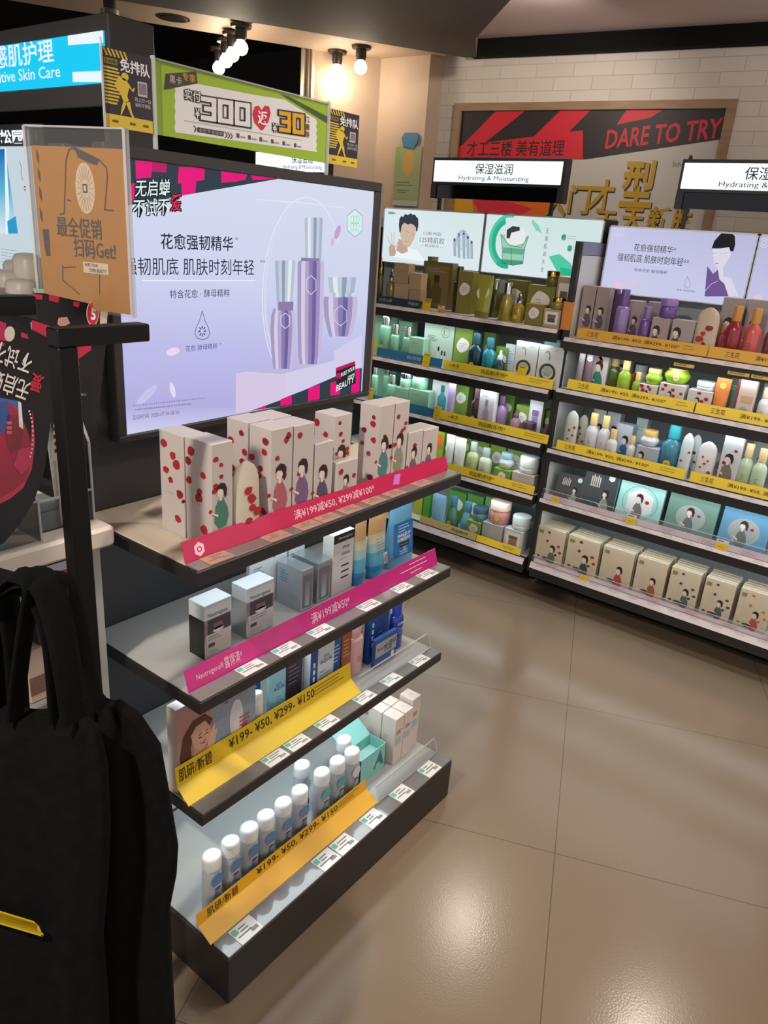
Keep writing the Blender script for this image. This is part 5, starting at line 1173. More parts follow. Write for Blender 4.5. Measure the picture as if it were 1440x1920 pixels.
# ------------------------------------------------------------------ goods on the wall shelves
def srow(z, spec, rowy=None):
    """spec rows: kind, x0, x1, ytop (photo pixels of the front face), depth row, options, label."""
    last = None; out = []
    for k, x0, x1, yt, row, opt, label in spec:
        d = opt.get('d'); Yf = SF+.034+.062*row+opt.get('dy', 0); zb = z+.0008
        if opt.get('on'): lz, ly, lx = last; zb = lz+.0004; Yf = ly
        ym = onY((x0+x1)/2, yt, Yf); h = max(ym.z-zb, .012)
        py = yt+ (h*.5)*F_PX/3.6
        X0 = onY(x0, py, Yf).x; X1 = onY(x1, py, Yf).x; w = X1-X0
        if d is None: d = min(w, .052)
        g = opt.get('g'); o = None
        if k == 'box':
            o = plain_box(w-.001, d, h, opt['c'], opt.get('fn'), opt.get('r', .4), opt.get('m', 0)).build(opt.get('name', 'cosmetic_box'), loc=((X0+X1)/2, Yf+d/2, zb)); tag(o, label, 'box', g)
        elif k == 'petal':
            o = petal_box(w-.001, d, h, opt.get('s', int(x0)), opt.get('dress', '3f7f6c'), opt.get('c', 'cfc9c6'), n=opt.get('n', 4), left=opt.get('left', False), flower=h > .08).build('petal_box', loc=((X0+X1)/2, Yf+d/2, zb)); tag(o, label, 'box', g)
        elif k == 'bottle':
            d = w*opt.get('sy', .8); o = bottle(opt.get('name', 'lotion_bottle'), label, 'bottle', w, h, opt.get('k', 'shoulder'), opt['c'], opt.get('cap', 'd8b56a'), opt.get('sy', .8), sticker=opt.get('st'), capm=opt.get('capm'), group=g, rough=opt.get('r', .25)); place(o, ((X0+X1)/2, Yf+w/2+.001, zb))
        elif k == 'jar':
            d = w; o = jar('cream_jar', label, w, h, opt['c'], opt.get('lid', 'd8b56a'), opt.get('lidm'), round_=opt.get('round', False), sticker=opt.get('st'), group=g, lidf=opt.get('lf', .36)); place(o, ((X0+X1)/2, Yf+w/2, zb))
        elif k == 'tube': d = opt.get('d', .03); o = squeeze_tube('cream_tube', label, w, d, h, opt.get('bands', [(1, opt['c'])]), opt.get('cap', opt['c']), g, opt.get('fn')); place(o, ((X0+X1)/2, Yf+d/2, zb))
        elif k == 'pouch': d = opt.get('d', .03); o = pouch_mb(w, d, h, opt['c'], fn=opt.get('fn'), top=opt.get('top', 'round')).build('sachet', loc=((X0+X1)/2, Yf+d/2, zb)); tag(o, label, 'pouch', g)
        if not opt.get('on'): last = (zb+h, Yf, (X0+X1)/2)
        if opt.get('stack') is not None: last = (zb+h, Yf, (X0+X1)/2)
        out.append(o)
    return out
OL, OL2, LIME, MINT, MINTB = '857a3a', '6f6a30', '7b9c46', '8fbfa2', '7db596'
YS = ('e6cf3a', .3)
pb = pr_pebble()
srow(S2T[4], [
 ('bottle', 704, 714, 482, 0, dict(c='4a3c20', capm=GOLD, k='dropper'), 'thin gold and dark bottle at the far left of the green unit top shelf'),
 ('bottle', 720, 735, 503, 0, dict(c='8a7638', capm=CHROME, k='dropper'), 'gold bottle with a faceted clear cap, second on the green unit top shelf'),
 ('box', 738, 765, 531, 0, dict(c='b59a7a', g='beige framed boxes', r=.3, fn=pr_lines('c7b296', rows=1)), 'lower beige box of the left stack on the green unit top shelf'),
 ('box', 738, 766, 493, 0, dict(c='a78f74', on=1, g='beige framed boxes', r=.3, fn=pr_lines('c7b296', rows=1)), 'upper beige box of the left stack on the green unit top shelf'),
 ('box', 766, 788, 543, 0, dict(c='a78f74', g='beige framed boxes', r=.3, fn=pr_lines('c7b296', rows=1)), 'lower beige box of the right stack on the green unit top shelf'),
 ('box', 767, 790, 512, 0, dict(c='b59a7a', on=1, g='beige framed boxes', r=.3, fn=pr_lines('c7b296', rows=1)), 'upper beige box of the right stack on the green unit top shelf'),
 ('box', 791, 846, 491, 2, dict(c='6d5c36', d=.05, fn=pr_bottle('5a5030', '3a3420', '7d6c42')), 'large brown olive box in the middle of the green unit top shelf'),
 ('jar', 797, 815, 481, 2, dict(c='5f7a34', lid='4f5a2c', on=1), 'small green capped jar on top of the large brown olive box'),
 ('bottle', 846, 863, 499, 1, dict(c='2e2a1c', cap='3a3626', k='tall'), 'slim black bottle right of the large brown olive box'),
 ('box', 857, 885, 508, 1, dict(c=OL, fn=pb, g='olive pebble boxes'), 'tall olive box with a white pebble, between the black bottle and olive tube'),
 ('tube', 888, 920, 515, 0, dict(c='9a9a3c', cap='7d7c30', fn=pb), 'olive tube with a white pebble on the green unit top shelf'),
 ('bottle', 911, 932, 522, 1, dict(c='4f4a22', capm=CHROME, k='shoulder'), 'dark olive bottle with a silver cap on the green unit top shelf'),
 ('bottle', 931, 956, 529, 0, dict(c='9a8a34', capm=CHROME, k='flare'), 'golden olive bottle with a silver cap on the green unit top shelf'),
 ('bottle', 957, 978, 549, 0, dict(c='a58c34', capm=CHROME, k='dropper', st=YS), 'small golden dropper bottle on the green unit top shelf'),
 ('box', 946, 984, 525, 2, dict(c=OL2, fn=pb, g='olive pebble boxes'), 'olive box standing behind the golden bottles'),
 ('box', 984, 1018, 570, 0, dict(c=OL, fn=pb, d=.05, g='olive pebble boxes'), 'low front olive pebble box on the green unit top shelf'),
 ('box', 987, 1038, 535, 1, dict(c='7d7a38', fn=pb, d=.06, g='olive pebble boxes'), 'wide olive pebble box behind the low front olive box'),
 ('jar', 1020, 1044, 508, 1, dict(c='6a6030', lidm=GOLD, on=1), 'gold lidded jar on top of the wide olive pebble box'),
 ('box', 1041, 1070, 519, 1, dict(c='a89a7c', d=.04, fn=pr_jar('6b5a40')), 'beige box with a jar picture at the right end of the green unit top shelf'),
 ('box', 1018, 1050, 580, 0, dict(c='b09a84', d=.04, fn=pr_jar('5a4a3c'), name='cosmetic_box'), 'small beige box with a dark picture, front right of the green unit top shelf'),
 ('jar', 1030, 1054, 558, 0, dict(c='8a7a40', lidm=GOLD, on=1), 'gold lidded jar on the small beige box at the green unit right end'),
 ('box', 1054, 1071, 566, 0, dict(c='d9863a', d=.03), 'orange box in the right corner of the green unit top shelf'),
])
gm = dict(g='mint bottles'); FAC = mat('d5dbd8', .12, .9)
srow(S2T[3], [
 ('box', 701, 743, 580, 2, dict(c=MINT, g='mint boxes', fn=pr_lines('5f9f80', rows=2)), 'large mint box at the left of the green unit second shelf'),
 ('bottle', 705, 726, 584, 0, dict(c=MINTB, capm=FAC, k='tall', g='mint bottles', st=YS), 'tall mint bottle with a silver cap, leftmost on the second shelf'),
 ('bottle', 727, 743, 608, 0, dict(c=MINTB, capm=FAC, k='tall', st=YS, g='mint bottles'), 'middle sized mint bottle, second from the left on the second shelf'),
 ('bottle', 750, 766, 613, 0, dict(c=MINTB, capm=FAC, k='tall', st=YS, g='mint bottles'), 'mint bottle with a yellow sticker beside the low mint box'),
 ('box', 745, 771, 602, 2, dict(c='9fd0b2', g='mint boxes', fn=pr_lines('5f9f80', rows=2)), 'mint box behind the third mint bottle on the second shelf'),
 ('box', 766, 793, 633, 0, dict(c='9acdae', g='mint boxes', fn=pr_lines('5f9f80', rows=1)), 'low mint box left of the tall pale kit box'),
 ('box', 794, 850, 597, 1, dict(c='b9cdbd', d=.05, fn=pr_kit), 'tall pale mint kit box with a circled number on the second shelf'),
 ('box', 851, 884, 614, 1, dict(c=LIME, fn=pb, g='lime pebble boxes'), 'tall lime pebble box left of the dark teal bottle'),
 ('bottle', 871, 898, 624, 0, dict(c='16363c', cap='1f4a52', k='shoulder', st=YS), 'dark teal bottle with a yellow sticker on the second shelf'),
 ('bottle', 898, 923, 633, 0, dict(c='2a8f9a', cap='2f6f80', k='shoulder'), 'bright teal bottle on the second shelf'),
 ('box', 904, 926, 622, 2, dict(c=LIME, fn=pb, g='lime pebble boxes'), 'lime box standing behind the bright teal bottle'),
 ('box', 927, 953, 650, 1, dict(c=LIME, fn=pb, g='lime pebble boxes'), 'lime box behind the white dropper bottle'),
 ('bottle', 922, 941, 657, 0, dict(c='2a4a48', cap='e2e4e2', k='dropper', st=YS), 'dark dropper bottle with a white bulb on the second shelf'),
 ('box', 945, 964, 645, 1, dict(c='c4d0d6', d=.02, fn=pr_lines('5f8aa4', rows=6)), 'narrow pale pack left of the ring printed mask boxes'),
 ('box', 964, 1006, 641, 0, dict(c='cfd2cf', d=.03, fn=pr_ring(), name='mask_box', g='ring printed mask boxes'), 'white mask box with a dark ring, left one of the two on the second shelf'),
 ('box', 1007, 1054, 649, 0, dict(c='d2d5d2', d=.03, fn=pr_ring(), name='mask_box', g='ring printed mask boxes'), 'white mask box with a dark ring, right one of the two on the second shelf'),
 ('box', 1016, 1058, 629, 1, dict(c='a7d2dc', d=.05), 'pale blue box standing behind the ring printed mask boxes'),
])
srow(S2T[2], [
 ('bottle', 693, 704, 680, 0, dict(c=MINTB, capm=FAC, k='tall', g='mint bottles'), 'mint bottle touching the big lightbox edge on the third shelf'),
 ('bottle', 713, 727, 681, 1, dict(c=MINTB, capm=FAC, k='tall', g='mint bottles'), 'taller mint bottle behind, left end of the third shelf'),
 ('bottle', 720, 737, 703, 0, dict(c=MINTB, capm=FAC, k='tall', g='mint bottles'), 'shorter front mint bottle, left end of the third shelf'),
 ('box', 706, 741, 684, 2, dict(c=MINT, g='mint boxes'), 'mint box behind the third shelf mint bottles'),
 ('box', 739, 765, 727, 0, dict(c=MINT, g='mint boxes', fn=pr_lines('5f9f80', rows=1)), 'low mint box carrying the smaller mint jar'),
 ('jar', 745, 766, 698, 0, dict(c='a4d6bb', lidm=CHROME, on=1, g='mint jars'), 'smaller mint jar standing on the left low mint box'),
 ('box', 765, 803, 731, 0, dict(c=MINT, g='mint boxes', fn=pr_lines('5f9f80', rows=1)), 'low mint box carrying the bigger silver lidded mint jar'),
 ('jar', 766, 793, 693, 0, dict(c='9fd2b6', lidm=CHROME, on=1, g='mint jars'), 'bigger mint jar standing on the right low mint box'),
 ('box', 790, 808, 696, 2, dict(c='9fd0b2', g='mint boxes'), 'mint box behind the bigger mint jar'),
 ('box', 809, 850, 700, 1, dict(c='cfd3da', d=.05, fn=pr_bottle('4f9aa4', '2f7f80')), 'white box with a teal bottle picture on the third shelf'),
 ('tube', 836, 850, 712, 0, dict(c='b09ac4', cap='a48fba'), 'lilac tube right of the teal bottle picture'),
 ('box', 851, 877, 716, 1, dict(c=LIME, fn=pb, g='lime pebble boxes'), 'lime pebble box left of the brown bottle on the third shelf'),
 ('bottle', 878, 897, 728, 0, dict(c='4a2f30', cap='5f4a4c', k='shoulder', st=YS), 'brown bottle with a yellow sticker on the third shelf'),
 ('box', 897, 926, 727, 0, dict(c='d9d9dc', d=.035, fn=pr_bottle('b7a3c4')), 'white box with a lilac bottle picture on the third shelf'),
 ('bottle', 922, 945, 742, 0, dict(c='a07fae', cap='6d5468', k='shoulder', dy=.03), 'purple bottle right of the lilac bottle picture box'),
 ('box', 940, 962, 738, 2, dict(c=LIME, fn=pb, g='lime pebble boxes'), 'lime box behind the purple bottle'),
 ('bottle', 953, 971, 767, 0, dict(c='a07088', cap='5f4650', k='dropper'), 'small rose bottle with a dark cap on the third shelf'),
 ('box', 965, 991, 760, 1, dict(c=LIME, fn=pb, g='lime pebble boxes'), 'lime box behind the rose jar'),
 ('jar', 973, 997, 793, 0, dict(c='8f6a8a', lid='4f3844'), 'rose purple jar with a dark lid on the third shelf'),
 ('box', 990, 1016, 749, 1, dict(c='d9d8dc', d=.02, fn=pr_jar('a58fc0', '8a74a8', 'e2e0ea')), 'white card with a lilac jar picture on the third shelf'),
 ('jar', 1008, 1026, 805, 0, dict(c='7d5a64', lid='4a3038', lf=.5), 'flat dark pink jar at the right end of the third shelf'),
 ('box', 1018, 1034, 768, 2, dict(c=LIME, fn=pb, g='lime pebble boxes'), 'lime box in the right corner of the third shelf'),
])
srow(S2T[1], [
 ('box', 781, 832, 796, 1, dict(c='8fb83c', d=.05, fn=lambda mb, f, l, w, d, h: mb.rect(f, w*.4, w*.95, h*.4, h*.8, mat('d9702a', .5), .0004)), 'lime and orange box seen above the low wrapped petal boxes'),
 ('tube', 832, 848, 815, 0, dict(c='d3d8cf', cap='dfe2da', fn=pb, g='white tubes'), 'white tube, left of the pair on the fourth shelf'),
 ('tube', 848, 869, 821, 0, dict(c='d6dad3', cap='dfe2da', fn=pb, g='white tubes'), 'white tube, right of the pair on the fourth shelf'),
 ('box', 857, 882, 812, 2, dict(c=LIME, fn=pb, g='lime pebble boxes'), 'lime box behind the white tubes'),
 ('box', 884, 915, 825, 2, dict(c=LIME, fn=pb, g='lime pebble boxes'), 'lime box behind the fourth shelf bottles'),
 ('box', 917, 946, 834, 2, dict(c='82a64e', fn=pb, g='lime pebble boxes'), 'lime box behind the white and blue jar'),
 ('box', 948, 985, 843, 2, dict(c='82a64e', fn=pb, g='lime pebble boxes'), 'lime box behind the big white jar on the fourth shelf'),
 ('bottle', 869, 891, 829, 0, dict(c='b3bf86', cap='9fa8a0', k='shoulder', st=YS), 'pale lime bottle with a grey cap on the fourth shelf'),
 ('bottle', 892, 915, 841, 0, dict(c='ccd4ba', cap='9aa49c', k='shoulder'), 'paler cream bottle with a grey cap on the fourth shelf'),
 ('box', 924, 956, 880, 0, dict(c=LIME, fn=pb, g='lime pebble boxes'), 'low lime pebble box carrying the white and blue jar'),
 ('jar', 930, 957, 851, 0, dict(c='b4c6cc', lid='7f9aa4', on=1, round=True, st='e6cf3a'), 'white and blue jar standing on the low lime box'),
 ('box', 958, 1000, 888, 0, dict(c='c3bcb6', fn=pr_lines('8a847e', rows=1)), 'pale box carrying the big white jar on the fourth shelf'),
 ('jar', 967, 1002, 859, 0, dict(c='cfd6d4', lid='d9dfdd', on=1, lf=.6), 'big white jar at the right end of the fourth shelf'),
])
srow(S2T[0], [
 ('box', 776, 791, 931, 1, dict(c='a9b43c', d=.04), 'yellow green box at the hidden left end of the bottom shelf'),
 ('box', 793, 806, 925, 1, dict(c='4f9a3c', d=.04), 'green box left of the light blue tube on the bottom shelf'),
 ('tube', 806, 832, 927, 0, dict(c='86b8d4', cap='6fa4c4', fn=pr_lines('4f7fa0', rows=3)), 'light blue tube on the bottom shelf of the green unit'),
 ('box', 838, 872, 921, 2, dict(c='5f9446', fn=pb, g='lime pebble boxes'), 'lime pebble box behind the green and blue bottle on the bottom shelf'),
 ('box', 873, 904, 928, 2, dict(c='5f9446', fn=pb, g='lime pebble boxes'), 'lime pebble box behind the sky blue bottle on the bottom shelf'),
 ('box', 906, 945, 935, 2, dict(c='7fa870', fn=pb, g='lime pebble boxes'), 'dull green box behind the pink jar'),
 ('bottle', 830, 853, 932, 0, dict(c='4a7f62', cap='3f6f86', k='flare', st=YS), 'green bottle with a blue cap on the bottom shelf'),
 ('bottle', 857, 880, 943, 0, dict(c='6fa8c0', cap='4a7f9a', k='flare'), 'sky blue bottle with a blue cap on the bottom shelf'),
 ('box', 874, 900, 977, 0, dict(c='86a84a', fn=pb, g='lime pebble boxes'), 'low lime box carrying the dark lidded jar'),
 ('jar', 880, 907, 953, 0, dict(c='5f8a94', lid='3a5a68', on=1), 'teal jar with a dark lid on the bottom shelf'),
 ('box', 902, 941, 982, 0, dict(c='b9bcb9', r=.3, m=.3), 'silver box carrying the pink jar'),
 ('jar', 910, 947, 943, 0, dict(c='c98a84', lid='d9c0b4', on=1, st='e6cf3a'), 'pink jar with a pale lid on the silver box'),
 ('box', 943, 979, 993, 0, dict(c='c3c6c4', fn=pr_jar('a5705a')), 'pale box carrying the white jar on the bottom shelf'),
 ('jar', 953, 987, 971, 0, dict(c='c9d6d6', lid='d3dedd', on=1, lf=.6), 'white jar at the right end of the bottom shelf'),
])
GC = 'd9bd7c'
wg = 'slim boxes with a faceless girl'
srow(S3T[4], [
 ('box', 1088, 1113, 535, 1, dict(c='9a8a88', fn=pr_girl('5a4a66', .6), d=.05, g=wg), 'grey pink girl box at the left end of the right unit top shelf'),
 ('box', 1114, 1139, 538, 1, dict(c='9a8a88', fn=pr_girl('5a4a66', .5), d=.05, g=wg), 'grey pink girl box, second from the left on the right unit top shelf'),
 ('box', 1139, 1152, 541, 2, dict(c='4a3350', d=.04), 'narrow dark purple box behind the tall purple bottle'),
 ('bottle', 1151, 1175, 542, 0, dict(c='8f74b4', cap='6a4a96', k='tall', sy=.9), 'tall purple bottle on the right unit top shelf'),
 ('box', 1173, 1199, 563, 1, dict(c='a09090', fn=pr_girl('5a4a66'), d=.05, g=wg), 'girl box between the tall and the small purple bottles'),
 ('bottle', 1196, 1219, 575, 0, dict(c='6f4a94', cap='7f66a8', k='tall', sy=.9), 'small purple bottle on the right unit top shelf'),
 ('box', 1210, 1236, 566, 2, dict(c='94868a', d=.05, g=wg, fn=pr_girl('5a4a66')), 'girl box behind the small purple bottle'),
 ('box', 1219, 1253, 596, 0, dict(c='a39494', fn=pr_girl('4a4050', .3), d=.05, g=wg), 'low girl box carrying the purple jar'),
 ('jar', 1233, 1266, 560, 0, dict(c='6f4f9a', lid='8a72b4', on=1), 'purple jar standing on the low girl box'),
 ('box', 1257, 1300, 600, 0, dict(c='a39a98', fn=pr_girl('4a4050', .25), d=.05, g=wg), 'low girl box right of the purple jar'),
 ('pouch', 1303, 1346, 576, 0, dict(c='c4b09c', fn=petals_fn(5, 5, .012), d=.03), 'cream sachet with red petals on the right unit top shelf'),
 ('bottle', 1338, 1358, 606, 1, dict(c='a04a58', cap='b58a6a', k='shoulder'), 'small dusty red bottle between the petal sachet and the red bottle'),
 ('box', 1348, 1391, 558, 2, dict(c='9c9090', fn=pr_girl('8a4a50', .4), d=.05, g=wg), 'girl box behind the dark red bottle'),
 ('bottle', 1358, 1391, 573, 0, dict(c='8f2430', cap='c08a3c', k='shoulder', sy=.7), 'dark red bottle with a gold cap on the right unit top shelf'),
 ('bottle', 1394, 1427, 578, 0, dict(c='cf5a58', cap='c4913f', k='shoulder', sy=.7), 'coral bottle with a gold cap on the right unit top shelf'),
 ('box', 1395, 1440, 562, 2, dict(c='9c9090', fn=pr_girl('8a4a50', .4), d=.05, g=wg), 'girl box behind the coral bottle'),
 ('bottle', 1432, 1460, 590, 0, dict(c='7a3a40', cap='c4913f', k='shoulder', sy=.7), 'dark bottle cut by the right edge of the photo, top shelf'),
])
def hexcard(mb, f, l, w, d, h):
    P = [(w*.6+w*.32*x, h*.72+w*.32*y) for x, y in ((0, 1), (.87, .5), (.87, -.5), (0, -1), (-.87, -.5), (-.87, .5))]; mb.poly(f, P, mat('cfdce2', .4), .002); mb.disc(f, w*.6, h*.72, w*.12, w*.12, mat('3f6f8a', .5), .0026, 10)
pw = 'white petal girl boxes'
srow(S3T[3], [
 ('pouch', 1079, 1094, 655, 0, dict(c='8f8688', top='crimp', d=.03), 'grey clear sachet at the left end of the right unit second shelf'),
 ('pouch', 1094, 1110, 648, 0, dict(c='7a5f6e', top='crimp', fn=hexcard, d=.03), 'plum sachet with a hexagon card on the right unit second shelf'),
 ('petal', 1110, 1140, 651, 1, dict(g=pw, n=5), 'tall petal girl box left of the dark green bottle'),
 ('petal', 1154, 1181, 655, 2, dict(g=pw, n=5, dress='8a6a70'), 'tall petal girl box behind the green bottles'),
 ('bottle', 1133, 1160, 667, 1, dict(c='44561f', cap=GC, k='shoulder', sy=.7), 'dark green bottle with a beige cap on the right unit second shelf'),
 ('bottle', 1155, 1180, 673, 0, dict(c='8fae34', cap=GC, k='shoulder', sy=.7), 'lime bottle with a beige cap on the right unit second shelf'),
 ('box', 1181, 1186, 700, 1, dict(c='a8501f', d=.03), 'thin rust coloured box beside the small lime bottle'),
 ('bottle', 1183, 1200, 698, 0, dict(c='86a638', cap=GC, k='shoulder', st=YS), 'small lime bottle with a yellow sticker'),
 ('jar', 1184, 1208, 684, 2, dict(c='d0d4d8', lid='dce0e4'), 'white jar behind the small lime bottle'),
 ('petal', 1196, 1231, 721, 0, dict(g=pw, n=4, d=.05), 'low petal girl box carrying the small lime jar'),
 ('jar', 1206, 1239, 692, 0, dict(c='9cc034', lid=GC, on=1, round=True, lf=.3), 'small lime jar with a beige lid'),
 ('petal', 1234, 1283, 720, 0, dict(g=pw, n=5, d=.05), 'low petal girl box carrying the big lime jar'),
 ('jar', 1240, 1290, 684, 0, dict(c='9cc42c', lid=GC, on=1, round=True, st='f0e6a0', lf=.3), 'big lime jar with a beige lid'),
 ('petal', 1287, 1334, 732, 0, dict(g=pw, n=3, d=.05), 'low petal girl box carrying the white compact'),
 ('jar', 1301, 1340, 717, 0, dict(c='cfd6da', lid='dbe2e6', on=1, lf=.5), 'white flat compact on a low petal girl box'),
 ('tube', 1337, 1366, 709, 0, dict(c='d9803a', cap='cf7430', fn=lambda mb, f, l, w, d, h: (mb.disc(f, w*.5, h*.85, w*.2, w*.2, mat('f0d060', .5), .002), mb.text(f, '2件', w*.5, h*.85, w*.14, INK, off=.0026))), 'orange tube on the right unit second shelf'),
 ('box', 1366, 1386, 708, 1, dict(c='6f8478', fn=pr_lines('c4ccc6', rows=2), d=.04), 'grey green box behind the orange tube'),
 ('box', 1380, 1417, 701, 0, dict(c='d3bfb8', fn=lambda mb, f, l, w, d, h: (mb.rect(f, 0, w*.14, h*.25, h*.95, mat('7a3a36', .5)), mb.rect(f, w*.3, w*.95, h*.4, h*.55, mat('c9a07a', .5)), mb.disc(f, w*.55, h*.2, w*.25, h*.12, mat('9aa4ac', .5))), d=.04), 'tall pale pink box with a brown side band'),
 ('bottle', 1420, 1444, 727, 0, dict(c='d6d3d0', cap='e0cfae', k='shoulder', st=YS), 'white bottle cut by the right edge of the photo, second shelf'),
 ('box', 1430, 1462, 696, 2, dict(c='cfd6d6', d=.05, fn=pr_girl('7a8a86')), 'pale box behind the cut off white bottle'),
])
srow(S3T[2], [
 ('pouch', 1056, 1080, 770, 0, dict(c='b9b8ac', fn=petals_fn(9, 6, .006), d=.035, g='floral sachets'), 'taller floral sachet at the left end of the right unit third shelf'),
 ('pouch', 1080, 1098, 778, 1, dict(c='b4b4aa', fn=petals_fn(10, 5, .006), d=.035, g='floral sachets'), 'floral sachet behind the left white bottle'),
 ('bottle', 1093, 1118, 775, 0, dict(c='cfcdd3', cap=GC, k='shoulder', sy=.7, g='white bottles with beige caps', st=YS), 'white bottle with a beige cap and yellow sticker, leftmost'),
 ('bottle', 1117, 1140, 780, 0, dict(c='cfcdd3', cap=GC, k='shoulder', sy=.7, g='white bottles with beige caps'), 'white bottle with a beige cap, second from the left'),
 ('bottle', 1134, 1154, 806, 0, dict(c='d3d1d4', cap=GC, k='shoulder', st=YS, sy=.7, g='white bottles with beige caps', dy=-.012), 'short white bottle with a beige cap before the blue girl box'),
 ('box', 1108, 1132, 763, 2, dict(c='c4c8ce', fn=pr_girl('9a9aa4'), g=wg), 'pale girl box behind the leftmost white bottles'),
 ('box', 1134, 1160, 767, 2, dict(c='c4c8ce', fn=pr_girl('9a9aa4'), g=wg), 'pale girl box behind the short white bottle'),
 ('box', 1153, 1183, 795, 1, dict(c='b7bcc6', d=.05, fn=pr_girl('2f5f9a', .6), g=wg), 'girl box with a blue dress on the right unit third shelf'),
 ('bottle', 1172, 1189, 818, 0, dict(c='d3d4d4', cap=GC, k='shoulder', st=YS, sy=.8), 'tiny white bottle left of the girl box with a jar on it'),
 ('box', 1188, 1210, 783, 2, dict(c='bfd0d2', d=.05, fn=pr_lines('8fa4a8', rows=2)), 'pale blue box behind the white and beige jar'),
 ('box', 1190, 1232, 838, 0, dict(c='aab4c0', d=.05, fn=pr_girl('3a4a5f', .25), g=wg), 'low girl box carrying the white and beige jar'),
 ('jar', 1196, 1232, 809, 0, dict(c='d0d2d6', lid='cfa85f', on=1, round=True), 'white jar with a beige lid on a low girl box'),
 ('bottle', 1234, 1276, 798, 0, dict(c='3f7f96', cap='2f9fae', k='shoulder', st=YS, name='wash_bottle'), 'big blue wash bottle with a teal pump on the right unit third shelf'),
 ('pouch', 1273, 1296, 812, 0, dict(c='c4d0d0', fn=petals_fn(12, 3, .007), d=.035, g='floral sachets'), 'pale blue sachet right of the big blue wash bottle'),
 ('pouch', 1290, 1311, 815, 1, dict(c='c9d2cf', fn=petals_fn(13, 3, .007), d=.035, g='floral sachets'), 'pale sachet standing behind the blue sachet'),
 ('pouch', 1304, 1341, 828, 0, dict(c='cfcccb', fn=petals_fn(14, 7, .006), d=.035, g='floral sachets'), 'wide round topped floral sachet on the right unit third shelf'),
 ('petal', 1351, 1388, 816, 0, dict(c='c6cad0', dress='7a7466', n=2, g=pw), 'tall pale girl box left of the light green bottles'),
 ('bottle', 1382, 1412, 832, 0, dict(c='b4c6a8', cap='d3b78a', k='shoulder', sy=.7, g='light green bottles'), 'light green bottle with a beige cap, left one at the right edge'),
 ('bottle', 1408, 1438, 842, 0, dict(c='b9cbb0', cap='d3b78a', k='shoulder', sy=.7, st=YS, g='light green bottles', dy=-.012), 'light green bottle with a beige cap, right one at the right edge'),
 ('box', 1405, 1438, 820, 2, dict(c='b9c6c6', d=.05, fn=pr_girl('8a9a90'), g=wg), 'pale blue box behind the light green bottles'),
])
# mask boxes leaning on the right unit's fourth shelf
z = S3T[1]+.0008
def mask_flat(x0, x1, yt, Yf, base, label, emblem, edge='6fb4b0', lean=.16, extra=None):
    p = onY((x0+x1)/2, yt, Yf+.02); h = min(p.z-z, .195); X0 = onY(x0, yt+60, Yf).x; X1 = onY(x1, yt+60, Yf).x; w = X1-X0; d = .022
    mb = MB(); mb.box(-w/2, w/2, 0, d, 0, h, mat(edge, .3, coat=.4), .0012); f = Fr((-w/2, -.0002, 0), (1, 0, 0), (0, 0, 1)); mb.rect(f, .001, w-.001, .001, h-.001, mat(base, .22, coat=.5), .0003)
    B = min(w, h)
    if emblem == 'hex':
        mb.poly(f, [(w*.5+B*.33*x, h*.42+B*.33*y) for x, y in ((0, 1), (.87, .5), (.87, -.5), (0, -1), (-.87, -.5), (-.87, .5))], mat('d9dcdc', .4), .0006)
        mb.ring(f, w*.5, h*.42, B*.40, B*.38, B*.015, mat('5f9f9c', .5), .0006); bobwoman(mb, f, w*.47, h*.45, B*.17, mat('6f6a66', .5), off=.001); petal(mb, f, w*.66, h*.46, B*.05, R0, off=.001)
    elif emblem == 'disc':
        mb.disc(f, w*.5, h*.42, B*.33, B*.29, mat('9aa4a4', .4), .0006, 26); bobwoman(mb, f, w*.47, h*.47, B*.18, mat('5f6a66', .5), off=.001); petal(mb, f, w*.66, h*.5, B*.04, R0, off=.001)
    else:
        bobwoman(mb, f, w*.68, h*.36, B*.20, mat('8a937c', .5), off=.001); mb.poly(f, [(w*.78+B*.10*x, h*.84+B*.10*y) for x, y in ((0, 1), (.87, .5), (.87, -.5), (0, -1), (-.87, -.5), (-.87, .5))], mat('cfd6da', .4), .0006)
        for k in range(5): mb.rect(f, w*(.2+.06*k), w*(.235+.06*k), h*.55, h*(.80+.04*(k % 2)), mat('b7b3a4', .4), .0006)
    o = mb.build('mask_box', loc=((X0+X1)/2, Yf, z)); o.rotation_euler = (-lean, 0, 0); o.location.z = z+.0002
    return tag(o, label, 'mask box', 'leaning mask boxes')
Y4 = SF+.05
mask_flat(1034, 1088, 886, Y4+.015, '2b3036', 'black mask box at the left end of the right unit fourth shelf', 'girl', edge='23262a', lean=.30)
mask_flat(1087, 1152, 878, Y4, '29343a', 'dark mask box with a teal edge, second from the left', 'girl')
mask_flat(1153, 1240, 893, Y4, '9fd0c8', 'mint mask box with a white hexagon', 'hex', edge='86c4bc')
mask_flat(1243, 1340, 922, Y4, '6f8f84', 'glossy grey green mask box right of the mint one', 'disc', edge='4fc4b4')
mask_flat(1344, 1440, 945, Y4, '5f93b4', 'glossy blue mask box at the right edge of the photo', 'disc', edge='6fb4e0')
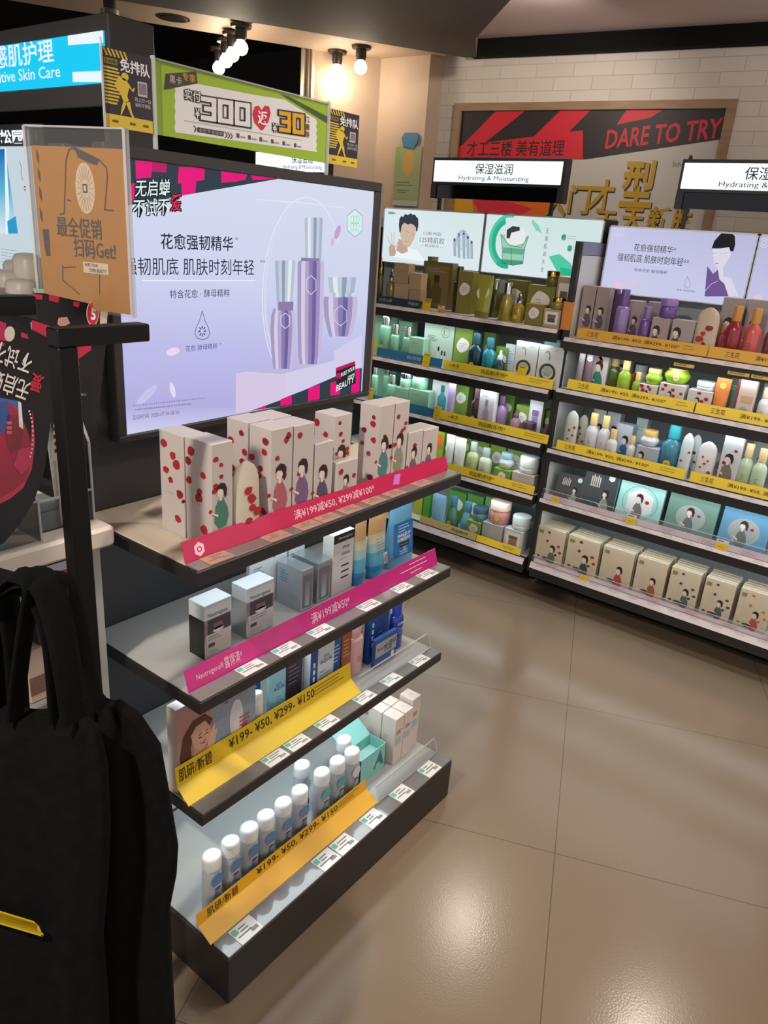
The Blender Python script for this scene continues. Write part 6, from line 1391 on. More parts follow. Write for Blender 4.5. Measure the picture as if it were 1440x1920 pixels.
# stacks of mask boxes on the bottom shelf: seven columns, one box behind the other
z = S3T[0]+.0008
fronts = [(1004, 1057, 985, '4f7a60', 'red petals and a girl in green', PETAL), (1061, 1123, 998, '3a4a4c', 'red petals and a girl in dark green', PETAL), (1127, 1189, 1012, 'b04a48', 'a girl in red at the right', None),
          (1192, 1252, 1028, 'a8564c', 'a girl in brick red', None), (1255, 1315, 1046, '5a6470', 'dark blossoms and a girl in grey', mat('3a3f58', .5)), (1319, 1380, 1066, '55606c', 'blue blossoms and a dark haired girl', mat('3a3f58', .5)), (1384, 1450, 1086, 'b0544c', 'a girl in red, cut by the photo edge', mat('c47a2a', .5))]
cnt = ['front', 'second', 'third', 'fourth', 'rearmost']
for k, (x0, x1, yt, dress, what, bl) in enumerate(fronts):
    Yf = SF+.046; h = .172; X0 = onY(x0, yt+40, Yf).x; X1 = onY(x1, yt+40, Yf).x; w = X1-X0-.001; d = .023
    mb = MB(); mb.box(-w/2, w/2, -d/2, d/2, 0, h, mat('cdbfa6', .35, coat=.3), .001); f = ffr(w, d); tf = tfr(w, d, h)
    mb.rect(tf, .002, w-.002, .003, .006, mat('b3a07c', .4), .0003)
    mb.rect(f, w*.06, w*.22, h*.80, h*.90, mat('8f8256', .4), .0005); micro(mb, f, w*.5, h*.55, w*.02, 1, 0, GREYP)
    for i in range(3): mb.rect(f, w*(.2+.09*i), w*(.205+.09*i), h*.3, h*.62, mat('a39880', .5), .0004)
    rnd = random.Random(40+k)
    if bl:
        for (a, b) in ((.42, .88), (.4, .62), (.82, .55), (.9, .38), (.15, .12), (.75, .28)): petal(mb, f, w*a, h*b, w*.055, rnd, bl if bl is not PETAL else None)
    bobwoman(mb, f, w*.60, h*.36, w*.21, mat(dress, .5), flip=1); mb.disc(f, w*.42, h*.10, w*.16, h*.05, mat('4a4038', .5), .0012, 12)
    first = mb.build('mask_carton', loc=((X0+X1)/2, Yf+d/2, z)); tag(first, 'front carton of the column showing '+what, 'mask box', 'cream mask cartons in columns')
    for j in range(1, 5):
        c = first.copy(); COL.objects.link(c); c.location = ((X0+X1)/2+R0.uniform(-.003, .003), Yf+d/2+j*(d+.0035), z); c['label'] = cnt[j]+' carton of the column showing '+what

# promotion strips, inserts and yellow tickets of the wall shelves
def sstrip(name, label, x0, x1, px_y, zs, h, m, texts, group=None, dy=0.0):
    """x0, x1: photo columns at row px_y along the shelf edge."""
    Y = SF+.004-dy; X0 = onY(x0, px_y[0], Y).x; X1 = onY(x1, px_y[1], Y).x; zb = zs+.0065
    t = thing(name, label, 'promotion strip', ((X0+X1)/2, Y, zb), group=group)
    f = Fr((X0, Y, zb), (1, 0, 0), (0, .20, .98)); w = X1-X0
    mb = MB(); mb.prism(f, [(0, 0), (w, 0), (w, h), (0, h)], .0012, m); mb.build('card', t, True)
    mb = MB()
    for (s_, px, hh, wp) in texts:
        c = onY(px, (px_y[0]+px_y[1])/2, Y).x-X0; ww = wp*(X1-X0)/(x1-x0)
        if s_ == '#': [micro(mb, f, c-ww/2, h*(.72-.25*k), ww, 1, 0, mat('8a761a', .5), .0022) for k in range(2)]
        else: mb.text(f, s_, c, h*.5, h*hh, YK if m not in (BLUE, NAVYS) else mat('a9bccb', .5), ww, off=.0007, bold=.006)
    if mb.v: mb.build('lettering', t, True)
    return t
BLUE = mat('2f6f94', .4); NAVYS = mat('2a3a48', .4); YEL2 = mat('f2d034', .45); YELD = mat('dba62e', .45)
sstrip('navy_promotion_strip', 'dark navy strip at the left of the green unit top shelf', 702, 790, (562, 572), S2T[4], .034, NAVYS, [('人然心品', 722, .45, 24), ('冰肌水', 774, .45, 20)])
sstrip('blue_promotion_strip', 'blue strip at the left of the green unit second shelf', 706, 828, (655, 680), S2T[3], .042, BLUE, [('自然堂', 776, .4, 26)])
sstrip('yellow_promotion_strip', 'long yellow strip on the green unit second shelf', 831, 1036, (682, 720), S2T[3], .042, YEL2, [('一叶子', 849, .5, 20), ('同品牌2件7折*', 926, .5, 50), ('#', 1015, .3, 40)])
sstrip('blue_promotion_strip', 'blue strip at the left of the green unit third shelf', 690, 818, (745, 780), S2T[2], .040, BLUE, [])
sstrip('yellow_promotion_strip', 'long yellow strip on the green unit third shelf', 820, 1027, (785, 825), S2T[2], .042, YEL2, [('一叶子', 846, .5, 20), ('同品牌2件7折*', 921, .5, 50), ('#', 1005, .3, 40)])
sstrip('yellow_promotion_strip', 'long yellow strip on the green unit fourth shelf', 838, 1000, (885, 925), S2T[1], .040, YEL2, [('同品牌2件7折*', 901, .55, 46), ('#', 975, .3, 30)])
sstrip('faded_promotion_strip', 'pale faded yellow strip on the green unit bottom shelf', 786, 892, (977, 1005), S2T[0], .036, mat('cdb878', .45), [('同品牌2件', 862, .45, 30)])
sstrip('yellow_promotion_strip', 'short yellow strip at the right of the green unit bottom shelf', 893, 975, (1008, 1035), S2T[0], .034, YEL2, [('#', 958, .3, 30)])
PR = '满¥199- ¥50, 满¥299- ¥100*'
sstrip('amber_promotion_strip', 'dark amber strip, left one on the right unit top shelf', 1083, 1328, (618, 650), S3T[4], .042, YELD, [('三生花', 1109, .5, 24), (PR, 1210, .42, 126), ('#', 1300, .3, 30)])
sstrip('amber_promotion_strip', 'dark amber strip cut by the right edge of the photo, right unit top shelf', 1330, 1500, (650, 672), S3T[4], .042, YELD, [('三生花', 1374, .5, 28), ('满¥199- ¥50', 1448, .42, 56)])
sstrip('yellow_promotion_strip', 'yellow strip, left one on the right unit second shelf', 1062, 1300, (728, 768), S3T[3], .042, YEL2, [('三生花', 1089, .5, 22), (PR, 1184, .42, 122), ('#', 1285, .3, 30)])
sstrip('yellow_promotion_strip', 'yellow strip cut by the right edge of the photo, right unit second shelf', 1303, 1500, (768, 800), S3T[3], .042, YEL2, [('三生花', 1343, .5, 28), ('满¥199- ¥50', 1420, .42, 66)])
sstrip('yellow_promotion_strip', 'yellow strip, left one on the right unit third shelf', 1043, 1286, (832, 880), S3T[2], .042, YEL2, [('三生花', 1065, .5, 22), (PR, 1157, .42, 118), ('#', 1258, .3, 30)])
sstrip('yellow_promotion_strip', 'yellow strip cut by the right edge of the photo, right unit third shelf', 1294, 1500, (890, 930), S3T[2], .042, YEL2, [('三生花', 1323, .5, 26), ('满¥199- ¥50, 满', 1404, .42, 78)])
# clear lips that keep the masks in, with pink print
def lip(label, zs, x0, x1, h):
    t = thing('clear_shelf_lip', label, 'shelf lip', ((x0+x1)/2, SF, zs)); Y = SF+.002
    f = Fr((x0, Y, zs+.001), (1, 0, 0), (0, .22, .97)); w = x1-x0; mb = MB(); mb.prism(f, [(0, 0), (w, 0), (w, h), (0, h)], .002, ACRYL); mb.prism(f, [(0, h), (w, h), (w, h+.003), (0, h+.003)], .003, ACRYL_EDGE); mb.build('lip', t, True)
    mb = MB(); mb.prism(f, [(.01, .002), (w-.01, .002), (w-.01, h*.62), (.01, h*.62)], .0005, mat('cdbcc6', .35), .0004)
    for k in range(int(w/.16)): mb.ring(f, .1+.16*k, h*.33, .035, h*.22, .002, mat('c89ab0', .4), .0008, 16); micro(mb, f, .08+.16*k, h*.4, .05, 2, .006, mat('a58a98', .4), .002, .0008)
    mb.build('printed_insert', t, True); return t
lip('clear lip with a pink print along the right unit fourth shelf', S3T[1], X30+.005, X31-.005, .045)
lip('clear lip along the right unit bottom shelf', S3T[0], X30+.005, X31-.005, .030)
def ticket(px, py, zs, w, h, label, paper=('e3bf1c', 'e3bf1c'), head=None):
    Y = SF-.004; p = onY(px, py, Y); mb = MB(); f = Fr((p.x-w/2, Y, zs), (1, 0, 0), (0, .22, .97)); mb.prism(f, [(0, 0), (w, 0), (w, h), (0, h)], .001, mat(paper[0], .45))
    if head: mb.prism(f, [(0, h), (w, h), (w, h*1.6), (0, h*1.6)], .001, mat(head, .45)); micro(mb, f, w*.15, h*1.4, w*.7, 1, 0, INK, .003, .0006)
    micro(mb, f, w*.2, h*.5, w*.6, 1, 0, mat('8a6f14', .5), .002, .0006)
    return tag(mb.build('price_ticket', None, True), label, 'price tag', 'yellow price tickets on the wall shelves')
ticket(1041, 938, S3T[1]+.001, .042, .024, 'yellow ticket under the black mask box'); ticket(1182, 976, S3T[1]+.001, .044, .026, 'yellow ticket under the mint mask box', head='d9cfc0'); ticket(1352, 1026, S3T[1]+.001, .046, .026, 'yellow ticket between the grey green and blue mask boxes', head='d9cfc0')
ticket(1095, 1078, S3T[0]-.002, .042, .022, 'yellow ticket on the right unit bottom shelf edge')
ticket(799, 575, S2T[4]+.001, .040, .036, 'yellow ticket below the large brown olive box', head='b5a43a'); ticket(826, 578, S2T[4]-.004, .038, .024, 'orange ticket with a pale head below the large brown olive box', ('d88f2a', 0), 'cbbcb4')
ticket(799, 663, S2T[3]+.002, .042, .040, 'yellow ticket between the blue and yellow strips, second shelf', head='d9c02a'); ticket(698, 642, S2T[3]+.002, .030, .05, 'yellow ticket at the left end of the second shelf', head='d9c02a')
ticket(820, 755, S2T[2]+.002, .040, .040, 'yellow ticket under the teal bottle picture box', head='e0c63a'); ticket(694, 730, S2T[2]+.002, .03, .05, 'yellow ticket at the left end of the third shelf', head='e0c63a')
ticket(979, 690, S2T[3]+.048, .046, .024, 'yellow ticket across the left ring printed mask box', head='d9c02a')
for k, (px, py, wd) in enumerate(((1288, 658, 'first'), (1390, 678, 'second'), (1435, 686, 'third'))):
    Y = SF-.002; p = onY(px, py, Y); mb = MB(); w = .078; f = Fr((p.x-w/2, Y, S3T[4]-.044), (1, 0, 0), (0, .15, .98)); mb.prism(f, [(0, 0), (w, 0), (w, .020), (0, .020)], .001, mat('d9bc5a', .45)); micro(mb, f, .006, .014, .06, 2, .006, mat('6b5a2a', .5), .003, .0005)
    tag(mb.build('price_ticket', None, True), wd+' small amber ticket hanging under the right unit top shelf', 'price tag', 'amber tickets under the top shelf')

# ================================================================== LEFT FOREGROUND
# white table ------------------------------------------------------------
TX, TY1, TZ = -1.15, .733, 1.056
TW = noisy('white_table_laminate', 'd6cdc3', 'ddd5cb', 5, .4)
tb = thing('white_table', 'white table top with rounded corner holding the brochure stands', 'table', (-1.42, .30, 0))
mb = MB(); mb.box(-1.72, TX, -.25, TY1, TZ-.040, TZ, TW, .006); mb.build('table_top', tb, True)
mb = MB(); mb.box(-1.66, -1.18, TY1-.04, TY1-.015, 0, TZ-.04, mat('b7b6b2', .45), .002); mb.build('end_panel', tb, True)
mb = MB(); mb.box(-1.66, -1.18, -.22, -.195, 0, TZ-.04, mat('b7b6b2', .45), .002); mb.build('end_panel', tb, True)
mb = MB(); mb.box(-1.66, -1.19, -.195, TY1-.04, .70, .72, mat('8f8d8a', .45), .002); mb.build('lower_shelf', tb, True)
# packets on the lower shelf
def packet(x, px0, px1, py, zt, bands, label):
    y0 = onX(px0, py, x).y; y1 = min(onX(px1, py, x).y, TY1-.045); mb = MB(); d = .05; z0 = .7205
    mb.box(x-d, x, y0, y1, z0, zt, mat(bands[0][1], .4), .002); f = FX(x); h = zt-z0
    for k, (e, c) in enumerate(bands[1:]): mb.rect(f, y0+.001, y1-.001, z0+h*e[0], z0+h*e[1], mat(c, .4), .0005+.0001*k)
    micro(mb, f, y0+.01, z0+h*.4, (y1-y0)*.6, 3, h*.05, mat('8a8f92', .5), h*.012, .0012)
    return tag(mb.build('packet', None, True), label, 'packet')
packet(-1.215, 62, 142, 1100, .985, [(0, '43302f'), ((.74, .88), 'dcbf1e'), ((.88, .93), 'c2447e'), ((.93, .995), 'd3cfe0')], 'dark packet with a yellow and white head under the white table, nearest the black post')
packet(-1.235, 36, 70, 1270, .90, [(0, 'b7bfbd'), ((.55, .98), '3f8f9c')], 'teal and white packet seen between the bag handles')
packet(-1.205, 60, 96, 1330, .83, [(0, 'cdb4a4'), ((.15, .5), '8a5f54')], 'pale pink packet seen between the bag handles')
# black bag rack ----------------------------------------------------------
RK = mat('0b0a0b', .45, spec=.25)
PX_, PY_ = -1.0, .572
rack = thing('bag_rack', 'black metal rack with two arms carrying black cloth bags', 'rack', (PX_, PY_, 0))
B = .030; zt = 1.415
mb = MB(); mb.box(PX_-B/2, PX_+B/2, PY_-B/2, PY_+B/2, 0.02, zt, RK, .002); mb.build('post', rack, True)
mb = MB(); mb.box(PX_-B/2, PX_+B/2, PY_-B/2, PY_+.135, zt-.0, zt+.026, RK, .002); mb.build('arm', rack, True)
X2 = -1.10; e = onX(60, 572, X2)
mb = MB(); mb.box(X2-B/2, X2+B/2, e.y-.16, e.y, e.z-.012, e.z+.014, RK, .002); mb.build('arm', rack, True)
mb = MB(); mb.box(X2-B/2, X2+B/2, e.y-.16-B, e.y-.16, .02, e.z+.014, RK, .002); mb.build('post', rack, True)
hk = atD(100, 1098, 1.02)
mb = MB(); mb.bar((X2, e.y-.16-B/2, hk.z-.012), (hk.x+.01, hk.y+.01, hk.z-.012), .016, .016, RK); mb.build('hook_bar', rack, True)
mb = MB(); mb.bar((PX_, PY_, .012), (X2, e.y-.16-B/2, .012), .05, .024, RK); mb.bar((PX_-.2, PY_, .012), (PX_+.16, PY_-.1, .012), .04, .022, RK); mb.build('foot', rack, True)

# black cloth bags ------------------------------------------------------------
def cloth_material():
    m = noisy('black_cotton', '060505', '0b0a09', 60, .95); m.node_tree.nodes['Principled BSDF'].inputs['Specular IOR Level'].default_value = .15; return m
CLOTH = cloth_material()
def cloth_bag(label, outline, D0, thick, folds, seed, straps, mark=None):
    """A hanging tote: photo outline rows (y, x left, x right) give width at distance D0; real thickness, folds as relief."""
    rnd = random.Random(seed); t = thing('tote_bag', label, 'bag', group='black bags on the rack'); seg = 36; rows = []
    n = len(outline)
    for i, (y, xl, xr) in enumerate(outline):
        L = atD(xl, y, D0); Rr = atD(xr, y, D0); 
        z = (L.z+Rr.z)/2; c = (L+Rr)/2; u = Vector((Rr.x-L.x, Rr.y-L.y, 0)); w = u.length/2; u.normalize(); nrm = Vector((u.y, -u.x, 0))
        f = i/(n-1); th = thick*(.25+.75*math.sin(min(1, .15+f*1.1)*math.pi/2)); row = []
        for k in range(seg):
            a = 2*math.pi*k/seg; ca, sa = math.cos(a), math.sin(a)
            rip = sum(A*math.sin(fr_*a+ph+f*tw) for A, fr_, ph, tw in folds)*(.35+.65*abs(sa))*(1-.35*f)
            row.append(Vector((c.x, c.y, z))+u*w*math.copysign(abs(ca)**.8, ca)+nrm*(th*math.copysign(abs(sa)**.7, sa)+rip))
        rows.append(row)
    base = sum(rows[-1], Vector())/seg; t.location = (base.x, base.y, base.z)
    mb = MB()
    for i in range(n-1): mb.add(rows[i]+rows[i+1], [(k, k+seg, (k+1) % seg+seg, (k+1) % seg) for k in range(seg)], CLOTH, True)
    mb.add(rows[-1], [tuple(range(seg))], CLOTH); mb.add([r*1.0 for r in rows[0]], [tuple(range(seg))[::-1]], CLOTH)
    o = mb.build('cloth_body', t, True); sm = o.modifiers.new('soft', 'SUBSURF'); sm.levels = 1; sm.render_levels = 1
    for pts, r in straps:
        mb = MB(); P = [atD(x, y, D) for x, y, D in pts]; Q_ = []
        for i in range(len(P)-1):                                           # Catmull-Rom through the points
            p0, p1, p2, p3 = P[max(i-1, 0)], P[i], P[i+1], P[min(i+2, len(P)-1)]
            for j in range(5):
                s = j/5; Q_.append(.5*((2*p1)+(p2-p0)*s+(2*p0-5*p1+4*p2-p3)*s*s+(3*p1-p0-3*p2+p3)*s**3))
        Q_.append(P[-1]); mb.tube(Q_, r*.95, CLOTH, 10, .12, side=(-.45, .9, .2)); mb.build('handle', t, True)
    if mark:
        mb = MB(); c = atD(*mark[0]); f = Fr(c, Vector((Rr.x-L.x, Rr.y-L.y, 0)), (0, 0, 1)); YM = mat('d6b81e', .6)
        for k in range(8): y = .016*(k/7-.5); mb.poly(f, [(-.06, y-.002+.034), (.02+.012*rnd.random(), y+.001), (.028+.01*rnd.random(), y-.009), (-.06, y-.004+.028)], YM, .0)
        mb.build('brush_mark', t, True)
    return t
F1 = [(.007, 5, .3, 1.0), (.005, 9, 1.2, -1.2), (.004, 13, 2.2, .6)]
F2 = [(.006, 4, 1.3, -1.0), (.005, 8, .2, .8), (.003, 15, 1.0, .4)]
cloth_bag('black cloth bag hanging on the right, its hem nearest the gondola plinth', [(1318, 150, 222), (1345, 110, 262), (1400, 90, 300), (1500, 80, 318), (1590, 70, 333), (1640, 62, 330), (1700, 60, 318), (1820, 55, 322), (1960, 50, 330), (2050, 50, 328)], 1.07, .034, F1, 3,
          [([(125, 1345, 1.04), (118, 1240, 1.03), (112, 1150, 1.02), (100, 1095, 1.02), (128, 1100, 1.04), (152, 1180, 1.05), (172, 1280, 1.06), (190, 1345, 1.06)], .017)])
cloth_bag('black cloth bag hanging at the left edge with a yellow brush mark', [(1335, -60, 150), (1360, -90, 185), (1430, -110, 200), (1540, -120, 205), (1650, -125, 200), (1760, -130, 190), (1880, -135, 200), (2050, -140, 205)], .98, .038, F2, 5,
          [([(28, 1350, .96), (38, 1250, .96), (52, 1150, .965), (58, 1090, .97), (20, 1082, .97), (-10, 1150, .97), (-20, 1260, .97), (-25, 1350, .97)], .019), ([(140, 1355, .97), (126, 1250, .97), (108, 1160, .975), (82, 1092, .98), (40, 1086, .98), (8, 1130, .985), (2, 1250, .985), (-5, 1350, .985)], .027), ([(110, 1352, .975), (104, 1250, .975), (92, 1165, .98), (60, 1105, .985), (20, 1120, .99), (28, 1220, .99), (36, 1340, .99)], .021)],
          mark=((24, 1735, .932),))

# brochure holders on the table ---------------------------------------------------
def sheet_from(corners, bow, m, n=14, thick=.0012):
    """A slightly bowed card through four world corners TL, TR, BR, BL; its front follows right x up."""
    TL, TR, BR, BL = [Vector(c) for c in corners]; nrm = (TR-BL).cross(TL-BL).normalized()
    vs = []; 
    for i in range(n+1):
        t = i/n; a = BL.lerp(TL, t); b = BR.lerp(TR, t); off = nrm*bow*math.sin(math.pi*t); vs += [a+off, b+off, a+off-nrm*thick, b+off-nrm*thick]
    fs = []
    for i in range(n):
        q = 4*i; fs += [(q, q+1, q+5, q+4), (q+3, q+2, q+6, q+7), (q, q+4, q+6, q+2), (q+1, q+3, q+7, q+5)]
    fs += [(0, 2, 3, 1), (4*n, 4*n+1, 4*n+3, 4*n+2)]
    return vs, fs, nrm
BKP = mat('171014', .3, spec=.3)
# front brochure: printed upside down, leaning in a low holder
YB = .47; cTL = onY(-120, 560, .40); 
XB = -1.20
cTR = onX(104, 640, XB-.02); cBR = onX(66, 985, XB+.045); cTL = onX(-170, 520, XB-.02); cBL = onX(-150, 1060, XB+.045)
t = thing('brochure', 'black brochure with upside down white characters leaning at the left edge', 'brochure', (XB, .45, TZ+.002))
U = (cTR-cTL).normalized(); Vv = (cTR-cBR); Vv = (Vv-U*Vv.dot(U)).normalized(); bf = Fr(cBR, U, Vv); H_ = (cTR-cBR).dot(Vv); Wd = (cTR-cTL).length
def bpt(px, py, off=.0012):
    d = sight(px, py); n = bf.n; k = ((bf.o+n*off)-EYE).dot(n)/d.dot(n); P = EYE+d*k-bf.o; return P.dot(bf.u), P.dot(bf.v)
def bow_off(b): return .0
mb = MB(); mb.prism(bf, [bpt(*c, off=0) for c in ((-170, 506), (0, 588), (104, 640), (101, 720), (94, 800), (84, 880), (64, 940), (36, 985), (8, 1018), (-40, 1040), (-160, 1060))], .0014, BKP); mb.build('sheet', t, True)
def bpoly(pts, m, add=0.0):
    P = [bpt(*p) for p in pts]; ar = sum(P[k][0]*P[(k+1) % len(P)][1]-P[(k+1) % len(P)][0]*P[k][1] for k in range(len(P)))
    if ar < 0: P = P[::-1]
    mb.add([bf.p(a, b, bow_off(b)+add) for a, b in P], [tuple(range(len(P)))], m)
mb = MB(); PK = mat('b01a50', .35)
for P in ([(-10, 598), (12, 606), (14, 640), (-10, 636)], [(40, 622), (52, 627), (54, 636), (40, 632)], [(2, 640), (10, 644), (8, 650), (0, 648)]): bpoly(P, PK, .0004)
bpoly([(-20, 742), (36, 752), (40, 800), (20, 830), (-20, 850)], mat('3a5a9e', .35), .0002); bpoly([(0, 905), (28, 880), (56, 860), (60, 800), (62, 770), (66, 830), (60, 880), (44, 915), (20, 935), (0, 945)], mat('c8284a', .35), .0003)
bpoly([(0, 760), (20, 755), (38, 775), (55, 815), (62, 860), (50, 900), (28, 918), (0, 935)], mat('9a1838', .35), .0004)
bpoly([(14, 778), (34, 778), (44, 812), (38, 842), (20, 852), (10, 820)], mat('7a1428', .3), .0008); bpoly([(0, 756), (14, 752), (20, 790), (6, 812), (0, 815)], mat('2f4a8a', .35), .0008)
bpoly([(36, 842), (60, 838), (62, 868), (40, 890), (26, 872)], mat('c02a5a', .35), .0008); bpoly([(34, 752), (40, 755), (44, 805), (36, 800)], mat('d6d2d0', .35), .001)
c = bpt(18.6, 626); mb.disc(bf, c[0], c[1], .0085, .0125, mat('c9c3bd', .4), bow_off(c[1])+.0006, 18)
for k in range(9): bpoly([(13+3*(k % 3), 790+9*(k//3)), (16+3*(k % 3), 790+9*(k//3)), (16+3*(k % 3), 796+9*(k//3)), (13+3*(k % 3), 796+9*(k//3))], mat('c4566a', .3), .0012)
for k in range(12):
    a = -.9+k*.15; bpoly([(42+18*math.cos(a), 815+58*math.sin(a)), (45+18*math.cos(a), 815+58*math.sin(a)), (45+18*math.cos(a), 818+58*math.sin(a)), (42+18*math.cos(a), 818+58*math.sin(a))], mat('d9d3cc', .4), .0014)
mb.build('printed_artwork', t, True)
mb = MB(); WL = mat('d9d3cc', .4)
def btext(s_, x0, x1, y, h, m, **k):
    a = bpt(x0, y); b = bpt(x1, y); u = bpt((x0+x1)/2, y-h/2); v = bpt((x0+x1)/2, y+h/2); cc = ((a[0]+b[0])/2, (u[1]+v[1])/2)
    mb.text(bf, s_, cc[0], cc[1], abs(u[1]-v[1]), m, abs(b[0]-a[0]), off=bow_off(cc[1])+.0016, rot=math.pi, **k)
btext('不试不', -18, 62, 670, 42, WL, bold=.008, shear=.1); btext('无启蝉', -22, 58, 722, 42, WL, bold=.008, shear=.1); btext('爱', 56, 80, 718, 36, mat('b01a38', .4), bold=.02)
mb.build('lettering', t, True)
# tall brochure behind the post
XT = -1.235; k0 = onX(62, 545, XT-.04); k1 = onX(206, 578, XT-.04); k2 = onX(168, 930, XT+.02); k3 = onX(116, 945, XT+.02)
t = thing('brochure', 'tall black and pink brochure with a round red badge behind the black post', 'brochure', (XT, .55, TZ+.002))
vs, fs, nrm = sheet_from((k0, k1, k2, k3), -.0, BKP); mb = MB(); mb.add(vs, fs, BKP); mb.build('sheet', t, True)
U = (k1-k0).normalized(); Vv = (k0-k3); Vv = (Vv-U*Vv.dot(U)).normalized(); bf = Fr(k3, U, Vv); H_ = (k0-k3).dot(Vv)
def bow_off(b): return .0
mb = MB(); HP = mat('b3163f', .35)
for P in ([(62, 550), (80, 553), (80, 562), (62, 560)], [(92, 552), (112, 556), (110, 568), (92, 563)], [(138, 565), (150, 567), (148, 576), (138, 574)], [(120, 640), (180, 648), (176, 700), (150, 735), (140, 690)], [(150, 780), (172, 790), (168, 820), (150, 815)], [(60, 600), (96, 612), (92, 640), (60, 632)]): bpoly(P, HP, .0004)
bpoly([(62, 540), (82, 542), (84, 550), (64, 549)], mat('9fb0a8', .4), .0006); bpoly([(110, 596), (126, 594), (132, 606), (118, 614), (108, 608)], mat('c79a8a', .4), .0006); bpoly([(160, 900), (172, 895), (170, 928), (162, 930)], HP, .0006)
bpoly([(188, 562), (204, 566), (198, 640), (188, 640)], mat('c9b6a8', .4), .0004)
c = bpt(174, 588); mb.disc(bf, c[0], c[1], .0125, .022, mat('e3d8d2', .4), bow_off(c[1])+.0006, 24); mb.disc(bf, c[0], c[1], .0112, .020, mat('c01c34', .35), bow_off(c[1])+.0010, 24); mb.build('printed_artwork', t, True)
mb = MB(); mb.text(bf, '5', c[0]+.001, c[1]-.001, .021, mat('f0e6e2', .4), .010, off=bow_off(c[1])+.0016, bold=.03); c = bpt(156, 740); mb.text(bf, 'BEAUTY', c[0], c[1], .004, WL, .014, off=bow_off(c[1])+.0012); mb.build('lettering', t, True)
XL_ = -1.215; q5 = pxX(XL_); P5 = [q5(*c) for c in ((102, 782), (113, 782), (117, 862), (94, 866))]
mb = MB(); lf = FX(XL_); mb.prism(lf, P5, .001, mat('b9aca2', .5)); zb5 = min(b for a, b in P5); ym = sum(a for a, b in P5)/4
for k in range(5): mb.rect(lf, ym-.006+.001*(k % 2), ym+.006, P5[0][1]-.012-.013*k, P5[0][1]-.005-.013*k, INK, .0004)
mb.box(XL_-.004, XL_-.001, ym-.004, ym+.004, TZ, zb5+.01, mat('b9aca2', .5)); tag(mb.build('leaflet', None, True), 'narrow pale leaflet with black characters between the two brochures', 'leaflet')
# the clear holders
def acrylic_panel(mb, P, th=.003):
    P = [Vector(p) for p in P]; n = (P[1]-P[0]).cross(P[2]-P[0]).normalized()*th; k = len(P)
    mb.add(P+[p-n for p in P], [tuple(range(k)), tuple(range(k, 2*k))[::-1]]+[(i, i+k, (i+1) % k+k, (i+1) % k) for i in range(k)], ACRYL)
def edge(mb, a, b, w=.0035): mb.bar(a, b, w, w, ACRYL_EDGE)
t = thing('brochure_holder', 'clear acrylic holder around the leaning black brochure', 'brochure holder', (-1.2, .45, TZ))
mb = MB(); x0, x1, ya, yb = -1.30, -1.165, .20, .60
acrylic_panel(mb, [(x1, ya, TZ+.002), (x1, yb, TZ+.002), (x1, yb, TZ+.075), (x1, ya, TZ+.075)])
acrylic_panel(mb, [(x1, yb, TZ+.002), (x0, yb, TZ+.002), (x0-.02, yb, TZ+.22), (x1, yb, TZ+.075)])
mb.box(x0, x1, ya, yb, TZ, TZ+.002, ACRYL)
for a, b in (((x1, ya, TZ+.075), (x1, yb, TZ+.075)), ((x1, yb, TZ), (x1, yb, TZ+.075)), ((x1, yb, TZ+.075), (x0-.02, yb, TZ+.22)), ((x1, ya, TZ+.002), (x1, yb, TZ+.002))): edge(mb, a, b)
mb.build('holder', t, True)
t = thing('brochure_holder', 'clear acrylic holder around the tall brochure by the black post', 'brochure holder', (-1.25, .67, TZ))
mb = MB(); x0, x1, ya, yb = -1.33, -1.20, .615, .722
acrylic_panel(mb, [(x1, ya, TZ+.002), (x1, yb, TZ+.002), (x1, yb, TZ+.06), (x1, ya, TZ+.06)])
acrylic_panel(mb, [(x1, yb, TZ+.002), (x0, yb, TZ+.002), (x0-.03, yb, TZ+.34), (x0+.02, yb, TZ+.34), (x1, yb, TZ+.15)])
mb.box(x0, x1, ya, yb, TZ, TZ+.002, ACRYL)
for a, b in (((x1, ya, TZ+.06), (x1, yb, TZ+.06)), ((x1, yb, TZ), (x1, yb, TZ+.15)), ((x1, yb, TZ+.15), (x0+.02, yb, TZ+.34)), ((x0-.03, yb, TZ+.34), (x0, yb, TZ))): edge(mb, a, b)
mb.build('holder', t, True)

# amber notice in a clear frame ---------------------------------------------------
D1, D2 = 1.30, 1.23
aTL, aTR, aBR, aBL = atD(50, 238, D1), atD(237, 242, D2), atD(237, 612, D2), atD(92, 560, D1)
aBR = Vector((aTR.x, aTR.y, aBR.z)); aBL = Vector((aTL.x, aTL.y, aBR.z)); aTL = Vector((aTL.x, aTL.y, aTR.z))
U = (aTR-aTL).normalized(); af = Fr(aBL, U, (0, 0, 1)); Wd = (aTR-aTL).length; Hh = aTL.z-aBL.z
def apt(px, py):
    d = sight(px, py); k = (af.o-EYE).dot(af.n)/d.dot(af.n); P = EYE+d*k-af.o; return P.dot(af.u), P.dot(af.v)
t = thing('framed_notice', 'amber notice with a drawn phone in a clear upright frame at the left', 'notice', ((aBL.x+aBR.x)/2, (aBL.y+aBR.y)/2, TZ))
mb = MB(); mb.prism(af, [(.006, .004), (Wd-.005, .004), (Wd-.005, Hh-.03), (.006, Hh-.03)], .002, mat('a9701a', .5)); mb.build('sheet', t, True)
mb = MB(); mb.prism(af, [(0, 0), (Wd, 0), (Wd, Hh), (0, Hh)], .003, ACRYL, .006)
for a, b, w in (((0, 0), (0, Hh), .006), ((Wd, 0), (Wd, Hh), .006), ((0, Hh), (Wd, Hh), .003)): mb.bar(af.p(*a, .003), af.p(*b, .003), w, .01, ACRYL_EDGE, up=af.n)
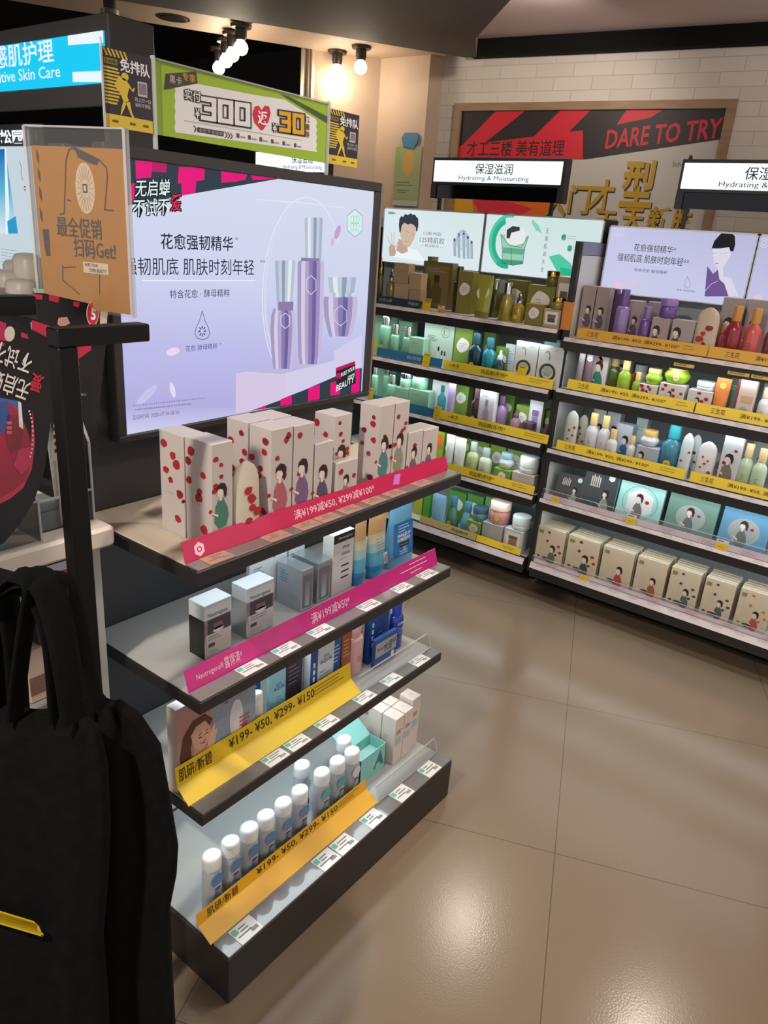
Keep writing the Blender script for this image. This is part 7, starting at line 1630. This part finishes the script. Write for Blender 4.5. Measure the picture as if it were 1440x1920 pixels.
fx = af.p(Wd*.25, 0, 0); mb.bar((fx.x, fx.y-.0, TZ+.001), fx, .05, .004, ACRYL, up=af.n); mb.box(fx.x-.05, fx.x+.05, min(fx.y, TY1-.06)-.04, min(fx.y, TY1-.06)+.05, TZ, TZ+.003, ACRYL); mb.build('frame', t, True)
mb = MB(); DA = mat('3a2a16', .5); az = lambda x, y: apt(x/3, y/3)
def aline(pts, w, m=DA): mb.line(af, [az(*p) for p in pts], w, m, .0006)
aline([(340, 1205), (362, 1200), (372, 900), (390, 840), (420, 830), (560, 900), (600, 945), (605, 1000), (590, 1180), (640, 1185)], .0024)
mb.poly(af, [az(*p) for p in ((400, 828), (430, 835), (560, 895), (545, 930), (500, 915), (440, 885), (425, 850))], DA, .0007)
aline([(380, 1125), (400, 1130)], .0022)
c = az(480, 1060); mb.disc(af, c[0], c[1], .021, .041, mat('cdb79a', .5), .0005, 26)
for k in range(20): a = k*math.pi/10; mb.line(af, [(c[0]+.008*math.cos(a), c[1]+.016*math.sin(a)), (c[0]+.018*math.cos(a), c[1]+.036*math.sin(a))], .0010, mat('a08050', .5), .0008)
mb.rect(af, c[0]-.005, c[0]+.005, c[1]-.007, c[1]+.007, DA, .001); mb.rect(af, c[0]-.0028, c[0]+.0028, c[1]-.0045, c[1]+.0045, mat('cdb79a', .5), .0012)
for (x, y) in ((205, 770), (212, 880), (220, 985), (228, 1090), (232, 1210)): mb.poly(af, [az(x-8, y-45), az(x+6, y-15), az(x+10, y+45), az(x-4, y+15)], DA, .0006)
mb.poly(af, [az(240, 1290), az(275, 1290), az(285, 1440), az(262, 1440), az(250, 1380)], DA, .0006)
sp = [(130, 505), (140, 540), (165, 555)]; mb.line(af, [apt(118, 498), apt(118, 525), apt(150, 552)], .0022, DA, .0006); mb.line(af, [apt(118, 502), apt(142, 500)], .0016, DA, .0006); mb.line(af, [apt(187, 516), apt(187, 552)], .0018, DA, .0006)
c0_, c1_ = apt(156, 490), apt(204, 516); mb.rect(af, c0_[0], c1_[0], c1_[1], c0_[1], mat('cfc0ac', .5), .0006)
mb.build('printed_artwork', t, True)
mb = MB()
def aptext(s_, x0, x1, y, h, **k):
    a = apt(x0, y); b = apt(x1, y); u = apt((x0+x1)/2, y-h/2); v = apt((x0+x1)/2, y+h/2); mb.text(af, s_, (a[0]+b[0])/2, (u[1]+v[1])/2, abs(u[1]-v[1]), DA, b[0]-a[0], off=.001, **k)
aptext('最全促销', 107, 191, 427, 38, bold=.008); aptext('扫码Get!', 139, 217, 467, 36, bold=.008); aptext('HURT YOUR', 160, 184, 497, 6, bold=.01); aptext('OWN BEAUTY', 168, 200, 508, 7, bold=.01)
mb.build('lettering', t, True)

# far left aisle unit with the blue sign ----------------------------------------
LYY = 1.45
l0 = onY(193, 57, LYY); l1 = onY(195, 155, LYY); xr = l0.x; xl = xr-1.3
t = thing('category_sign', 'lit cyan sensitive skin care sign at the upper left', 'sign', ((xl+xr)/2, LYY+.03, 1.7)); fr = FY(LYY); q = pxY(LYY)
FB = mat('4a4645', .45)
zt_, zb_ = l0.z, l1.z
mb = MB(); mb.box(xl, xr+.02, LYY+.004, LYY+.16, zb_-.06, zt_+.045, FB, .003); mb.build('case', t, True)
mb = MB(); mb.box(xl+.01, xr, LYY, LYY+.004, zb_, zt_, lit('12bfe6', 1.15)); mb.build('lit_panel', t, True)
mb = MB(); WH = lit('e2ecf6', 1.1)
for P in ([(127, 62), (193, 57), (194, 80), (128, 85)], [(136, 135), (195, 133), (195, 154), (137, 154)]): mb.poly(fr, [(min(a, xr), min(max(b, zb_), zt_)) for a, b in (q(*p) for p in P)], WH, .0006)
mb.build('printed_artwork', t, True)
mb = MB(); ptext(mb, fr, q, '敏感肌护理', (28, 104), 44, WH, 138, off=.001, bold=.012); ptext(mb, fr, q, 'Sensitive Skin Care', (36, 141), 22, WH, 146, off=.001, bold=.004); mb.build('lettering', t, True)
mb = MB(); mb.box(xl, xr-.0, LYY+.012, LYY+.15, zb_-.20, zb_-.06, MIRROR); mb.box(xr-.02, xr+.005, LYY, LYY+.16, zb_-.21, zb_-.06, FB); mb.build('glossy_lower_panel', t, True)
# adverts below it
t = thing('advert_lightbox', 'lit blue and white advert with a dark header at the left edge', 'lightbox', (xr-.6, LYY, 1.4)); h0 = q(20, 236); h1 = q(20, 272); b1 = q(40, 560)
xe = q(52, 300)[0]+.10
MB().box(xl, xe, LYY+.006, LYY+.05, b1[1], h0[1]+.006, mat('2b2a2c', .4)).build('frame', t, True)
mb = MB(); mb.box(xl+.004, xe-.004, LYY, LYY+.006, b1[1]+.004, h1[1]-.004, lit('c9d9e2', .95)); mb.build('screen', t, True)
mb = MB(); mb.poly(fr, [q(-40, 284), q(10, 279), q(32, 436), q(-40, 440)], lit_gradient('blue_sky_print', [(0, 'd3e6ee'), (.5, '5fb4d8'), (1, '1467b4')], (0, 0, 1), q(10, 436)[1], q(10, 282)[1]), .0006); mb.poly(fr, [q(9, 277), q(12, 277), q(18, 395), q(14, 440), q(11, 440)], lit('e6f0f4', 1), .0008)
mb.poly(fr, [q(14, 415), q(30, 405), q(34, 438), q(16, 438)], lit('2f9fd4', .9), .0009); mb.line(fr, [q(37, 302), q(41, 315), q(40, 326), q(43, 338)], .0024, lit('20242c', .5), .001); c = q(47, 353); mb.rect(fr, c[0]-.005, c[0]+.005, c[1]-.007, c[1]+.007, lit('b83a4a', .8), .001); mb.rect(fr, c[0]-.003, c[0]+.003, c[1]-.002, c[1]+.002, lit('eef4f6', 1), .0014)
for k in range(6): a = q(3, 466+6*k); mb.rect(fr, a[0], a[0]+.11, a[1]-.002, a[1], lit('9fb4bc', .8), .0009)
mb.build('printed_artwork', t, True)
mb = MB(); ptext(mb, fr, q, '理松园', (14, 257), 26, lit('f0f4f8', 1.1), 66, off=.008, bold=.03); mb.build('lettering', t, True)
# shelf with white capped bottles
sz = onY(20, 556, LYY-.08).z
un = thing('aisle_shelf_unit', 'dark shelf unit at the far left below the cyan sign', 'shelf unit', (xr-.6, LYY+.1, 0))
mb = MB(); mb.box(xl, xr+.01, LYY+.05, LYY+.14, 0, zb_-.2, mat('2a282a', .5)); mb.build('back_panel', un, True)
for k, zz in enumerate((sz, sz-.28, sz-.56, .15)):
    mb = MB(); mb.box(xl, xr-.02, LYY-.20, LYY+.05, zz-.03, zz, FASCIA, .002); mb.build('shelf', un, True)
for i, (px0, px1, py, Yk, nm) in enumerate(((36, 63, 474, LYY-.09, 'grey sided white cap box, tallest'), (-4, 25, 505, LYY-.14, 'large white domed bottle cap at the very left edge'), (24, 52, 523, LYY-.15, 'white domed bottle, right of the large domed one'), (16, 36, 487, LYY-.05, 'white box behind the domed bottles'))):
    p = onY((px0+px1)/2, py, Yk); w = onY(px1, py, Yk).x-onY(px0, py, Yk).x; h = p.z-sz; r = w/2; tt = thing('lotion_bottle', nm+' under the cyan sign', 'bottle', (p.x, Yk, sz), group='white bottles under the cyan sign')
    mb = MB(); mb.lathe([(r*.95, 0), (r, .004), (r, h*.55)], mat('9a8e84', .35), 20); mb.build('bottle_body', tt)
    mb = MB(); mb.lathe([(r*1.02, h*.45), (r*1.02, h*.86), (r*.8, h*.97), (r*.4, h)], mat('d6cdc2', .35), 20); mb.build('cap', tt)
